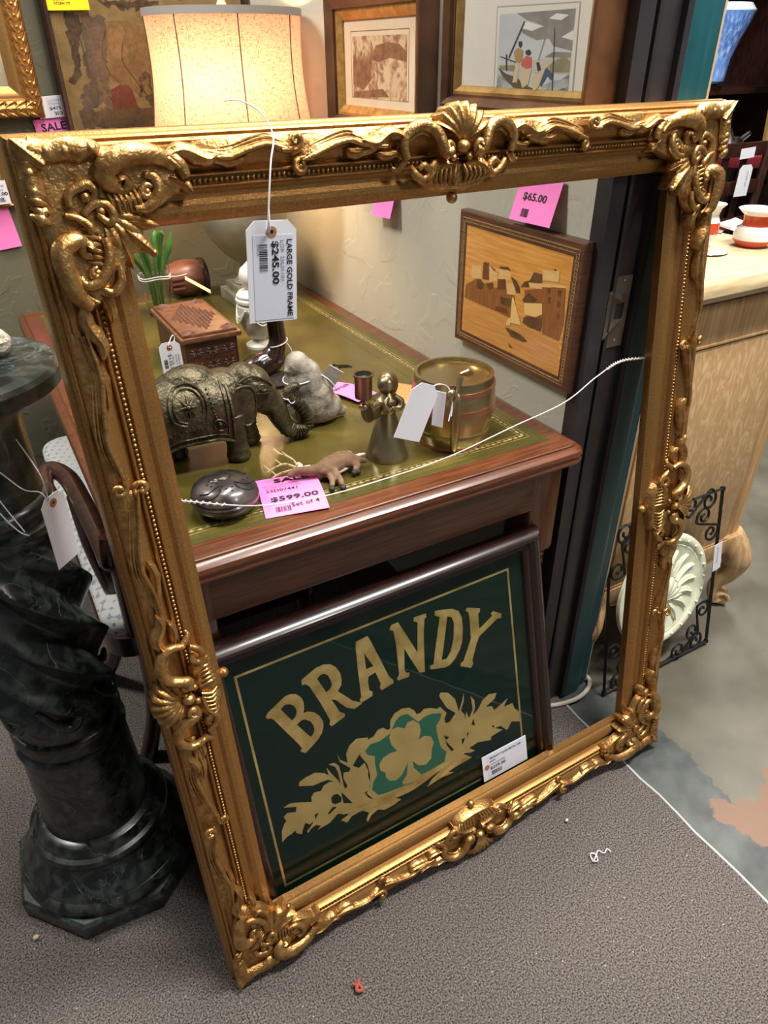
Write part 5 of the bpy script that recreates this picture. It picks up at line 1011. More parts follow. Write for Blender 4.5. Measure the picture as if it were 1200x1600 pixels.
g = G(); g.sphere((0.0, 0, 0.050), (0.050, 0.040, 0.052)); g.sphere((-0.010, 0, 0.085), (0.040, 0.036, 0.050)); g.sphere((-0.022, 0, 0.118), (0.026, 0.026, 0.032)); g.sphere((0.018, 0, 0.030), (0.048, 0.036, 0.032))
g.tube(catmull([(0.03, 0, 0.026), (0.055, 0, 0.016), (0.074, 0, 0.010)], 4), [0.022, 0.014, 0.009], 10); g.sphere((-0.038, -0.004, 0.118), (0.014, 0.008, 0.007))
g.blob('body', GREYSTONE, SB, 0.0028, 8)
g = G(); g.tube([(-0.018 + 0.0325 * math.cos(a), 0.0325 * math.sin(a), 0.100 + 0.006 * math.cos(a)) for a in [2 * PI * k / 28 for k in range(28)]], 0.0012, 5, closed=True)
g.tube(catmull([(0.010, -0.018, 0.108), (0.030, -0.026, 0.092), (0.045, -0.026, 0.070)], 4), 0.0012, 5); g.obj('string', COTTON, SB)
price_tag('price_tag', 'small white tag hanging on the far side of the stone bird', 'price tag', (0.541, 1.163, 0.852), (0.7, -0.45, -0.5), (-0.5, 0.1, 0.85), 0.030, 0.050)
price_tag('price_tag', 'pink price tag lying upside down on the leather beside the stone bird', 'price tag', (0.622, 1.270, 0.7645), (-0.93, -0.36, 0.0), (0.20, -0.98, 0.06), 0.060, 0.125, color=PINK,
    texts=[('$75.00', -0.024, -0.020, 0.0, 0.013, 0.045, 0.02, INK)], bars=[(-0.02, 0.03, 0.028, 0.014, 14, True)], bend=0.006)
for i, (x, y, rz, lb) in enumerate(((0.686, 1.415, -0.55, 'small dark nail lying on the leather, the longer of two'), (0.690, 1.402, -0.35, 'small dark nail lying on the leather, the shorter of two'))):
    g = G(); L = 0.036 - 0.006 * i; c, s = math.cos(rz), math.sin(rz)
    g.tube([(x - c * L / 2, y - s * L / 2, TZ + 0.0018), (x + c * L / 2, y + s * L / 2, TZ + 0.0018)], [0.0015, 0.0012], 6); g.sphere((x - c * L / 2, y - s * L / 2, TZ + 0.003), (0.0025, 0.0025, 0.003), 8, 6)
    tag(g.obj('nail', IRON), lb, 'nail', 'nails on the leather')

# ------------------------------------------------ brass angel, keg, mat
AN = thing('brass_angel', 'brass angel candle holder with cone skirt holding up a candle cup', 'figurine', (0.561, 0.985, TZ))
g = G(); g.lathe([(0.0, 0.0), (0.0385, 0.0), (0.0390, 0.002), (0.036, 0.010), (0.014, 0.088), (0.010, 0.092), (0.0, 0.092)], 40); g.obj('skirt', ABRASS, AN)
g = G(); g.lathe([(0.0, 0.085), (0.017, 0.087), (0.0225, 0.100), (0.022, 0.112), (0.012, 0.122), (0.010, 0.128), (0, 0.128)], 28); g.obj('torso', ABRASS, AN)
g = G(); g.sphere((-0.001, -0.002, 0.137), (0.0165, 0.0165, 0.0165), 18, 12); g.obj('head', ABRASS, AN)
g = G(); g.sphere((0.004, 0.003, 0.139), (0.018, 0.0175, 0.0175), 18, 12); g.tube(catmull([(0.016, 0.006, 0.140), (0.019, 0.006, 0.128), (0.017, 0.004, 0.116)], 4), [0.008, 0.007, 0.003], 10); g.obj('hood', ABRASS, AN)
g = G(); g.tube([(-0.012, -0.004, 0.108), (-0.030, -0.010, 0.096), (-0.046, -0.014, 0.098)], [0.008, 0.013, 0.016], 14); g.obj('sleeve', ABRASS, AN)
g = G(); g.tube(catmull([(-0.034, -0.008, 0.106), (-0.044, -0.012, 0.112), (-0.052, -0.014, 0.112)], 4), [0.005, 0.005, 0.006], 10); g.sphere((-0.052, -0.014, 0.112), (0.009, 0.008, 0.007), 12, 8); g.obj('hand', ABRASS, AN)
g = G(); g.lathe([(0, 0.119), (0.002, 0.119), (0.002, 0.128), (0.0145, 0.129), (0.0148, 0.164), (0.0175, 0.168), (0.0175, 0.170), (0.0135, 0.170), (0.013, 0.160), (0, 0.160)], 28, (-0.052, -0.014, 0)); g.obj('candle_cup', mat('tarnished_copper', (0.17, 0.105, 0.06), (0.26, 0.16, 0.09), rough=0.35, metal=0.9, scale=20), AN)
g = G(); g.lathe([(0, 0.1605), (0.0128, 0.1605), (0.012, 0.1625), (0.005, 0.162), (0, 0.163)], 20, (-0.052, -0.014, 0)); g.obj('wax_remains', mat('verdigris_wax', (0.08, 0.22, 0.22), (0.02, 0.08, 0.08), rough=0.5, scale=160), AN)
g = G()
for s in (-1, 1):
    g.tube(catmull([(s * 0.006, -0.017, 0.120), (s * 0.016, -0.021, 0.110), (s * 0.010, -0.025, 0.100), (-0.006, -0.026, 0.104)], 5), [0.003, 0.006, 0.006, 0.003], 10)
g.obj('folded_wing', ABRASS, AN)
BA = thing('brass_barrel', 'brass barrel with copper bands and an inset lid on the desk', 'barrel', (0.700, 0.985, TZ))
def br(z):
    t = (z - 0.0) / 0.130; return 0.0535 + 0.0215 * math.sin(PI * (0.10 + 0.66 * t)) + 0.002 * t
br_ = [(br(0.130 * i / 16), 0.130 * i / 16) for i in range(17)]
g = G(); g.lathe([(0, 0)] + br_ + [(br(0.13) - 0.004, 0.131), (br(0.13) - 0.005, 0.122), (0, 0.122)], 48); g.obj('barrel_body', BRASS, BA, 40)
for z, hh, m in ((0.004, 0.007, COPPER), (0.030, 0.006, ABRASS), (0.078, 0.011, COPPER), (0.112, 0.010, COPPER)):
    g = G(); g.lathe([(br(z) - 0.001, z - hh / 2), (br(z) + 0.0014, z - hh / 2), (br(z) + 0.0014, z + hh / 2), (br(z + hh / 2) - 0.001, z + hh / 2), (br(z) - 0.001, z - hh / 2)], 48, cap=False); g.obj('band', m, BA, 30)
g = G(); g.lathe([(0.0625, 0.1205), (0.060, 0.1245), (0.0, 0.1250)], 40); g.lathe([(br(0.13) - 0.0055, 0.129), (br(0.13) + 0.0008, 0.1295), (br(0.13) + 0.0008, 0.1325), (br(0.13) - 0.0045, 0.1325), (br(0.13) - 0.0055, 0.129)], 48, cap=False); ld_ = g.obj('lid', BRASS, BA, 40)
g = G(); g.tube([(0.010, -0.006, 0.126), (0.024, -0.010, 0.130), (0.034, -0.012, 0.127)], [0.003, 0.004, 0.002], 8); g.obj('lid_catch', BRASS, ld_)
sx_, sy_ = -0.034, -0.0575
g = G(); nrm = Vector((sx_, sy_, 0)).normalized()
g.tube(catmull([Vector((0, 0, z)) + nrm * (br(min(z, 0.13)) + e) for z, e in ((0.006, 0.002), (0.020, 0.004), (0.060, 0.007), (0.090, 0.010), (0.112, 0.013), (0.124, 0.012))], 5), [0.006, 0.007, 0.009, 0.010, 0.009, 0.006], 12, flat=0.8); g.obj('spout_strap', ABRASS, BA)
g = G(); g.tube([Vector((0, 0, 0.122)) + nrm * (br(0.12) + 0.012), Vector((0, 0, 0.150)) + nrm * (br(0.12) + 0.004) + Vector((0.006, 0, 0))], [0.004, 0.005], 10); g.sphere(Vector((0, 0, 0.126)) + nrm * (br(0.12) + 0.012) + Vector((-0.012, 0, 0)), (0.009, 0.007, 0.009), 12, 8); g.obj('tap', ABRASS, BA)
t_ = price_tag('price_tag', 'large blank white tag hanging in front of the brass barrel', 'price tag', (0.5625, 0.888, 0.8830), (0.90, 0.02, -0.40), (0.30, 0.0, 0.95), 0.054, 0.097, chamfer=0.014, string=[[(0.596, 0.902, 0.905), (0.612, 0.910, 0.912), (0.640, 0.918, 0.900), (0.650, 0.915, 0.875), (0.637, 0.905, 0.842)], [(0.640, 0.915, 0.900), (0.646, 0.910, 0.872), (0.642, 0.905, 0.850)]])
price_tag('price_tag', 'small white folded tag on strings against the barrel strap', 'price tag', (0.6075, 0.893, 0.8760), (0.55, -0.83, -0.05), (0.05, 0, 0.99), 0.020, 0.062)
g = G(); c45, s45 = math.cos(0.42), math.sin(0.42)
g.box((0, 0, 0.003), (0.098, 0.098, 0.006), M=Matrix.Rotation(0.70, 3, 'Z')); o = g.obj('cork_mat', CORK, None, 0); o.location = (0.729, 1.186, TZ); tag(o, 'square cork mat lying behind the brass angel and barrel', 'mat')

# ------------------------------------------------ soapstone box, sale tag, deer
SO = thing('soapstone_box', 'round dark soapstone box with pierced lid on front corner of leather', 'trinket box', (0.250, 0.955, TZ))
g = G(); g.lathe([(0, 0), (0.030, 0), (0.046, 0.010), (0.0530, 0.022), (0.0535, 0.028), (0.051, 0.031), (0, 0.031)], 40); g.obj('bowl', SOAP, SO)
g = G(); g.lathe([(0.0, 0.030), (0.0515, 0.031), (0.0525, 0.034), (0.049, 0.042), (0.038, 0.051), (0.020, 0.056), (0.0, 0.057)], 40); sl_ = g.obj('lid', SOAP, SO)
def dome(x, y, e=0.0):
    r = math.hypot(x, y); P_ = [(0.0, 0.057), (0.020, 0.056), (0.038, 0.051), (0.049, 0.042), (0.0525, 0.034)]
    for (r0, z0), (r1, z1) in zip(P_, P_[1:]):
        if r <= r1: return Vector((x, y, lerp(z0, z1, (r - r0) / (r1 - r0)) + e))
    return Vector((x, y, 0.033 + e))
g = G()
for i in range(34):
    a, r = i * 2.399, 0.010 + 0.034 * ((i * 0.37) % 1.0); g.sphere(dome(r * math.cos(a), r * math.sin(a)), (0.0024, 0.0016, 0.0012), 6, 4)
for sg in (-1, 1):
    g.tube(catmull([dome(sg * 0.042, -0.014, .0002), dome(sg * 0.030, -0.024, .0002), dome(sg * 0.012, -0.018, .0002), dome(sg * 0.016, -0.032, .0002), dome(sg * 0.030, -0.034, .0002), dome(sg * 0.038, -0.026, .0002)], 5), 0.0012, 5)
g.obj('piercings', BLACK, sl_)
g = G(); g.sphere((0, 0.004, 0.056), (0.016, 0.011, 0.004), 14, 8); g.sphere((-0.012, 0.0, 0.055), (0.010, 0.006, 0.003), 12, 6); g.obj('carved_leaf', SOAP, sl_)
price_tag('price_tag', 'pink sale tag reading $599.00 lying on the front edge of the leather', 'price tag', (0.3560, 0.9430, 0.7630), (0.974, -0.227, 0.02), (0.215, 0.977, 0.0), 0.102, 0.121, color=PINK, bend=0.006,
    texts=[('SALE', -0.022, 0.036, 0, 0.016, 0.060, 0.02, INK), ('SET OF 4 MAHOGANY CAMEL', -0.042, 0.0245, 0, 0.0046, 0.080, 0.0, GREYINK), ('LADDER BACK CHAIRS', -0.042, 0.0165, 0, 0.0046, 0.062, 0.0, GREYINK), ('23D07441', -0.040, 0.0035, 0, 0.0085, 0.052, 0.006, INK),
           ('$599.00', -0.036, -0.0265, 0, 0.0140, 0.078, 0.022, INK), ('Set of 4', -0.006, -0.0445, 0.04, 0.0100, 0.046, 0.004, INK)], bars=[(-0.032, -0.052, 0.024, 0.013, 16, True)])
DE = thing('toy_reindeer', 'small brown felt reindeer toy lying on its side across the pink sale tag', 'ornament', (0.424, 0.966, TZ))
FELT = mat('brown_felt', srgb(116, 88, 66), srgb(136, 106, 82), rough=0.95, scale=90, bump=0.3); 
FELTW = mat('cream_felt', srgb(232, 212, 196), rough=0.95); HOOF = mat('black_hoof', (0.015, 0.014, 0.014), rough=0.6)
g = G(); g.sphere((0.022, 0.006, 0.018), (0.037, 0.022, 0.015), M=Matrix.Rotation(0.35, 4, 'Z')); g.sphere((0.044, 0.012, 0.018), (0.026, 0.022, 0.015)); g.tube(catmull([(0.004, 0.000, 0.019), (-0.020, 0.002, 0.020), (-0.036, 0.010, 0.020)], 4), [0.013, 0.009, 0.0075], 10)
g.sphere((-0.042, 0.011, 0.020), (0.013, 0.008, 0.008)); g.sphere((-0.053, 0.008, 0.019), (0.008, 0.006, 0.006))
for pts in (((0.010, -0.008, 0.013), (0.004, -0.030, 0.010), (-0.004, -0.045, 0.008)), ((0.014, -0.010, 0.018), (0.016, -0.034, 0.013), (0.012, -0.052, 0.009))): g.tube(catmull(pts, 4), [0.009, 0.0052, 0.0042], 10)
for pts in (((0.050, 0.004, 0.016), (0.062, -0.010, 0.013), (0.052, -0.018, 0.009)), ((0.054, 0.010, 0.022), (0.070, -0.002, 0.018), (0.084, -0.002, 0.012))): g.tube(catmull(pts, 4), [0.011, 0.0062, 0.0042], 10)
g.blob('body', FELT, DE, 0.0020, 6)
g = G()
for p in ((-0.006, -0.049, 0.006), (0.011, -0.056, 0.007), (0.050, -0.021, 0.007), (0.058, -0.019, 0.006)): g.sphere(p, (0.0055, 0.006, 0.0055), 10, 7)
g.obj('hooves', HOOF, DE)
g = G(); g.sphere((-0.032, 0.023, 0.024), (0.006, 0.010, 0.003), 12, 7); g.sphere((-0.024, 0.014, 0.022), (0.012, 0.005, 0.002), 10, 6); g.obj('ears', FELTW, DE)
g = G(); g.tube(catmull([(0.000, -0.012, 0.012), (0.020, -0.013, 0.012), (0.044, -0.004, 0.011)], 4), 0.004, 8); g.sphere((0.063, 0.026, 0.018), (0.008, 0.010, 0.005), 10, 6); g.sphere((0.074, 0.008, 0.021), (0.014, 0.004, 0.003), 10, 6); g.obj('belly_felt', FELTW, DE)
g = G(); ANT = mat('antler_twig', srgb(200, 180, 140), rough=0.6)
for s, pts in ((1, ((-0.040, 0.018, 0.024), (-0.052, 0.034, 0.026), (-0.068, 0.036, 0.024), (-0.088, 0.030, 0.022))), (1, ((-0.036, 0.020, 0.026), (-0.038, 0.040, 0.030), (-0.046, 0.056, 0.032), (-0.052, 0.066, 0.032))), (1, ((-0.046, 0.016, 0.022), (-0.066, 0.022, 0.018), (-0.084, 0.018, 0.016)))):
    Q = catmull(pts, 5); g.tube(Q, [0.0022, 0.0020, 0.0012], 6)
    for i in range(4, len(Q) - 1, 3): g.tube([Q[i], Q[i] + Vector((-0.006, 0.012 if i % 2 else -0.008, 0.006))], [0.0016, 0.0008], 5)
g.obj('antlers', ANT, DE)
# ================================================================ marble pedestal
PD = thing('marble_pedestal', 'dark green marble twisted column pedestal on octagonal base left of the gold frame', 'pedestal', (-0.068, 1.02, 0.005))
g = G()
oc = [(0.183 * math.cos(math.radians(22.5 + 45 * k - 4)), 0.183 * math.sin(math.radians(22.5 + 45 * k - 4))) for k in range(8)]
vs = [(x, y, 0) for x, y in oc] + [(x, y, 0.030) for x, y in oc] + [(x * 0.965, y * 0.965, 0.036) for x, y in oc]
g.add(vs, [(i, (i + 1) % 8, 8 + (i + 1) % 8, 8 + i) for i in range(8)] + [(8 + i, 8 + (i + 1) % 8, 16 + (i + 1) % 8, 16 + i) for i in range(8)] + [tuple(range(7, -1, -1)), tuple(range(16, 24))])
g.obj('octagonal_plinth', MARBLE, PD, 20)
g = G(); g.lathe([(0.164, 0.035), (0.165, 0.048), (0.158, 0.060), (0.154, 0.062), (0.152, 0.068), (0.140, 0.085), (0.128, 0.100), (0.122, 0.112), (0.121, 0.118), (0.126, 0.122), (0.128, 0.130), (0.125, 0.139), (0.117, 0.142), (0.114, 0.148), (0.110, 0.152), (0.108, 0.160), (0.100, 0.164)], 64); g.obj('base_moulding', MARBLE, PD, 40)
g = G(); g.lathe([(0.096, 0.160), (0.0945, 0.20), (0.0885, 0.345), (0.0880, 0.352), (0.092, 0.355), (0.0935, 0.362), (0.091, 0.368), (0.0865, 0.371), (0.0860, 0.388), (0.090, 0.391), (0.0915, 0.398), (0.089, 0.405), (0.084, 0.408)], 64); g.obj('lower_drum', MARBLE, PD, 35)
def twist(r, z, a):
    e = min(1, max(0, (z - 0.425) / 0.07)) * min(1, max(0, (0.775 - z) / 0.05))
    ph = 6 * a + 2 * PI * z / 0.110
    return r + e * (0.034 * (1 - abs(math.sin(ph / 2))) ** 0.75 - 0.012)
g = G(); prf = [(0.083 + 0.004 * math.sin(PI * i / 110) - 0.008 * i / 110, 0.405 + 0.385 * i / 110) for i in range(111)]
g.lathe(prf, 120, mod=twist); g.obj('twisted_shaft', MARBLE, PD, 60)
g = G()
for k in range(6):   # rounded ends of the flutes
    a = math.radians(-150 + 60 * k); r0 = 0.0885
    pts = [(r0 * math.cos(a + dx_) , r0 * math.sin(a + dx_), 0.452 + dz_) for dx_, dz_ in ((-0.38, 0.045), (-0.16, 0.012), (0.04, -0.004), (0.20, 0.000), (0.27, 0.015), (0.24, 0.032))]
    g.tube(catmull(pts, 5), [0.004, 0.0075, 0.0090, 0.0090, 0.0075, 0.004], 8)
g.obj('flute_ends', MARBLE, PD, 60)
g = G(); g.lathe([(0.074, 0.786), (0.083, 0.789), (0.086, 0.798), (0.083, 0.807), (0.075, 0.811), (0.074, 0.820), (0.080, 0.823), (0.083, 0.832), (0.080, 0.840), (0.073, 0.844), (0.0725, 0.90), (0.074, 0.955), (0.082, 0.975), (0.094, 0.992), (0.100, 1.000)], 64); g.obj('neck', MARBLE, PD, 40)
g = G(); g.lathe([(0.098, 0.998), (0.130, 1.000), (0.1375, 1.006), (0.1385, 1.024), (0.134, 1.030), (0.122, 1.034), (0.119, 1.0325), (0.0, 1.0325)], 72); g.obj('cap', MARBLE, PD, 30)
SHL = thing('seashell', 'small ribbed white seashell lying on the pedestal top', 'shell', (-0.026, 1.030, 1.0377), 0.3)
g = G(); g.lathe([(0.001, 0.0), (0.012, 0.006), (0.019, 0.018), (0.020, 0.030), (0.014, 0.040), (0.004, 0.047), (0, 0.048)], 40, (0, 0, 0.017), mod=lambda r, z, a: r * (1 + 0.07 * math.cos(11 * a)), M=Matrix.Rotation(PI / 2, 4, 'Y')); g.obj('shell_body', mat('shell', srgb(206, 196, 178), srgb(120, 110, 96), rough=0.5, scale=60, stretch=(1, 8, 8)), SHL, 50)
price_tag('price_tag', 'blank white price tag on loose strings hanging in front of the pedestal', 'price tag', (0.0085, 0.890, 0.8430), (0.73, 0.68, 0.0), (0.034, 0, 0.999), 0.043, 0.106, chamfer=0.010, eyelet=True,
    string=[[(0.004, 0.883, 0.892), (-0.002, 0.886, 0.905), (-0.020, 0.905, 0.905), (-0.045, 0.930, 0.930), (-0.062, 0.935, 0.928), (-0.058, 0.925, 0.880), (-0.042, 0.918, 0.842), (-0.030, 0.915, 0.830)], [(-0.062, 0.935, 0.928), (-0.050, 0.925, 0.885), (-0.034, 0.918, 0.836)], [(0.005, 0.883, 0.892), (0.004, 0.886, 0.93), (-0.010, 0.925, 0.965)]])

# ================================================================ armchair behind the pedestal
CH = thing('armchair', 'dark wood armchair with white patterned seat tucked behind the marble pedestal', 'chair', (0.22, 1.52, 0.005))
def fab():
    m = mat('white_patterned_fabric', srgb(206, 208, 206), rough=0.9); nt = m.node_tree; b = nt.nodes['Principled BSDF']
    tc = nt.nodes.new('ShaderNodeTexCoord'); mp = nt.nodes.new('ShaderNodeMapping'); mp.inputs['Scale'].default_value = (46, 46, 46); mp.inputs['Rotation'].default_value = (0, 0, 0.5); nt.links.new(tc.outputs['Object'], mp.inputs[0])
    v = nt.nodes.new('ShaderNodeTexVoronoi'); v.inputs['Randomness'].default_value = 0.0; v.inputs['Scale'].default_value = 1.0; v.feature = 'F1'; nt.links.new(mp.outputs[0], v.inputs['Vector'])
    n = nt.nodes.new('ShaderNodeTexNoise'); n.inputs['Scale'].default_value = 6; n.inputs['Detail'].default_value = 2; nt.links.new(mp.outputs[0], n.inputs['Vector'])
    a = nt.nodes.new('ShaderNodeMath'); a.operation = 'MULTIPLY_ADD'; a.inputs[1].default_value = 0.25; nt.links.new(n.outputs['Fac'], a.inputs[0]); nt.links.new(v.outputs['Distance'], a.inputs[2])
    r = nt.nodes.new('ShaderNodeValToRGB'); r.color_ramp.elements[0].position = 0.27; r.color_ramp.elements[1].position = 0.33; r.color_ramp.elements[0].color = (*srgb(120, 126, 130), 1); r.color_ramp.elements[1].color = (*srgb(208, 208, 204), 1)
    e = r.color_ramp.elements.new(0.74); e.color = (*srgb(200, 202, 200), 1); e = r.color_ramp.elements.new(0.80); e.color = (*srgb(150, 156, 164), 1)
    nt.links.new(a.outputs[0], r.inputs[0]); nt.links.new(r.outputs[0], b.inputs['Base Color']); return m
cx, cy = 0.22, 1.52
g = G(); g.rrect(0.032 - cx, 0.50 - cx, 1.15 - cy, 2.06 - cy, [(-0.006, 0.400), (0, 0.405), (0, 0.432), (-0.006, 0.443), (-0.018, 0.449), (-0.06, 0.452)], 0.06, 6); g.obj('seat', fab(), CH, 50)
g = G(); g.rrect(0.028 - cx, 0.504 - cx, 1.146 - cy, 2.064 - cy, [(-0.004, 0.352), (0, 0.356), (0, 0.404), (-0.004, 0.407)], 0.06, 6); g.obj('seat_rail', CHAIRW, CH, 30)
for pts in ([(0.085, 1.40, 0.36), (0.072, 1.41, 0.26), (0.050, 1.45, 0.12), (0.012, 1.52, 0.0)], [(0.105, 1.185, 0.36), (0.100, 1.188, 0.25), (0.082, 1.198, 0.12), (0.050, 1.21, 0.0)], [(0.46, 1.20, 0.36), (0.462, 1.19, 0.2), (0.47, 1.18, 0.0)], [(0.46, 1.88, 0.36), (0.462, 1.90, 0.2), (0.47, 1.93, 0.0)]):
    g = G(); g.tube(catmull([(x - cx, y - cy, z) for x, y, z in pts], 6), [0.024, 0.021, 0.018, 0.020], 10); g.obj('leg', CHAIRW, CH)
g = G(); P = [(-0.002, 1.355, 0.640), (0.006, 1.345, 0.625), (0.016, 1.362, 0.632), (0.012, 1.385, 0.650), (0.024, 1.440, 0.655), (0.052, 1.390, 0.655), (0.062, 1.280, 0.652), (0.068, 1.13, 0.650), (0.068, 1.06, 0.652), (0.075, 1.06, 0.70)]
g.tube(catmull([(x - cx, y - cy, z) for x, y, z in P], 6), [0.010, 0.013, 0.014, 0.014, 0.017, 0.019, 0.019, 0.019, 0.018, 0.016], 10); g.tube(catmull([(0.055 - cx, 1.33 - cy, 0.645), (0.058 - cx, 1.28 - cy, 0.56), (0.070 - cx, 1.26 - cy, 0.46), (0.08 - cx, 1.25 - cy, 0.38)], 6), [0.016, 0.018, 0.017, 0.016], 10); g.obj('arm', CHAIRW, CH)
g = G()
for x in (0.085, 0.46): g.tube(catmull([(x - cx, 1.165 - cy, 0.38), (x - cx, 1.15 - cy, 0.48), (x - cx, 1.12 - cy, 0.585)], 5), 0.016, 10)
g.tube(catmull([(0.085 - cx, 1.12 - cy, 0.585), (0.27 - cx, 1.105 - cy, 0.59), (0.46 - cx, 1.12 - cy, 0.585)], 6), 0.018, 10)
g.tube(catmull([(0.085 - cx, 1.145 - cy, 0.50), (0.27 - cx, 1.135 - cy, 0.505), (0.46 - cx, 1.145 - cy, 0.50)], 6), 0.012, 8); g.obj('chair_back', CHAIRW, CH)

# ================================================================ pictures on the right wall (local x runs to the viewer's right = -y, local y up, local z out of the wall)
def wall_pic(name, label, y, z, depth, cat='picture'):
    return thing(name, label, cat, (0.905 - depth, y, z), basis=((0, -1, 0), (0, 0, 1), (-1, 0, 0)))
# marquetry panel
MQY, MQZ = 1.0705, 0.975
MQ = wall_pic('marquetry_picture', 'inlaid wood harbour picture with sailing boat hung above the brass barrel', MQY, MQZ, 0.021)
ux = lambda p: (MQY - p[0], p[1] - MQZ)
hon = mat('honey_veneer', srgb(196, 134, 60), srgb(220, 162, 82), rough=0.35, scale=7, stretch=(1.5, 24, 1), detail=6, coat=0.3)
MQM = {'t': mat('tan_veneer', srgb(190, 132, 66), srgb(208, 152, 84), rough=0.35, scale=8, stretch=(1.5, 24, 1), coat=0.3), 'm': mat('umber_veneer', srgb(128, 80, 40), srgb(150, 98, 54), rough=0.4, scale=12, stretch=(24, 2, 1)), 'l': mat('straw_veneer', srgb(208, 166, 104), srgb(222, 182, 120), rough=0.4, scale=12, stretch=(2, 20, 1)),
       'd': mat('walnut_veneer', srgb(92, 56, 32), srgb(112, 70, 40), rough=0.4, scale=12), 'k': mat('smoked_veneer', srgb(78, 54, 34), srgb(104, 76, 48), rough=0.4, scale=30), 'y': mat('pale_veneer', srgb(224, 186, 116), rough=0.4)}
w_, h_ = 0.1805, 0.1325
g = G(); g.frame(-w_, -h_, w_, h_, [(0, -0.020), (0, -0.003), (0.003, 0.0), (0.0255, 0.0), (0.0258, -0.0012), (0.0258, -0.020)]); g.obj('border', mat('dark_border_veneer', srgb(72, 44, 28), srgb(96, 62, 42), rough=0.4, scale=8, stretch=(2, 20, 2), coat=0.2), MQ, 25, recalc=True)
g = G(); g.box((0, 0, -0.010), (2 * w_ - 0.05, 2 * h_ - 0.05, 0.018)); g.obj('veneer_ground', hon, MQ, 0)
g = G()
for q_ in (0.0125, 0.0195):
    for (x0, y0, x1, y1) in ((-w_ + q_, -h_ + q_, w_ - q_, -h_ + q_), (-w_ + q_, h_ - q_, w_ - q_, h_ - q_), (-w_ + q_, -h_ + q_, -w_ + q_, h_ - q_), (w_ - q_, -h_ + q_, w_ - q_, h_ - q_)):
        t_ = 0.0005; g.add([(min(x0, x1) - t_, min(y0, y1) - t_, 0.0003), (max(x0, x1) + t_, min(y0, y1) - t_, 0.0003), (max(x0, x1) + t_, max(y0, y1) + t_, 0.0003), (min(x0, x1) - t_, max(y0, y1) + t_, 0.0003)], [(0, 1, 2, 3)])
q_ = 0.016
def chain(xa, ya, xb, yb):
    L = math.hypot(xb - xa, yb - ya); n = int(L / 0.0062)
    for i in range(n + 1):
        t = i / n; c = (lerp(xa, xb, t), lerp(ya, yb, t)); g.tube([(c[0] + 0.0030 * math.cos(a), c[1] + 0.0024 * math.sin(a), 0.0002) for a in [2 * PI * k / 8 for k in range(8)]], 0.0004, 3, closed=True)
chain(-w_ + q_, -h_ + q_, w_ - q_, -h_ + q_); chain(-w_ + q_, h_ - q_, w_ - q_, h_ - q_); chain(-w_ + q_, -h_ + q_, -w_ + q_, h_ - q_); chain(w_ - q_, -h_ + q_, w_ - q_, h_ - q_)
g.obj('chain_inlay', mat('pale_inlay', srgb(176, 140, 92), rough=0.5), MQ, 0)
mats_ = list(MQM.keys()); g = G()
for i, (k, pts) in enumerate(MARQ):
    g.cur = mats_.index(k); L = [ux(p) for p in pts]; L = [(min(max(a, -w_ + 0.0265), w_ - 0.0265), min(max(b, -h_ + 0.0265), h_ - 0.0265)) for a, b in L]
    z = -0.0009 + 0.00003 * i; g.plate([L], z, z)
g.obj('inlay', [MQM[k] for k in mats_], MQ, 0)
# ship print
def framed(t, w, h, profA, matA, profB, matB):
    g = G(); g.frame(-w, -h, w, h, profA); g.obj('frame_moulding', matA, t, 25, recalc=True)
    g = G(); g.frame(-w + profB[0], -h + profB[0], w - profB[0], h - profB[0], profB[1]); g.obj('gilt_slip', matB, t, 25, recalc=True)
SHY, SHZ = 1.0865, 1.4210
SH = wall_pic('framed_print', 'framed coloured print of men in a rowing boat under dark clouds', SHY, SHZ, 0.002)
w_, h_ = 0.1915, 0.134
framed(SH, w_, h_, [(0, 0.0), (0, 0.058), (0.004, 0.060), (0.013, 0.052), (0.016, 0.045), (0.019, 0.045), (0.020, 0.0)], WALNUT, (0.0195, [(0, 0.0), (0, 0.043), (0.005, 0.044), (0.014, 0.034), (0.0155, 0.0)]), mat('antique_slip', (0.30, 0.17, 0.05), (0.50, 0.31, 0.11), rough=0.4, metal=0.6, scale=30))
SHM = {'line': mat('mount_line', srgb(150, 146, 136), rough=0.8), 'mat': mat('mount_inner', srgb(196, 192, 180), rough=0.8), 'sky': mat('pale_grey_sky', srgb(160, 164, 168), srgb(178, 180, 180), rough=0.8, scale=12), 'cloud': mat('grey_cloud', srgb(104, 100, 94), srgb(132, 128, 120), rough=0.8, scale=25), 'white': mat('paper_white', srgb(200, 198, 192), rough=0.8), 'paper': mat('far_shore', srgb(172, 166, 150), rough=0.8),
       'rock': mat('shore_green', srgb(116, 112, 84), srgb(140, 132, 102), rough=0.8, scale=40), 'sea': mat('grey_sea', srgb(78, 92, 92), srgb(150, 158, 154), rough=0.8, scale=22, stretch=(1, 3, 1), distort=2.0), 'seal': mat('light_sea', srgb(120, 132, 130), srgb(170, 174, 168), rough=0.8, scale=40), 'boat': mat('boat_brown', srgb(84, 68, 52), rough=0.8), 'pale': mat('breeches_cream', srgb(184, 168, 134), rough=0.8), 'coat': mat('coat_ochre', srgb(150, 124, 76), rough=0.8), 'dark': mat('print_black', srgb(44, 40, 38), rough=0.8), 'red': mat('coat_red', srgb(176, 84, 76), rough=0.8), 'blue': mat('coat_blue', srgb(56, 76, 104), rough=0.8)}
g = G(); g.box((0, 0, 0.028), (2 * w_ - 0.06, 2 * h_ - 0.06, 0.012)); g.obj('mount', mat('mount_card', srgb(196, 192, 182), rough=0.8), SH, 0)
ks = list(SHM.keys()); g = G()
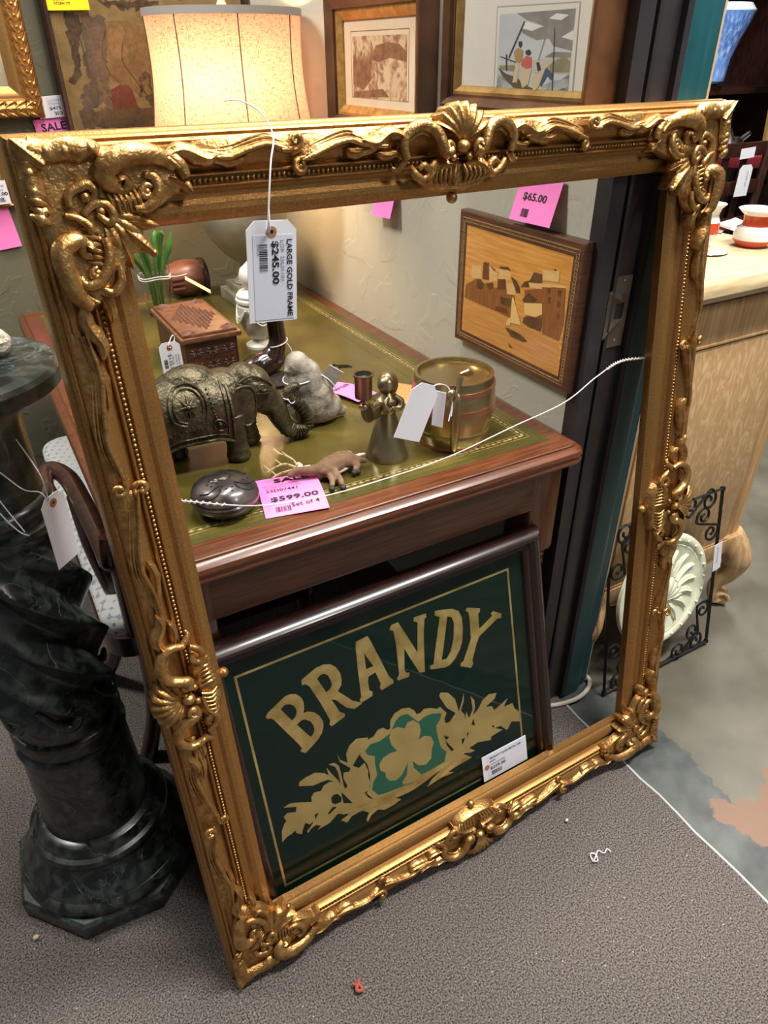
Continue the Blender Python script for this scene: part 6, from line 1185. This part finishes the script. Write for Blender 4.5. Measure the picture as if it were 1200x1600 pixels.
for i, (k, pts) in enumerate(SHIP):
    g.cur = ks.index(k); g.plate([[(SHY - p[0], p[1] - SHZ) for p in pts]], 0.0345 + 0.00004 * i, 0.0345 + 0.00004 * i)
g.obj('print', [SHM[k] for k in ks], SH, 0)
g = G(); g.box((0, 0, 0.0365), (2 * w_ - 0.066, 2 * h_ - 0.066, 0.002)); g.obj('glass_pane', PANE, SH, 0)
# sepia etching
ETY, ETZ = 1.5845, 1.350
ET = wall_pic('framed_etching', 'deep box-framed sepia landscape etching nearest the lamp', ETY, ETZ, 0.002)
w_, h_ = 0.206, 0.130
framed(ET, w_, h_, [(0, 0.0), (0, 0.045), (0.004, 0.047), (0.020, 0.038), (0.026, 0.036), (0.028, 0.028), (0.028, 0.0)], WALNUT, (0.0275, [(0, 0.0), (0, 0.030), (0.006, 0.031), (0.020, 0.022), (0.022, 0.0)]), mat('orange_gilt_slip', (0.38, 0.20, 0.05), (0.56, 0.34, 0.10), rough=0.4, metal=0.5, scale=60))
g = G(); g.box((0, 0, 0.012), (2 * w_ - 0.09, 2 * h_ - 0.09, 0.012)); g.obj('mount', mat('aged_mount', srgb(214, 190, 158), srgb(222, 200, 170), rough=0.8, scale=10), ET, 0)
g = G(); x0, x1, y0, y1 = -0.118, 0.120, -0.066, 0.052
g.plate([[(x0, y0), (x1, y0), (x1, y1), (x0, y1)]], 0.0184, 0.0184); g.obj('etched_field', mat('sepia_etching', srgb(150, 104, 72), srgb(210, 178, 140), rough=0.85, scale=34, detail=8, distort=1.5, lo=0.38, hi=0.60), ET, 0)
g = G(); g.plate([[(x0 - 0.008, y0), (x1 + 0.008, y0), (x1 + 0.008, y1 + 0.010), (x0 - 0.008, y1 + 0.010)], [(x0 - 0.0065, y0 + 0.0015), (x1 + 0.0065, y0 + 0.0015), (x1 + 0.0065, y1 + 0.0085), (x0 - 0.0065, y1 + 0.0085)]], 0.0183, 0.0183)
g.cur = 0; ser = mat('sepia_tree', srgb(122, 80, 50), srgb(150, 104, 70), rough=0.85, scale=60); g.obj('plate_line', ser, ET, 0)
g = G()
L = [(x0, -0.04)]
for i in range(15): L += [(x0 + 0.002 + i * 0.006, 0.018 + 0.018 * ((i * 7) % 5) / 5), (x0 + 0.005 + i * 0.006, 0.004)]
L += [(x0 + 0.085, -0.03), (x0 + 0.05, -0.05)]
g.plate([L], 0.0186, 0.0186); g.plate([[(x0, -0.055), (0.02, -0.045), (0.05, -0.060), (x0, -0.066)]], 0.0186, 0.0186)
g.plate([[(x0 + 0.085, 0.010), (-0.01, 0.034), (0.04, 0.040), (0.09, 0.036), (x1, 0.022), (x1, 0.005), (0.05, 0.012), (0.0, 0.004)]], 0.0186, 0.0186)
g.obj('etched_trees', ser, ET, 0)
price_tag('price_tag', 'pink sale tag reading $65.00 stuck on the wall above the harbour picture', 'price tag', (0.887, 1.0300, 1.1530), (0.0, -1, 0.02), (0.30, 0.0, 0.95), 0.110, 0.076, color=PINK,
    texts=[('$65.00', -0.034, -0.004, 0.0, 0.015, 0.062, 0.02, INK)], bars=[(-0.028, -0.030, 0.020, 0.014, 14, True)])
price_tag('price_tag', 'pink tag on the wall just below the top rail, between the two right-wall frames', 'price tag', (0.888, 1.565, 1.085), (0.0, -1, 0.05), (0.30, 0.0, 0.95), 0.090, 0.085, color=PINK)
g = G(); g.tube(catmull([(0.9005, 1.308, 1.480), (0.8995, 1.318, 1.440), (0.9000, 1.330, 1.405), (0.9012, 1.346, 1.388)], 5), [0.0035, 0.003, 0.004, 0.001], 6); tag(g.obj('pink_ribbon', PINK), 'thin pink ribbon hanging on the wall between the two upper framed prints', 'ribbon')

# ================================================================ back wall
TPM = {'dark': mat('tapestry_foliage', srgb(54, 41, 27), srgb(90, 68, 45), rough=0.95, scale=70, detail=9, distort=0.8), 'grey': mat('tapestry_grey', srgb(82, 67, 52), srgb(109, 88, 68), rough=0.95, scale=70, detail=9, distort=0.8), 'pale': mat('tapestry_ochre', srgb(111, 83, 44), srgb(129, 100, 57), rough=0.95, scale=70, detail=9, distort=0.8), 'skin': mat('tapestry_flesh', srgb(127, 96, 57), srgb(141, 108, 67), rough=0.95, scale=70, detail=9, distort=0.8), 'tan': mat('tapestry_tan', srgb(104, 78, 45), srgb(122, 91, 52), rough=0.95, scale=70, detail=9, distort=0.8), 'red': mat('tapestry_red', srgb(91, 34, 24), srgb(109, 50, 36), rough=0.95, scale=70, detail=9, distort=0.8), 'brown': mat('tapestry_ground', srgb(75, 57, 36), srgb(98, 75, 47), rough=0.95, scale=70, detail=9, distort=0.8)}
TX, TZc = 0.618, 1.44
TA = thing('tapestry_picture', 'large glazed antique tapestry of a seated lady behind the lamp', 'picture', (TX, 2.418, TZc), basis=((1, 0, 0), (0, 0, 1), (0, -1, 0)))
w_, h_ = 0.2785, 0.30
g = G(); g.frame(-w_, -h_, w_, h_, [(0, 0), (0, 0.042), (0.004, 0.048), (0.012, 0.046), (0.016, 0.038), (0.017, 0.0)]); g.obj('frame_moulding', DARKW, TA, 25, recalc=True)
g = G(); g.box((0, 0, 0.018), (2 * w_ - 0.03, 2 * h_ - 0.03, 0.03)); g.obj('woven_ground', mat('tapestry_olive', srgb(120, 100, 60), srgb(140, 116, 72), rough=0.95, scale=30, detail=6, bump=0.3, bscale=300), TA, 0)
def ragged(L, amp, seed):
    rr = random.Random(seed); out = []
    for a, b in zip(L, L[1:] + L[:1]):
        n = max(1, int(math.hypot(b[0] - a[0], b[1] - a[1]) / 0.007))
        for j in range(n):
            t = j / n; out.append((lerp(a[0], b[0], t) + rr.uniform(-amp, amp), lerp(a[1], b[1], t) + rr.uniform(-amp, amp)))
    return [(min(max(x, -0.2605), 0.2605), y) for x, y in out]
ks = list(TPM.keys()); g = G()
for i, (k, pts) in enumerate([('dark', [(0.36, 1.50), (0.42, 1.53), (0.50, 1.515), (0.60, 1.53), (0.70, 1.50), (0.86, 1.52), (0.86, 1.70), (0.74, 1.66), (0.62, 1.70), (0.50, 1.64), (0.40, 1.68), (0.36, 1.60)]), ('grey', [(0.70, 1.16), (0.86, 1.16), (0.87, 1.48), (0.78, 1.46), (0.73, 1.34)])] + TAP):
    g.cur = ks.index(k); L = [(min(max(p[0] - TX, -w_ + 0.018), w_ - 0.018), p[1] - TZc) for p in pts]; L = ragged(L, 0.0055 if k in ('dark', 'grey', 'brown') else 0.0016, i); g.plate([L], 0.0335 + 0.00005 * i, 0.0335 + 0.00005 * i)
g.obj('woven_figures', [TPM[k] for k in ks], TA, 0)
g = G()
for pts in ([(0.49, 1.43), (0.47, 1.38), (0.48, 1.33), (0.50, 1.31)], [(0.53, 1.40), (0.52, 1.36), (0.54, 1.32)], [(0.455, 1.30), (0.47, 1.27), (0.475, 1.24), (0.47, 1.22)], [(0.465, 1.29), (0.482, 1.27), (0.488, 1.245)], [(0.535, 1.33), (0.555, 1.30), (0.575, 1.27)], [(0.415, 1.46), (0.42, 1.40), (0.425, 1.33)]):
    g.tube(catmull([(p[0] - TX, p[1] - TZc, 0.0345) for p in pts], 5), 0.0012, 4)
g.obj('stitched_outline', mat('stitch_brown', srgb(86, 62, 38), rough=0.9), TA, 0)
g = G(); g.box((0, 0, 0.0375), (2 * w_ - 0.034, 2 * h_ - 0.034, 0.002)); g.obj('glass_pane', PANE, TA, 0)
# carved gold frame
GX, GZ = 0.105, 1.53
CG = thing('carved_picture_frame', 'small carved gilt frame with leafy border hung at upper left on back wall', 'picture frame', (GX, 2.418, GZ), basis=((1, 0, 0), (0, 0, 1), (0, -1, 0)))
w_, h_ = 0.186, 0.302
g = G(); g.frame(-w_, -h_, w_, h_, [(0, 0), (0, 0.02), (0.004, 0.03), (0.012, 0.037), (0.024, 0.040), (0.034, 0.036), (0.042, 0.026), (0.046, 0.022), (0.050, 0.022), (0.062, 0.016), (0.075, 0.008), (0.076, 0.0)]); g.obj('moulding', GOLD, CG, 30, recalc=True)
g = G(); fl = lambda a, b, h: Vector((a, b, h))
def leafband(xa, ya, xb, yb, side):
    L = math.hypot(xb - xa, yb - ya); n = int(L / 0.024); u = Vector(((xb - xa) / L, (yb - ya) / L, 0)); v = Vector((-u.y, u.x, 0)) * side
    for i in range(n):
        c = Vector((xa, ya, 0)) + u * (L * (i + 0.5) / n)
        for s_ in (-1, 1):
            a = c - u * 0.014 + v * s_ * 0.001; b = c - u * 0.002 + v * s_ * 0.011; d = c + u * 0.017 + v * s_ * 0.019
            acanthus(g, fl, [(a.x, a.y), (b.x, b.y), (d.x, d.y)], 0.0098, lift=0.030, arch=0.010, lobes=4, depth=0.014)
        g.sphere(c + Vector((0, 0, 0.040)), (0.004, 0.004, 0.004), 8, 5)
q_ = 0.022
leafband(-w_ + q_, -h_ + q_, w_ - q_, -h_ + q_, 1); leafband(w_ - q_, -h_ + q_, w_ - q_, h_ - q_, 1)
g.obj('leaf_carving', GOLDO, CG, 50, recalc=True)
g = G(); g.box((0, 0, 0.006), (2 * w_ - 0.145, 2 * h_ - 0.145, 0.006)); g.obj('picture', mat('pale_picture', srgb(176, 166, 140), srgb(120, 108, 84), rough=0.6, scale=10), CG, 0)
price_tag('price_tag', 'white price tag reading $475.00 between gilt carved frame and tapestry', 'price tag', (0.320, 2.405, 1.252), (0.998, 0, 0.06), (-0.04, 0, 1), 0.090, 0.052, texts=[('LG TAPESTRY', -0.014, 0.012, 0, 0.004, 0.05, 0, GREYINK), ('CON 23E', -0.014, 0.004, 0, 0.005, 0.05, 0, GREYINK), ('$475.00', -0.014, -0.009, 0, 0.009, 0.05, 0.02, INK)], bars=[(-0.004, -0.021, 0.03, 0.009, 12, True)], sticker=(-0.018, -0.024, 0.044, 0.022))
price_tag('price_tag', 'pink SALE tag stuck on the back wall beneath the $475.00 tag', 'price tag', (0.312, 2.412, 1.188), (0.995, 0, 0.09), (-0.09, 0, 0.995), 0.105, 0.075, color=PINK, texts=[('SALE', -0.036, 0.006, 0, 0.020, 0.066, 0.02, INK)])
price_tag('price_tag', 'yellow tag stuck on top left of the tapestry glass', 'price tag', (0.403, 2.374, 1.500), (0.999, 0, 0.027), (-0.027, 0, 1), 0.106, 0.062, color=YELLOW, texts=[('SIGNS', -0.036, -0.010, 0, 0.006, 0.03, 0.01, INK), ('07284179', -0.034, -0.019, 0, 0.006, 0.04, 0.01, INK)])
SF = thing('small_gilt_frame', 'small gilt picture frame low on the back wall behind gold frame', 'picture frame', (0.02, 2.418, 1.112), basis=((1, 0, 0), (0, 0, 1), (0, -1, 0)))
g = G(); g.frame(-0.14, -0.103, 0.14, 0.103, [(0, 0), (0, 0.016), (0.006, 0.020), (0.018, 0.012), (0.019, 0)]); g.obj('moulding', GOLD, SF, 25, recalc=True)
g = G(); g.box((0, 0, 0.005), (0.245, 0.172, 0.004)); g.obj('picture', mat('dim_landscape', srgb(86, 92, 66), srgb(138, 130, 96), rough=0.7, scale=14), SF, 0)
price_tag('price_tag', 'white price tag reading $195.00 on the small gilt frame, cut by picture edge', 'price tag', (0.105, 2.394, 1.049), (0.999, 0, 0.033), (-0.03, 0, 1), 0.085, 0.060, texts=[('SM FRAME', -0.010, 0.014, 0, 0.005, 0.045, 0, GREYINK), ('CON 23', -0.010, 0.004, 0, 0.005, 0.04, 0, GREYINK), ('$195.00', -0.012, -0.009, 0, 0.010, 0.052, 0.02, INK)], bars=[(0.005, -0.024, 0.026, 0.012, 12, True)])
price_tag('price_tag', 'long pink tag hanging down the back wall left of the gold frame', 'price tag', (0.106, 2.412, 0.966), (0.995, 0, 0.09), (-0.02, 0, 1), 0.070, 0.135, color=PINK)

# ================================================================ right-hand side: oak chest, iron panel
OK_ = thing('oak_chest', 'pale oak chest on scrolled cabriole legs standing beyond the doorway', 'cabinet', (1.38, 1.16, 0))
ox, oy = 1.38, 1.16
g = G(); g.bbox((0, 0, 0.575), (0.535, 0.445, 0.735), 0.003); g.obj('carcase', OAK, OK_, 25)
g = G(); g.rrect(1.10 - ox, 1.66 - ox, 0.905 - oy, 1.40 - oy, [(-0.010, 0.947), (0.0, 0.950), (0.006, 0.962), (0.006, 0.972), (0.002, 0.982), (-0.004, 0.988), (-0.016, 0.989), (-0.017, 0.9878), (-0.020, 0.9878), (-0.021, 0.989), (-0.03, 0.990)], 0.012); g.obj('chest_top', OAKT, OK_, 25)
OAKP = mat('quartered_oak', srgb(182, 146, 102), srgb(206, 174, 130), rough=0.42, scale=16, stretch=(2.2, 1, 0.8), detail=3, distort=3.0, lo=0.46, hi=0.66)
g = G(); g.bbox((0, 0.9375 - oy - 0.003, 0.535), (0.43, 0.006, 0.60), 0.002); g.obj('end_panel', OAKP, OK_, 25)
for (z, h, e) in ((0.888, 0.090, 0.005), (0.842, 0.006, 0.008), (0.832, 0.004, 0.006), (0.215, 0.045, 0.010)):
    g = G(); g.bbox((0, 0.9375 - oy - e / 2, z), (0.540, e, h), 0.0015); g.obj('rail', OAK, OK_, 25)
for x in (-0.262, 0.262):
    g = G(); g.rrect(x - 0.016, x + 0.016, 0.9325 - oy, 0.9625 - oy, [(0, 0.20), (0, 0.945)], 0.010, 4); g.obj('corner_post', OAK, OK_, 30)
def cabriole(sx, sy):
    g = G(); x, y = sx * 0.255, (0.9475 - oy) if sy < 0 else (1.3725 - oy)
    g.tube(catmull([(x, y, 0.245), (x + sx * 0.014, y + sy * 0.014, 0.205), (x + sx * 0.028, y + sy * 0.028, 0.160), (x + sx * 0.022, y + sy * 0.022, 0.110), (x + sx * 0.006, y + sy * 0.006, 0.070), (x + sx * 0.004, y + sy * 0.004, 0.040), (x + sx * 0.014, y + sy * 0.014, 0.014)], 6), [0.036, 0.042, 0.040, 0.028, 0.020, 0.018, 0.024], 14)
    d = Vector((sx, sy, 0)).normalized(); c = Vector((x + sx * 0.020, y + sy * 0.020, 0.026)); side = Vector((-d.y, d.x, 0))
    for o_ in (-1, 1): g.tube([c + side * o_ * 0.018 + (d * math.cos(a) + Vector((0, 0, 1)) * math.sin(a)) * (0.020 - 0.0025 * a) for a in [k * 0.45 for k in range(15)]], [0.0055, 0.005, 0.003], 6)
    g.tube([c - side * 0.018, c + side * 0.018], 0.0205, 16)
    return g
for sx in (-1, 1):
    for sy in (-1, 1): cabriole(sx, sy).obj('leg', OAK, OK_, 50)
g = G()
for s in (-1, 1):
    P = [(s * 0.255, 0.240), (s * 0.215, 0.200), (s * 0.180, 0.175), (s * 0.08, 0.185), (0, 0.190)]
    Q = catmull([(a, b, 0) for a, b in P], 5); L = [(p.x, p.y) for p in Q] + [(0, 0.245), (s * 0.255, 0.245)]
    g.plate([L], 0, 0.018, lambda a, b, w: Vector((a, 0.948 - oy - w, b)))
g.obj('apron', OAK, OK_, 30, recalc=True)
# wrought iron panel with cream medallion, leaning against the chest
ta = math.radians(80); IU, IV = Vector((1, 0, 0)), Vector((0, math.cos(ta), math.sin(ta))); IN_ = IU.cross(IV)
IP = thing('iron_wall_panel', 'black wrought iron scroll panel with cream medallion leaning on the oak chest', 'wall decoration', (1.10, 0.826, 0.007), basis=(IU, IV, IN_))
PW, PH = 0.378, 0.455
g = G(); g.tube([(0, 0, 0), (PW, 0, 0), (PW, PH, 0), (0, PH, 0)], 0.0052, 4, up=(0, 0, 1), closed=True)
for p in ((0, 0), (PW, 0), (PW, PH), (0, PH)): g.box((p[0], p[1], 0), (0.009, 0.009, 0.009))
g.obj('iron_border', IRON, IP, 30)
def vol(cx, cy, r, a0, turns, k=20): return [(cx + r * (1 - 0.80 * i / k) * math.cos(a0 + turns * 2 * PI * i / k), cy + r * (1 - 0.80 * i / k) * math.sin(a0 + turns * 2 * PI * i / k), 0) for i in range(k + 1)]
def sscroll(p, q_):
    p, q_ = Vector((p[0], p[1], 0)), Vector((q_[0], q_[1], 0)); d = (q_ - p).normalized(); n_ = Vector((-d.y, d.x, 0)); r = (q_ - p).length * 0.23
    A = []
    for sgn, c in ((1, p + d * r), (-1, q_ - d * r)):
        base = math.atan2((d * sgn).y, (d * sgn).x)
        A.append(vol(c.x, c.y, r, base - PI / 2 * 1, -1.35))
    P = list(reversed(A[0])) + [(((p + q_) / 2).x, ((p + q_) / 2).y, 0)] + A[1]
    return catmull(P, 3)
for (p, q_) in (((0.02, 0.435), (0.14, 0.440)), ((0.015, 0.32), (0.075, 0.42)), ((0.358, 0.435), (0.238, 0.440)), ((0.363, 0.32), (0.303, 0.42)), ((0.02, 0.02), (0.14, 0.015)), ((0.015, 0.135), (0.075, 0.035)), ((0.358, 0.02), (0.238, 0.015)), ((0.363, 0.135), (0.303, 0.035))):
    g = G(); g.tube(sscroll(p, q_), 0.0034, 6); g.obj('iron_scroll', IRON, IP)
g = G(); Rz = Matrix.Identity(4)
mc = (PW / 2, PH / 2, -0.004)
g.lathe([(0, -0.006), (0.150, -0.006), (0.155, 0.0), (0.153, 0.008), (0.146, 0.012), (0.134, 0.010), (0.130, 0.006), (0.126, 0.008), (0.122, 0.006), (0, 0.005)], 72, mc); md = g.obj('medallion', CREAM, IP, 40)
g = G(); fmM = lambda a, b, h: Vector((mc[0] + a, mc[1] + b, mc[2] + h))
shell(g, fmM, (0, -0.03), PI / 2, 0.07, 1.5, ribs=9, lift=0.002, dome=0.010, rib=0.004, depth=0.008)
for k in range(16):
    a = 2 * PI * k / 16; r0, r1 = 0.045, 0.112
    acanthus(g, fmM, [(r0 * math.cos(a), r0 * math.sin(a)), (0.08 * math.cos(a + 0.12), 0.08 * math.sin(a + 0.12)), (r1 * math.cos(a + 0.05), r1 * math.sin(a + 0.05))], 0.014, lift=0.003, arch=0.008, lobes=4, depth=0.006)
for k in range(24): a = 2 * PI * k / 24; g.sphere(fmM(0.140 * math.cos(a), 0.140 * math.sin(a), 0.012), 0.004, 8, 5)
g.obj('relief_flowers', CREAM, md, 50)
price_tag('price_tag', 'white price tag tied to the right edge of the iron panel', 'price tag', (1.437, 0.842, 0.300), (0.96, 0.05, 0.10), (0.10, 0.12, 0.99), 0.030, 0.080, texts=[('IRON PANEL', -0.004, 0.03, -PI / 2, 0.004, 0.05, 0, GREYINK)])
# things on the oak chest
Z9 = 0.9905
def pot(name, label, loc, parts, group=None): return lathe_thing(name, label, 'vase', loc, parts, group)
GW = mat('white_glaze', srgb(226, 222, 216), rough=0.15); RG = mat('orange_red_glaze', srgb(186, 72, 42), rough=0.2)
pot('goblet_vase', 'small white footed vase with red band on the oak chest', (1.448, 1.100, Z9 + 0.004), [('foot', [(0, 0), (0.016, 0), (0.016, 0.004), (0.008, 0.010), (0.008, 0.012)], GW), ('bowl', [(0.007, 0.011), (0.020, 0.018), (0.025, 0.030), (0.026, 0.036)], GW), ('red_band', [(0.0261, 0.035), (0.0266, 0.050), (0.0261, 0.058)], RG), ('rim', [(0.026, 0.057), (0.020, 0.072), (0.023, 0.086), (0.032, 0.096), (0.030, 0.096), (0.020, 0.086), (0, 0.08)], GW)])
g = G(); g.lathe([(0, 0), (0.030, 0), (0.052, 0.0035), (0.050, 0.0045), (0.030, 0.0025), (0, 0.0025)], 40); o = g.obj('saucer', mat('clear_saucer', srgb(180, 182, 168), rough=0.1), None); o.location = (1.446, 1.092, Z9); tag(o, 'pale saucer with dark rim under the small footed vase', 'saucer')
pot('squat_pot', 'squat orange and white banded pot with flared rim on oak chest', (1.585, 1.075, Z9), [('base', [(0, 0), (0.030, 0), (0.042, 0.012), (0.043, 0.016)], RG), ('body', [(0.0425, 0.0155), (0.044, 0.026), (0.040, 0.040), (0.031, 0.046)], GW), ('neck', [(0.032, 0.045), (0.029, 0.056), (0.031, 0.068)], RG), ('rim', [(0.030, 0.067), (0.045, 0.080), (0.043, 0.081), (0.028, 0.070), (0, 0.06)], GW)])
for i, (x, y, rz, lb) in enumerate(((1.665, 1.270, 0.5, 'pink-grey printed card leaning back on the oak chest'), (1.73, 1.205, 0.25, 'grey printed leaflet lying flat on the oak chest, nearer card'))):
    g = G(); n = 6; vs = []
    for k in range(n + 1):
        t = k / n; vs += [(-0.06, -0.05 + 0.1 * t, (0.05 if i == 0 else 0.012) * t * t + 0.001), (0.06, -0.05 + 0.1 * t, (0.05 if i == 0 else 0.012) * t * t + 0.001)]
    g.add(vs, [(2 * k, 2 * k + 1, 2 * k + 3, 2 * k + 2) for k in range(n)])
    o = g.obj('leaflet', mat('leaflet_print_%s' % 'ab'[i], srgb(206, 206, 206), srgb(140, 112, 104), rough=0.5, scale=9, lo=0.48, hi=0.52), None); o.location = (x, y, Z9); o.rotation_euler = (0, 0, rz); tag(o, lb, 'leaflet')
# the shop beyond
LC = thing('ladder_chair', 'dark wooden chair with slatted back beyond the oak chest, tag on its rail', 'chair', (2.70, 2.06, 0))
for x in (-0.2, 0.25):
    g = G(); g.tube([(x, 0, 0), (x, 0.0, 0.45), (x, -0.03, 1.06)], 0.018, 8); g.obj('back_post', CHAIRW, LC)
    g = G(); g.tube([(x, 0.4, 0), (x, 0.4, 0.45)], 0.018, 8); g.obj('leg', CHAIRW, LC)
for z in (1.04, 0.90, 0.76): g = G(); g.bbox((0.025, -0.022, z), (0.45, 0.018, 0.05), 0.003); g.obj('back_rail', CHAIRW, LC)
for x in (-0.09, 0.02, 0.13): g = G(); g.bbox((x, -0.012, 0.76), (0.03, 0.012, 0.55), 0.002); g.obj('back_slat', CHAIRW, LC)
g = G(); g.bbox((0.025, 0.2, 0.46), (0.5, 0.46, 0.03), 0.006); g.obj('seat', CHAIRW, LC)
price_tag('price_tag', 'long white price tag hanging from the slatted chair beyond the chest', 'price tag', (2.772, 1.985, 0.935), (1, 0, 0), (0.08, 0, 0.99), 0.078, 0.115, chamfer=0.015, texts=[('CHAIR SET', 0.01, 0.035, -PI / 2, 0.008, 0.06, 0, GREYINK)])
price_tag('price_tag', 'small white label stuck on the slatted chair top rail', 'price tag', (2.795, 2.012, 1.030), (1, 0, 0.05), (-0.05, 0, 1), 0.085, 0.038)
RT_ = thing('round_table', 'round burgundy-edged table carrying silver pieces far behind the oak chest', 'table', (3.22, 2.41, 0))
g = G(); g.lathe([(0, 0.94), (0.27, 0.94), (0.28, 0.955), (0.28, 0.985), (0.27, 0.992), (0, 0.992)], 48); g.obj('table_top', mat('burgundy_lacquer', srgb(120, 30, 44), rough=0.35), RT_)
g = G(); g.lathe([(0.262, 0.9925), (0.0, 0.9935)], 48); g.obj('cloth', mat('lace_cloth', srgb(210, 204, 196), srgb(120, 104, 96), rough=0.8, scale=90), RT_)
g = G(); g.lathe([(0.22, 0), (0.2, 0.03), (0.04, 0.08), (0.035, 0.9), (0.12, 0.94)], 24); g.obj('pedestal', CHAIRW, RT_)
SILV = mat('tarnished_silver', (0.45, 0.45, 0.45), (0.7, 0.7, 0.7), rough=0.25, metal=1.0, scale=20)
SV_ = thing('silver_figure', 'silver figurine standing on the round burgundy-edged table', 'figurine', (3.10, 2.31, 0.994))
g = G(); g.sphere((0, 0, 0.03), (0.05, 0.03, 0.03)); g.tube(catmull([(-0.03, 0, 0.03), (-0.06, 0, 0.08), (-0.10, 0, 0.10)], 4), 0.018, 8); g.sphere((-0.11, 0, 0.105), 0.022); g.tube([(0.03, 0, 0.04), (0.09, 0, 0.07)], 0.012, 8); g.blob('body', SILV, SV_, 0.006, 4)
SFB = thing('display_shelf', 'dark wooden display shelves holding a blue vase at upper right', 'shelf', (3.47, 2.93, 0))
for z in (1.2, 0.75, 1.80): g = G(); g.bbox((0, 0, z), (1.1, 0.40, 0.028), 0.003); g.obj('shelf_board', CHAIRW, SFB)
for x in (-0.54, 0.54): g = G(); g.bbox((x, 0, 0.9), (0.03, 0.40, 1.82), 0.003); g.obj('side_panel', CHAIRW, SFB)
g = G(); g.bbox((0, 0.19, 0.9), (1.06, 0.015, 1.8), 0.002); g.obj('back_panel', mat('shelf_back', srgb(34, 24, 20), rough=0.7), SFB)
BLUE = mat('blue_streaked_glass', srgb(50, 92, 190), srgb(206, 224, 244), rough=0.12, scale=11, stretch=(8, 8, 0.9), detail=4, coat=0.5, c3=srgb(110, 152, 220), lo=0.28, hi=0.78)
BV = thing('blue_glass_vase', 'tall flared blue and white streaked glass vase on the dark shelf', 'vase', (3.43, 2.79, 1.2145))
g = G(); g.lathe([(0, 0), (0.070, 0), (0.074, 0.006), (0.060, 0.016), (0.055, 0.03)], 40); g.obj('foot', GLASS, BV)
g = G(); g.lathe([(0.0, 0.028), (0.072, 0.030), (0.076, 0.05), (0.082, 0.12), (0.108, 0.20), (0.138, 0.27), (0.150, 0.315), (0.145, 0.32), (0, 0.30)], 48); g.obj('body', BLUE, BV)
g = G(); g.lathe([(0.150, 0.313), (0.151, 0.318), (0.128, 0.345), (0.126, 0.345), (0.145, 0.315)], 48, cap=False); g.obj('rim', mat('milky_rim', srgb(214, 230, 240), rough=0.2), BV)
FB = thing('stone_figure', 'grey-brown stone figure on the shelf left of the blue vase', 'figurine', (3.20, 2.80, 1.226))
g = G(); g.sphere((0, 0, 0.06), (0.07, 0.06, 0.065)); g.sphere((0.03, 0, 0.12), (0.05, 0.045, 0.06)); g.sphere((-0.01, -0.01, 0.19), (0.035, 0.035, 0.04)); g.tube([(0.05, -0.03, 0.10), (-0.04, -0.05, 0.06)], 0.02, 8); g.blob('body', mat('weathered_stone', srgb(88, 76, 62), srgb(140, 128, 110), rough=0.7, scale=20), FB, 0.008, 5)
GF = thing('leaning_gilt_frame', 'gilt wooden frame leaning upright at far right edge behind the oak chest', 'picture frame', (3.42, 2.40, 0.996), basis=((1, 0, 0), norm((0.10, 0.12, 0.99)), norm((0, -0.99, 0.12))))
g = G(); g.frame(0, 0, 0.55, 0.8, [(0, 0), (0, 0.02), (0.02, 0.03), (0.05, 0.018), (0.07, 0.014), (0.072, 0)]); g.obj('moulding', mat('ochre_gilt', (0.30, 0.19, 0.05), (0.42, 0.28, 0.09), rough=0.4, metal=0.5, scale=12), GF, 25, recalc=True)
g = G(); g.box((0.275, 0.4, 0.004), (0.42, 0.67, 0.006)); g.obj('canvas', mat('dark_canvas', srgb(60, 46, 34), rough=0.6), GF, 0)

# ================================================================ odds and ends on the carpet
g = G(); g.tube(catmull([(0.760, 0.505, 0.0068), (0.766, 0.520, 0.0068), (0.775, 0.516, 0.0072), (0.770, 0.503, 0.0070), (0.762, 0.505, 0.0085), (0.776, 0.513, 0.0080), (0.786, 0.518, 0.0068), (0.792, 0.508, 0.0068), (0.804, 0.512, 0.0068), (0.806, 0.503, 0.0068)], 6), 0.0011, 6)
tag(g.obj('loose_thread', COTTON), 'curled white thread lying on the carpet in front of the frame', 'thread')
g = G(); g.tube(catmull([(0.238, 0.546, 0.0085), (0.243, 0.540, 0.010), (0.240, 0.533, 0.009), (0.249, 0.530, 0.0085), (0.248, 0.543, 0.010), (0.255, 0.548, 0.008)], 5), [0.002, 0.0035, 0.003, 0.0025, 0.003, 0.001], 6)
tag(g.obj('red_fluff', mat('red_lint', srgb(170, 84, 66), rough=0.9)), 'scrap of red fluff on the carpet below the frame corner', 'fluff')
for x, y, s, lb in ((-0.232, 0.905, 0.006, 'tan crumb on the carpet left of the pedestal base'), (0.776, 0.601, 0.004, 'white paper crumb on the carpet under the frame lower edge')):
    g = G(); g.sphere((0, 0, 0.003), (s, s * 0.8, 0.003), 6, 4); o = g.obj('crumb', mat('crumb_%s' % ('tan' if x < 0 else 'white'), srgb(190, 170, 140) if x < 0 else srgb(230, 226, 222), rough=0.8), None, 0); o.location = (x, y, 0.005); tag(o, lb, 'crumb')
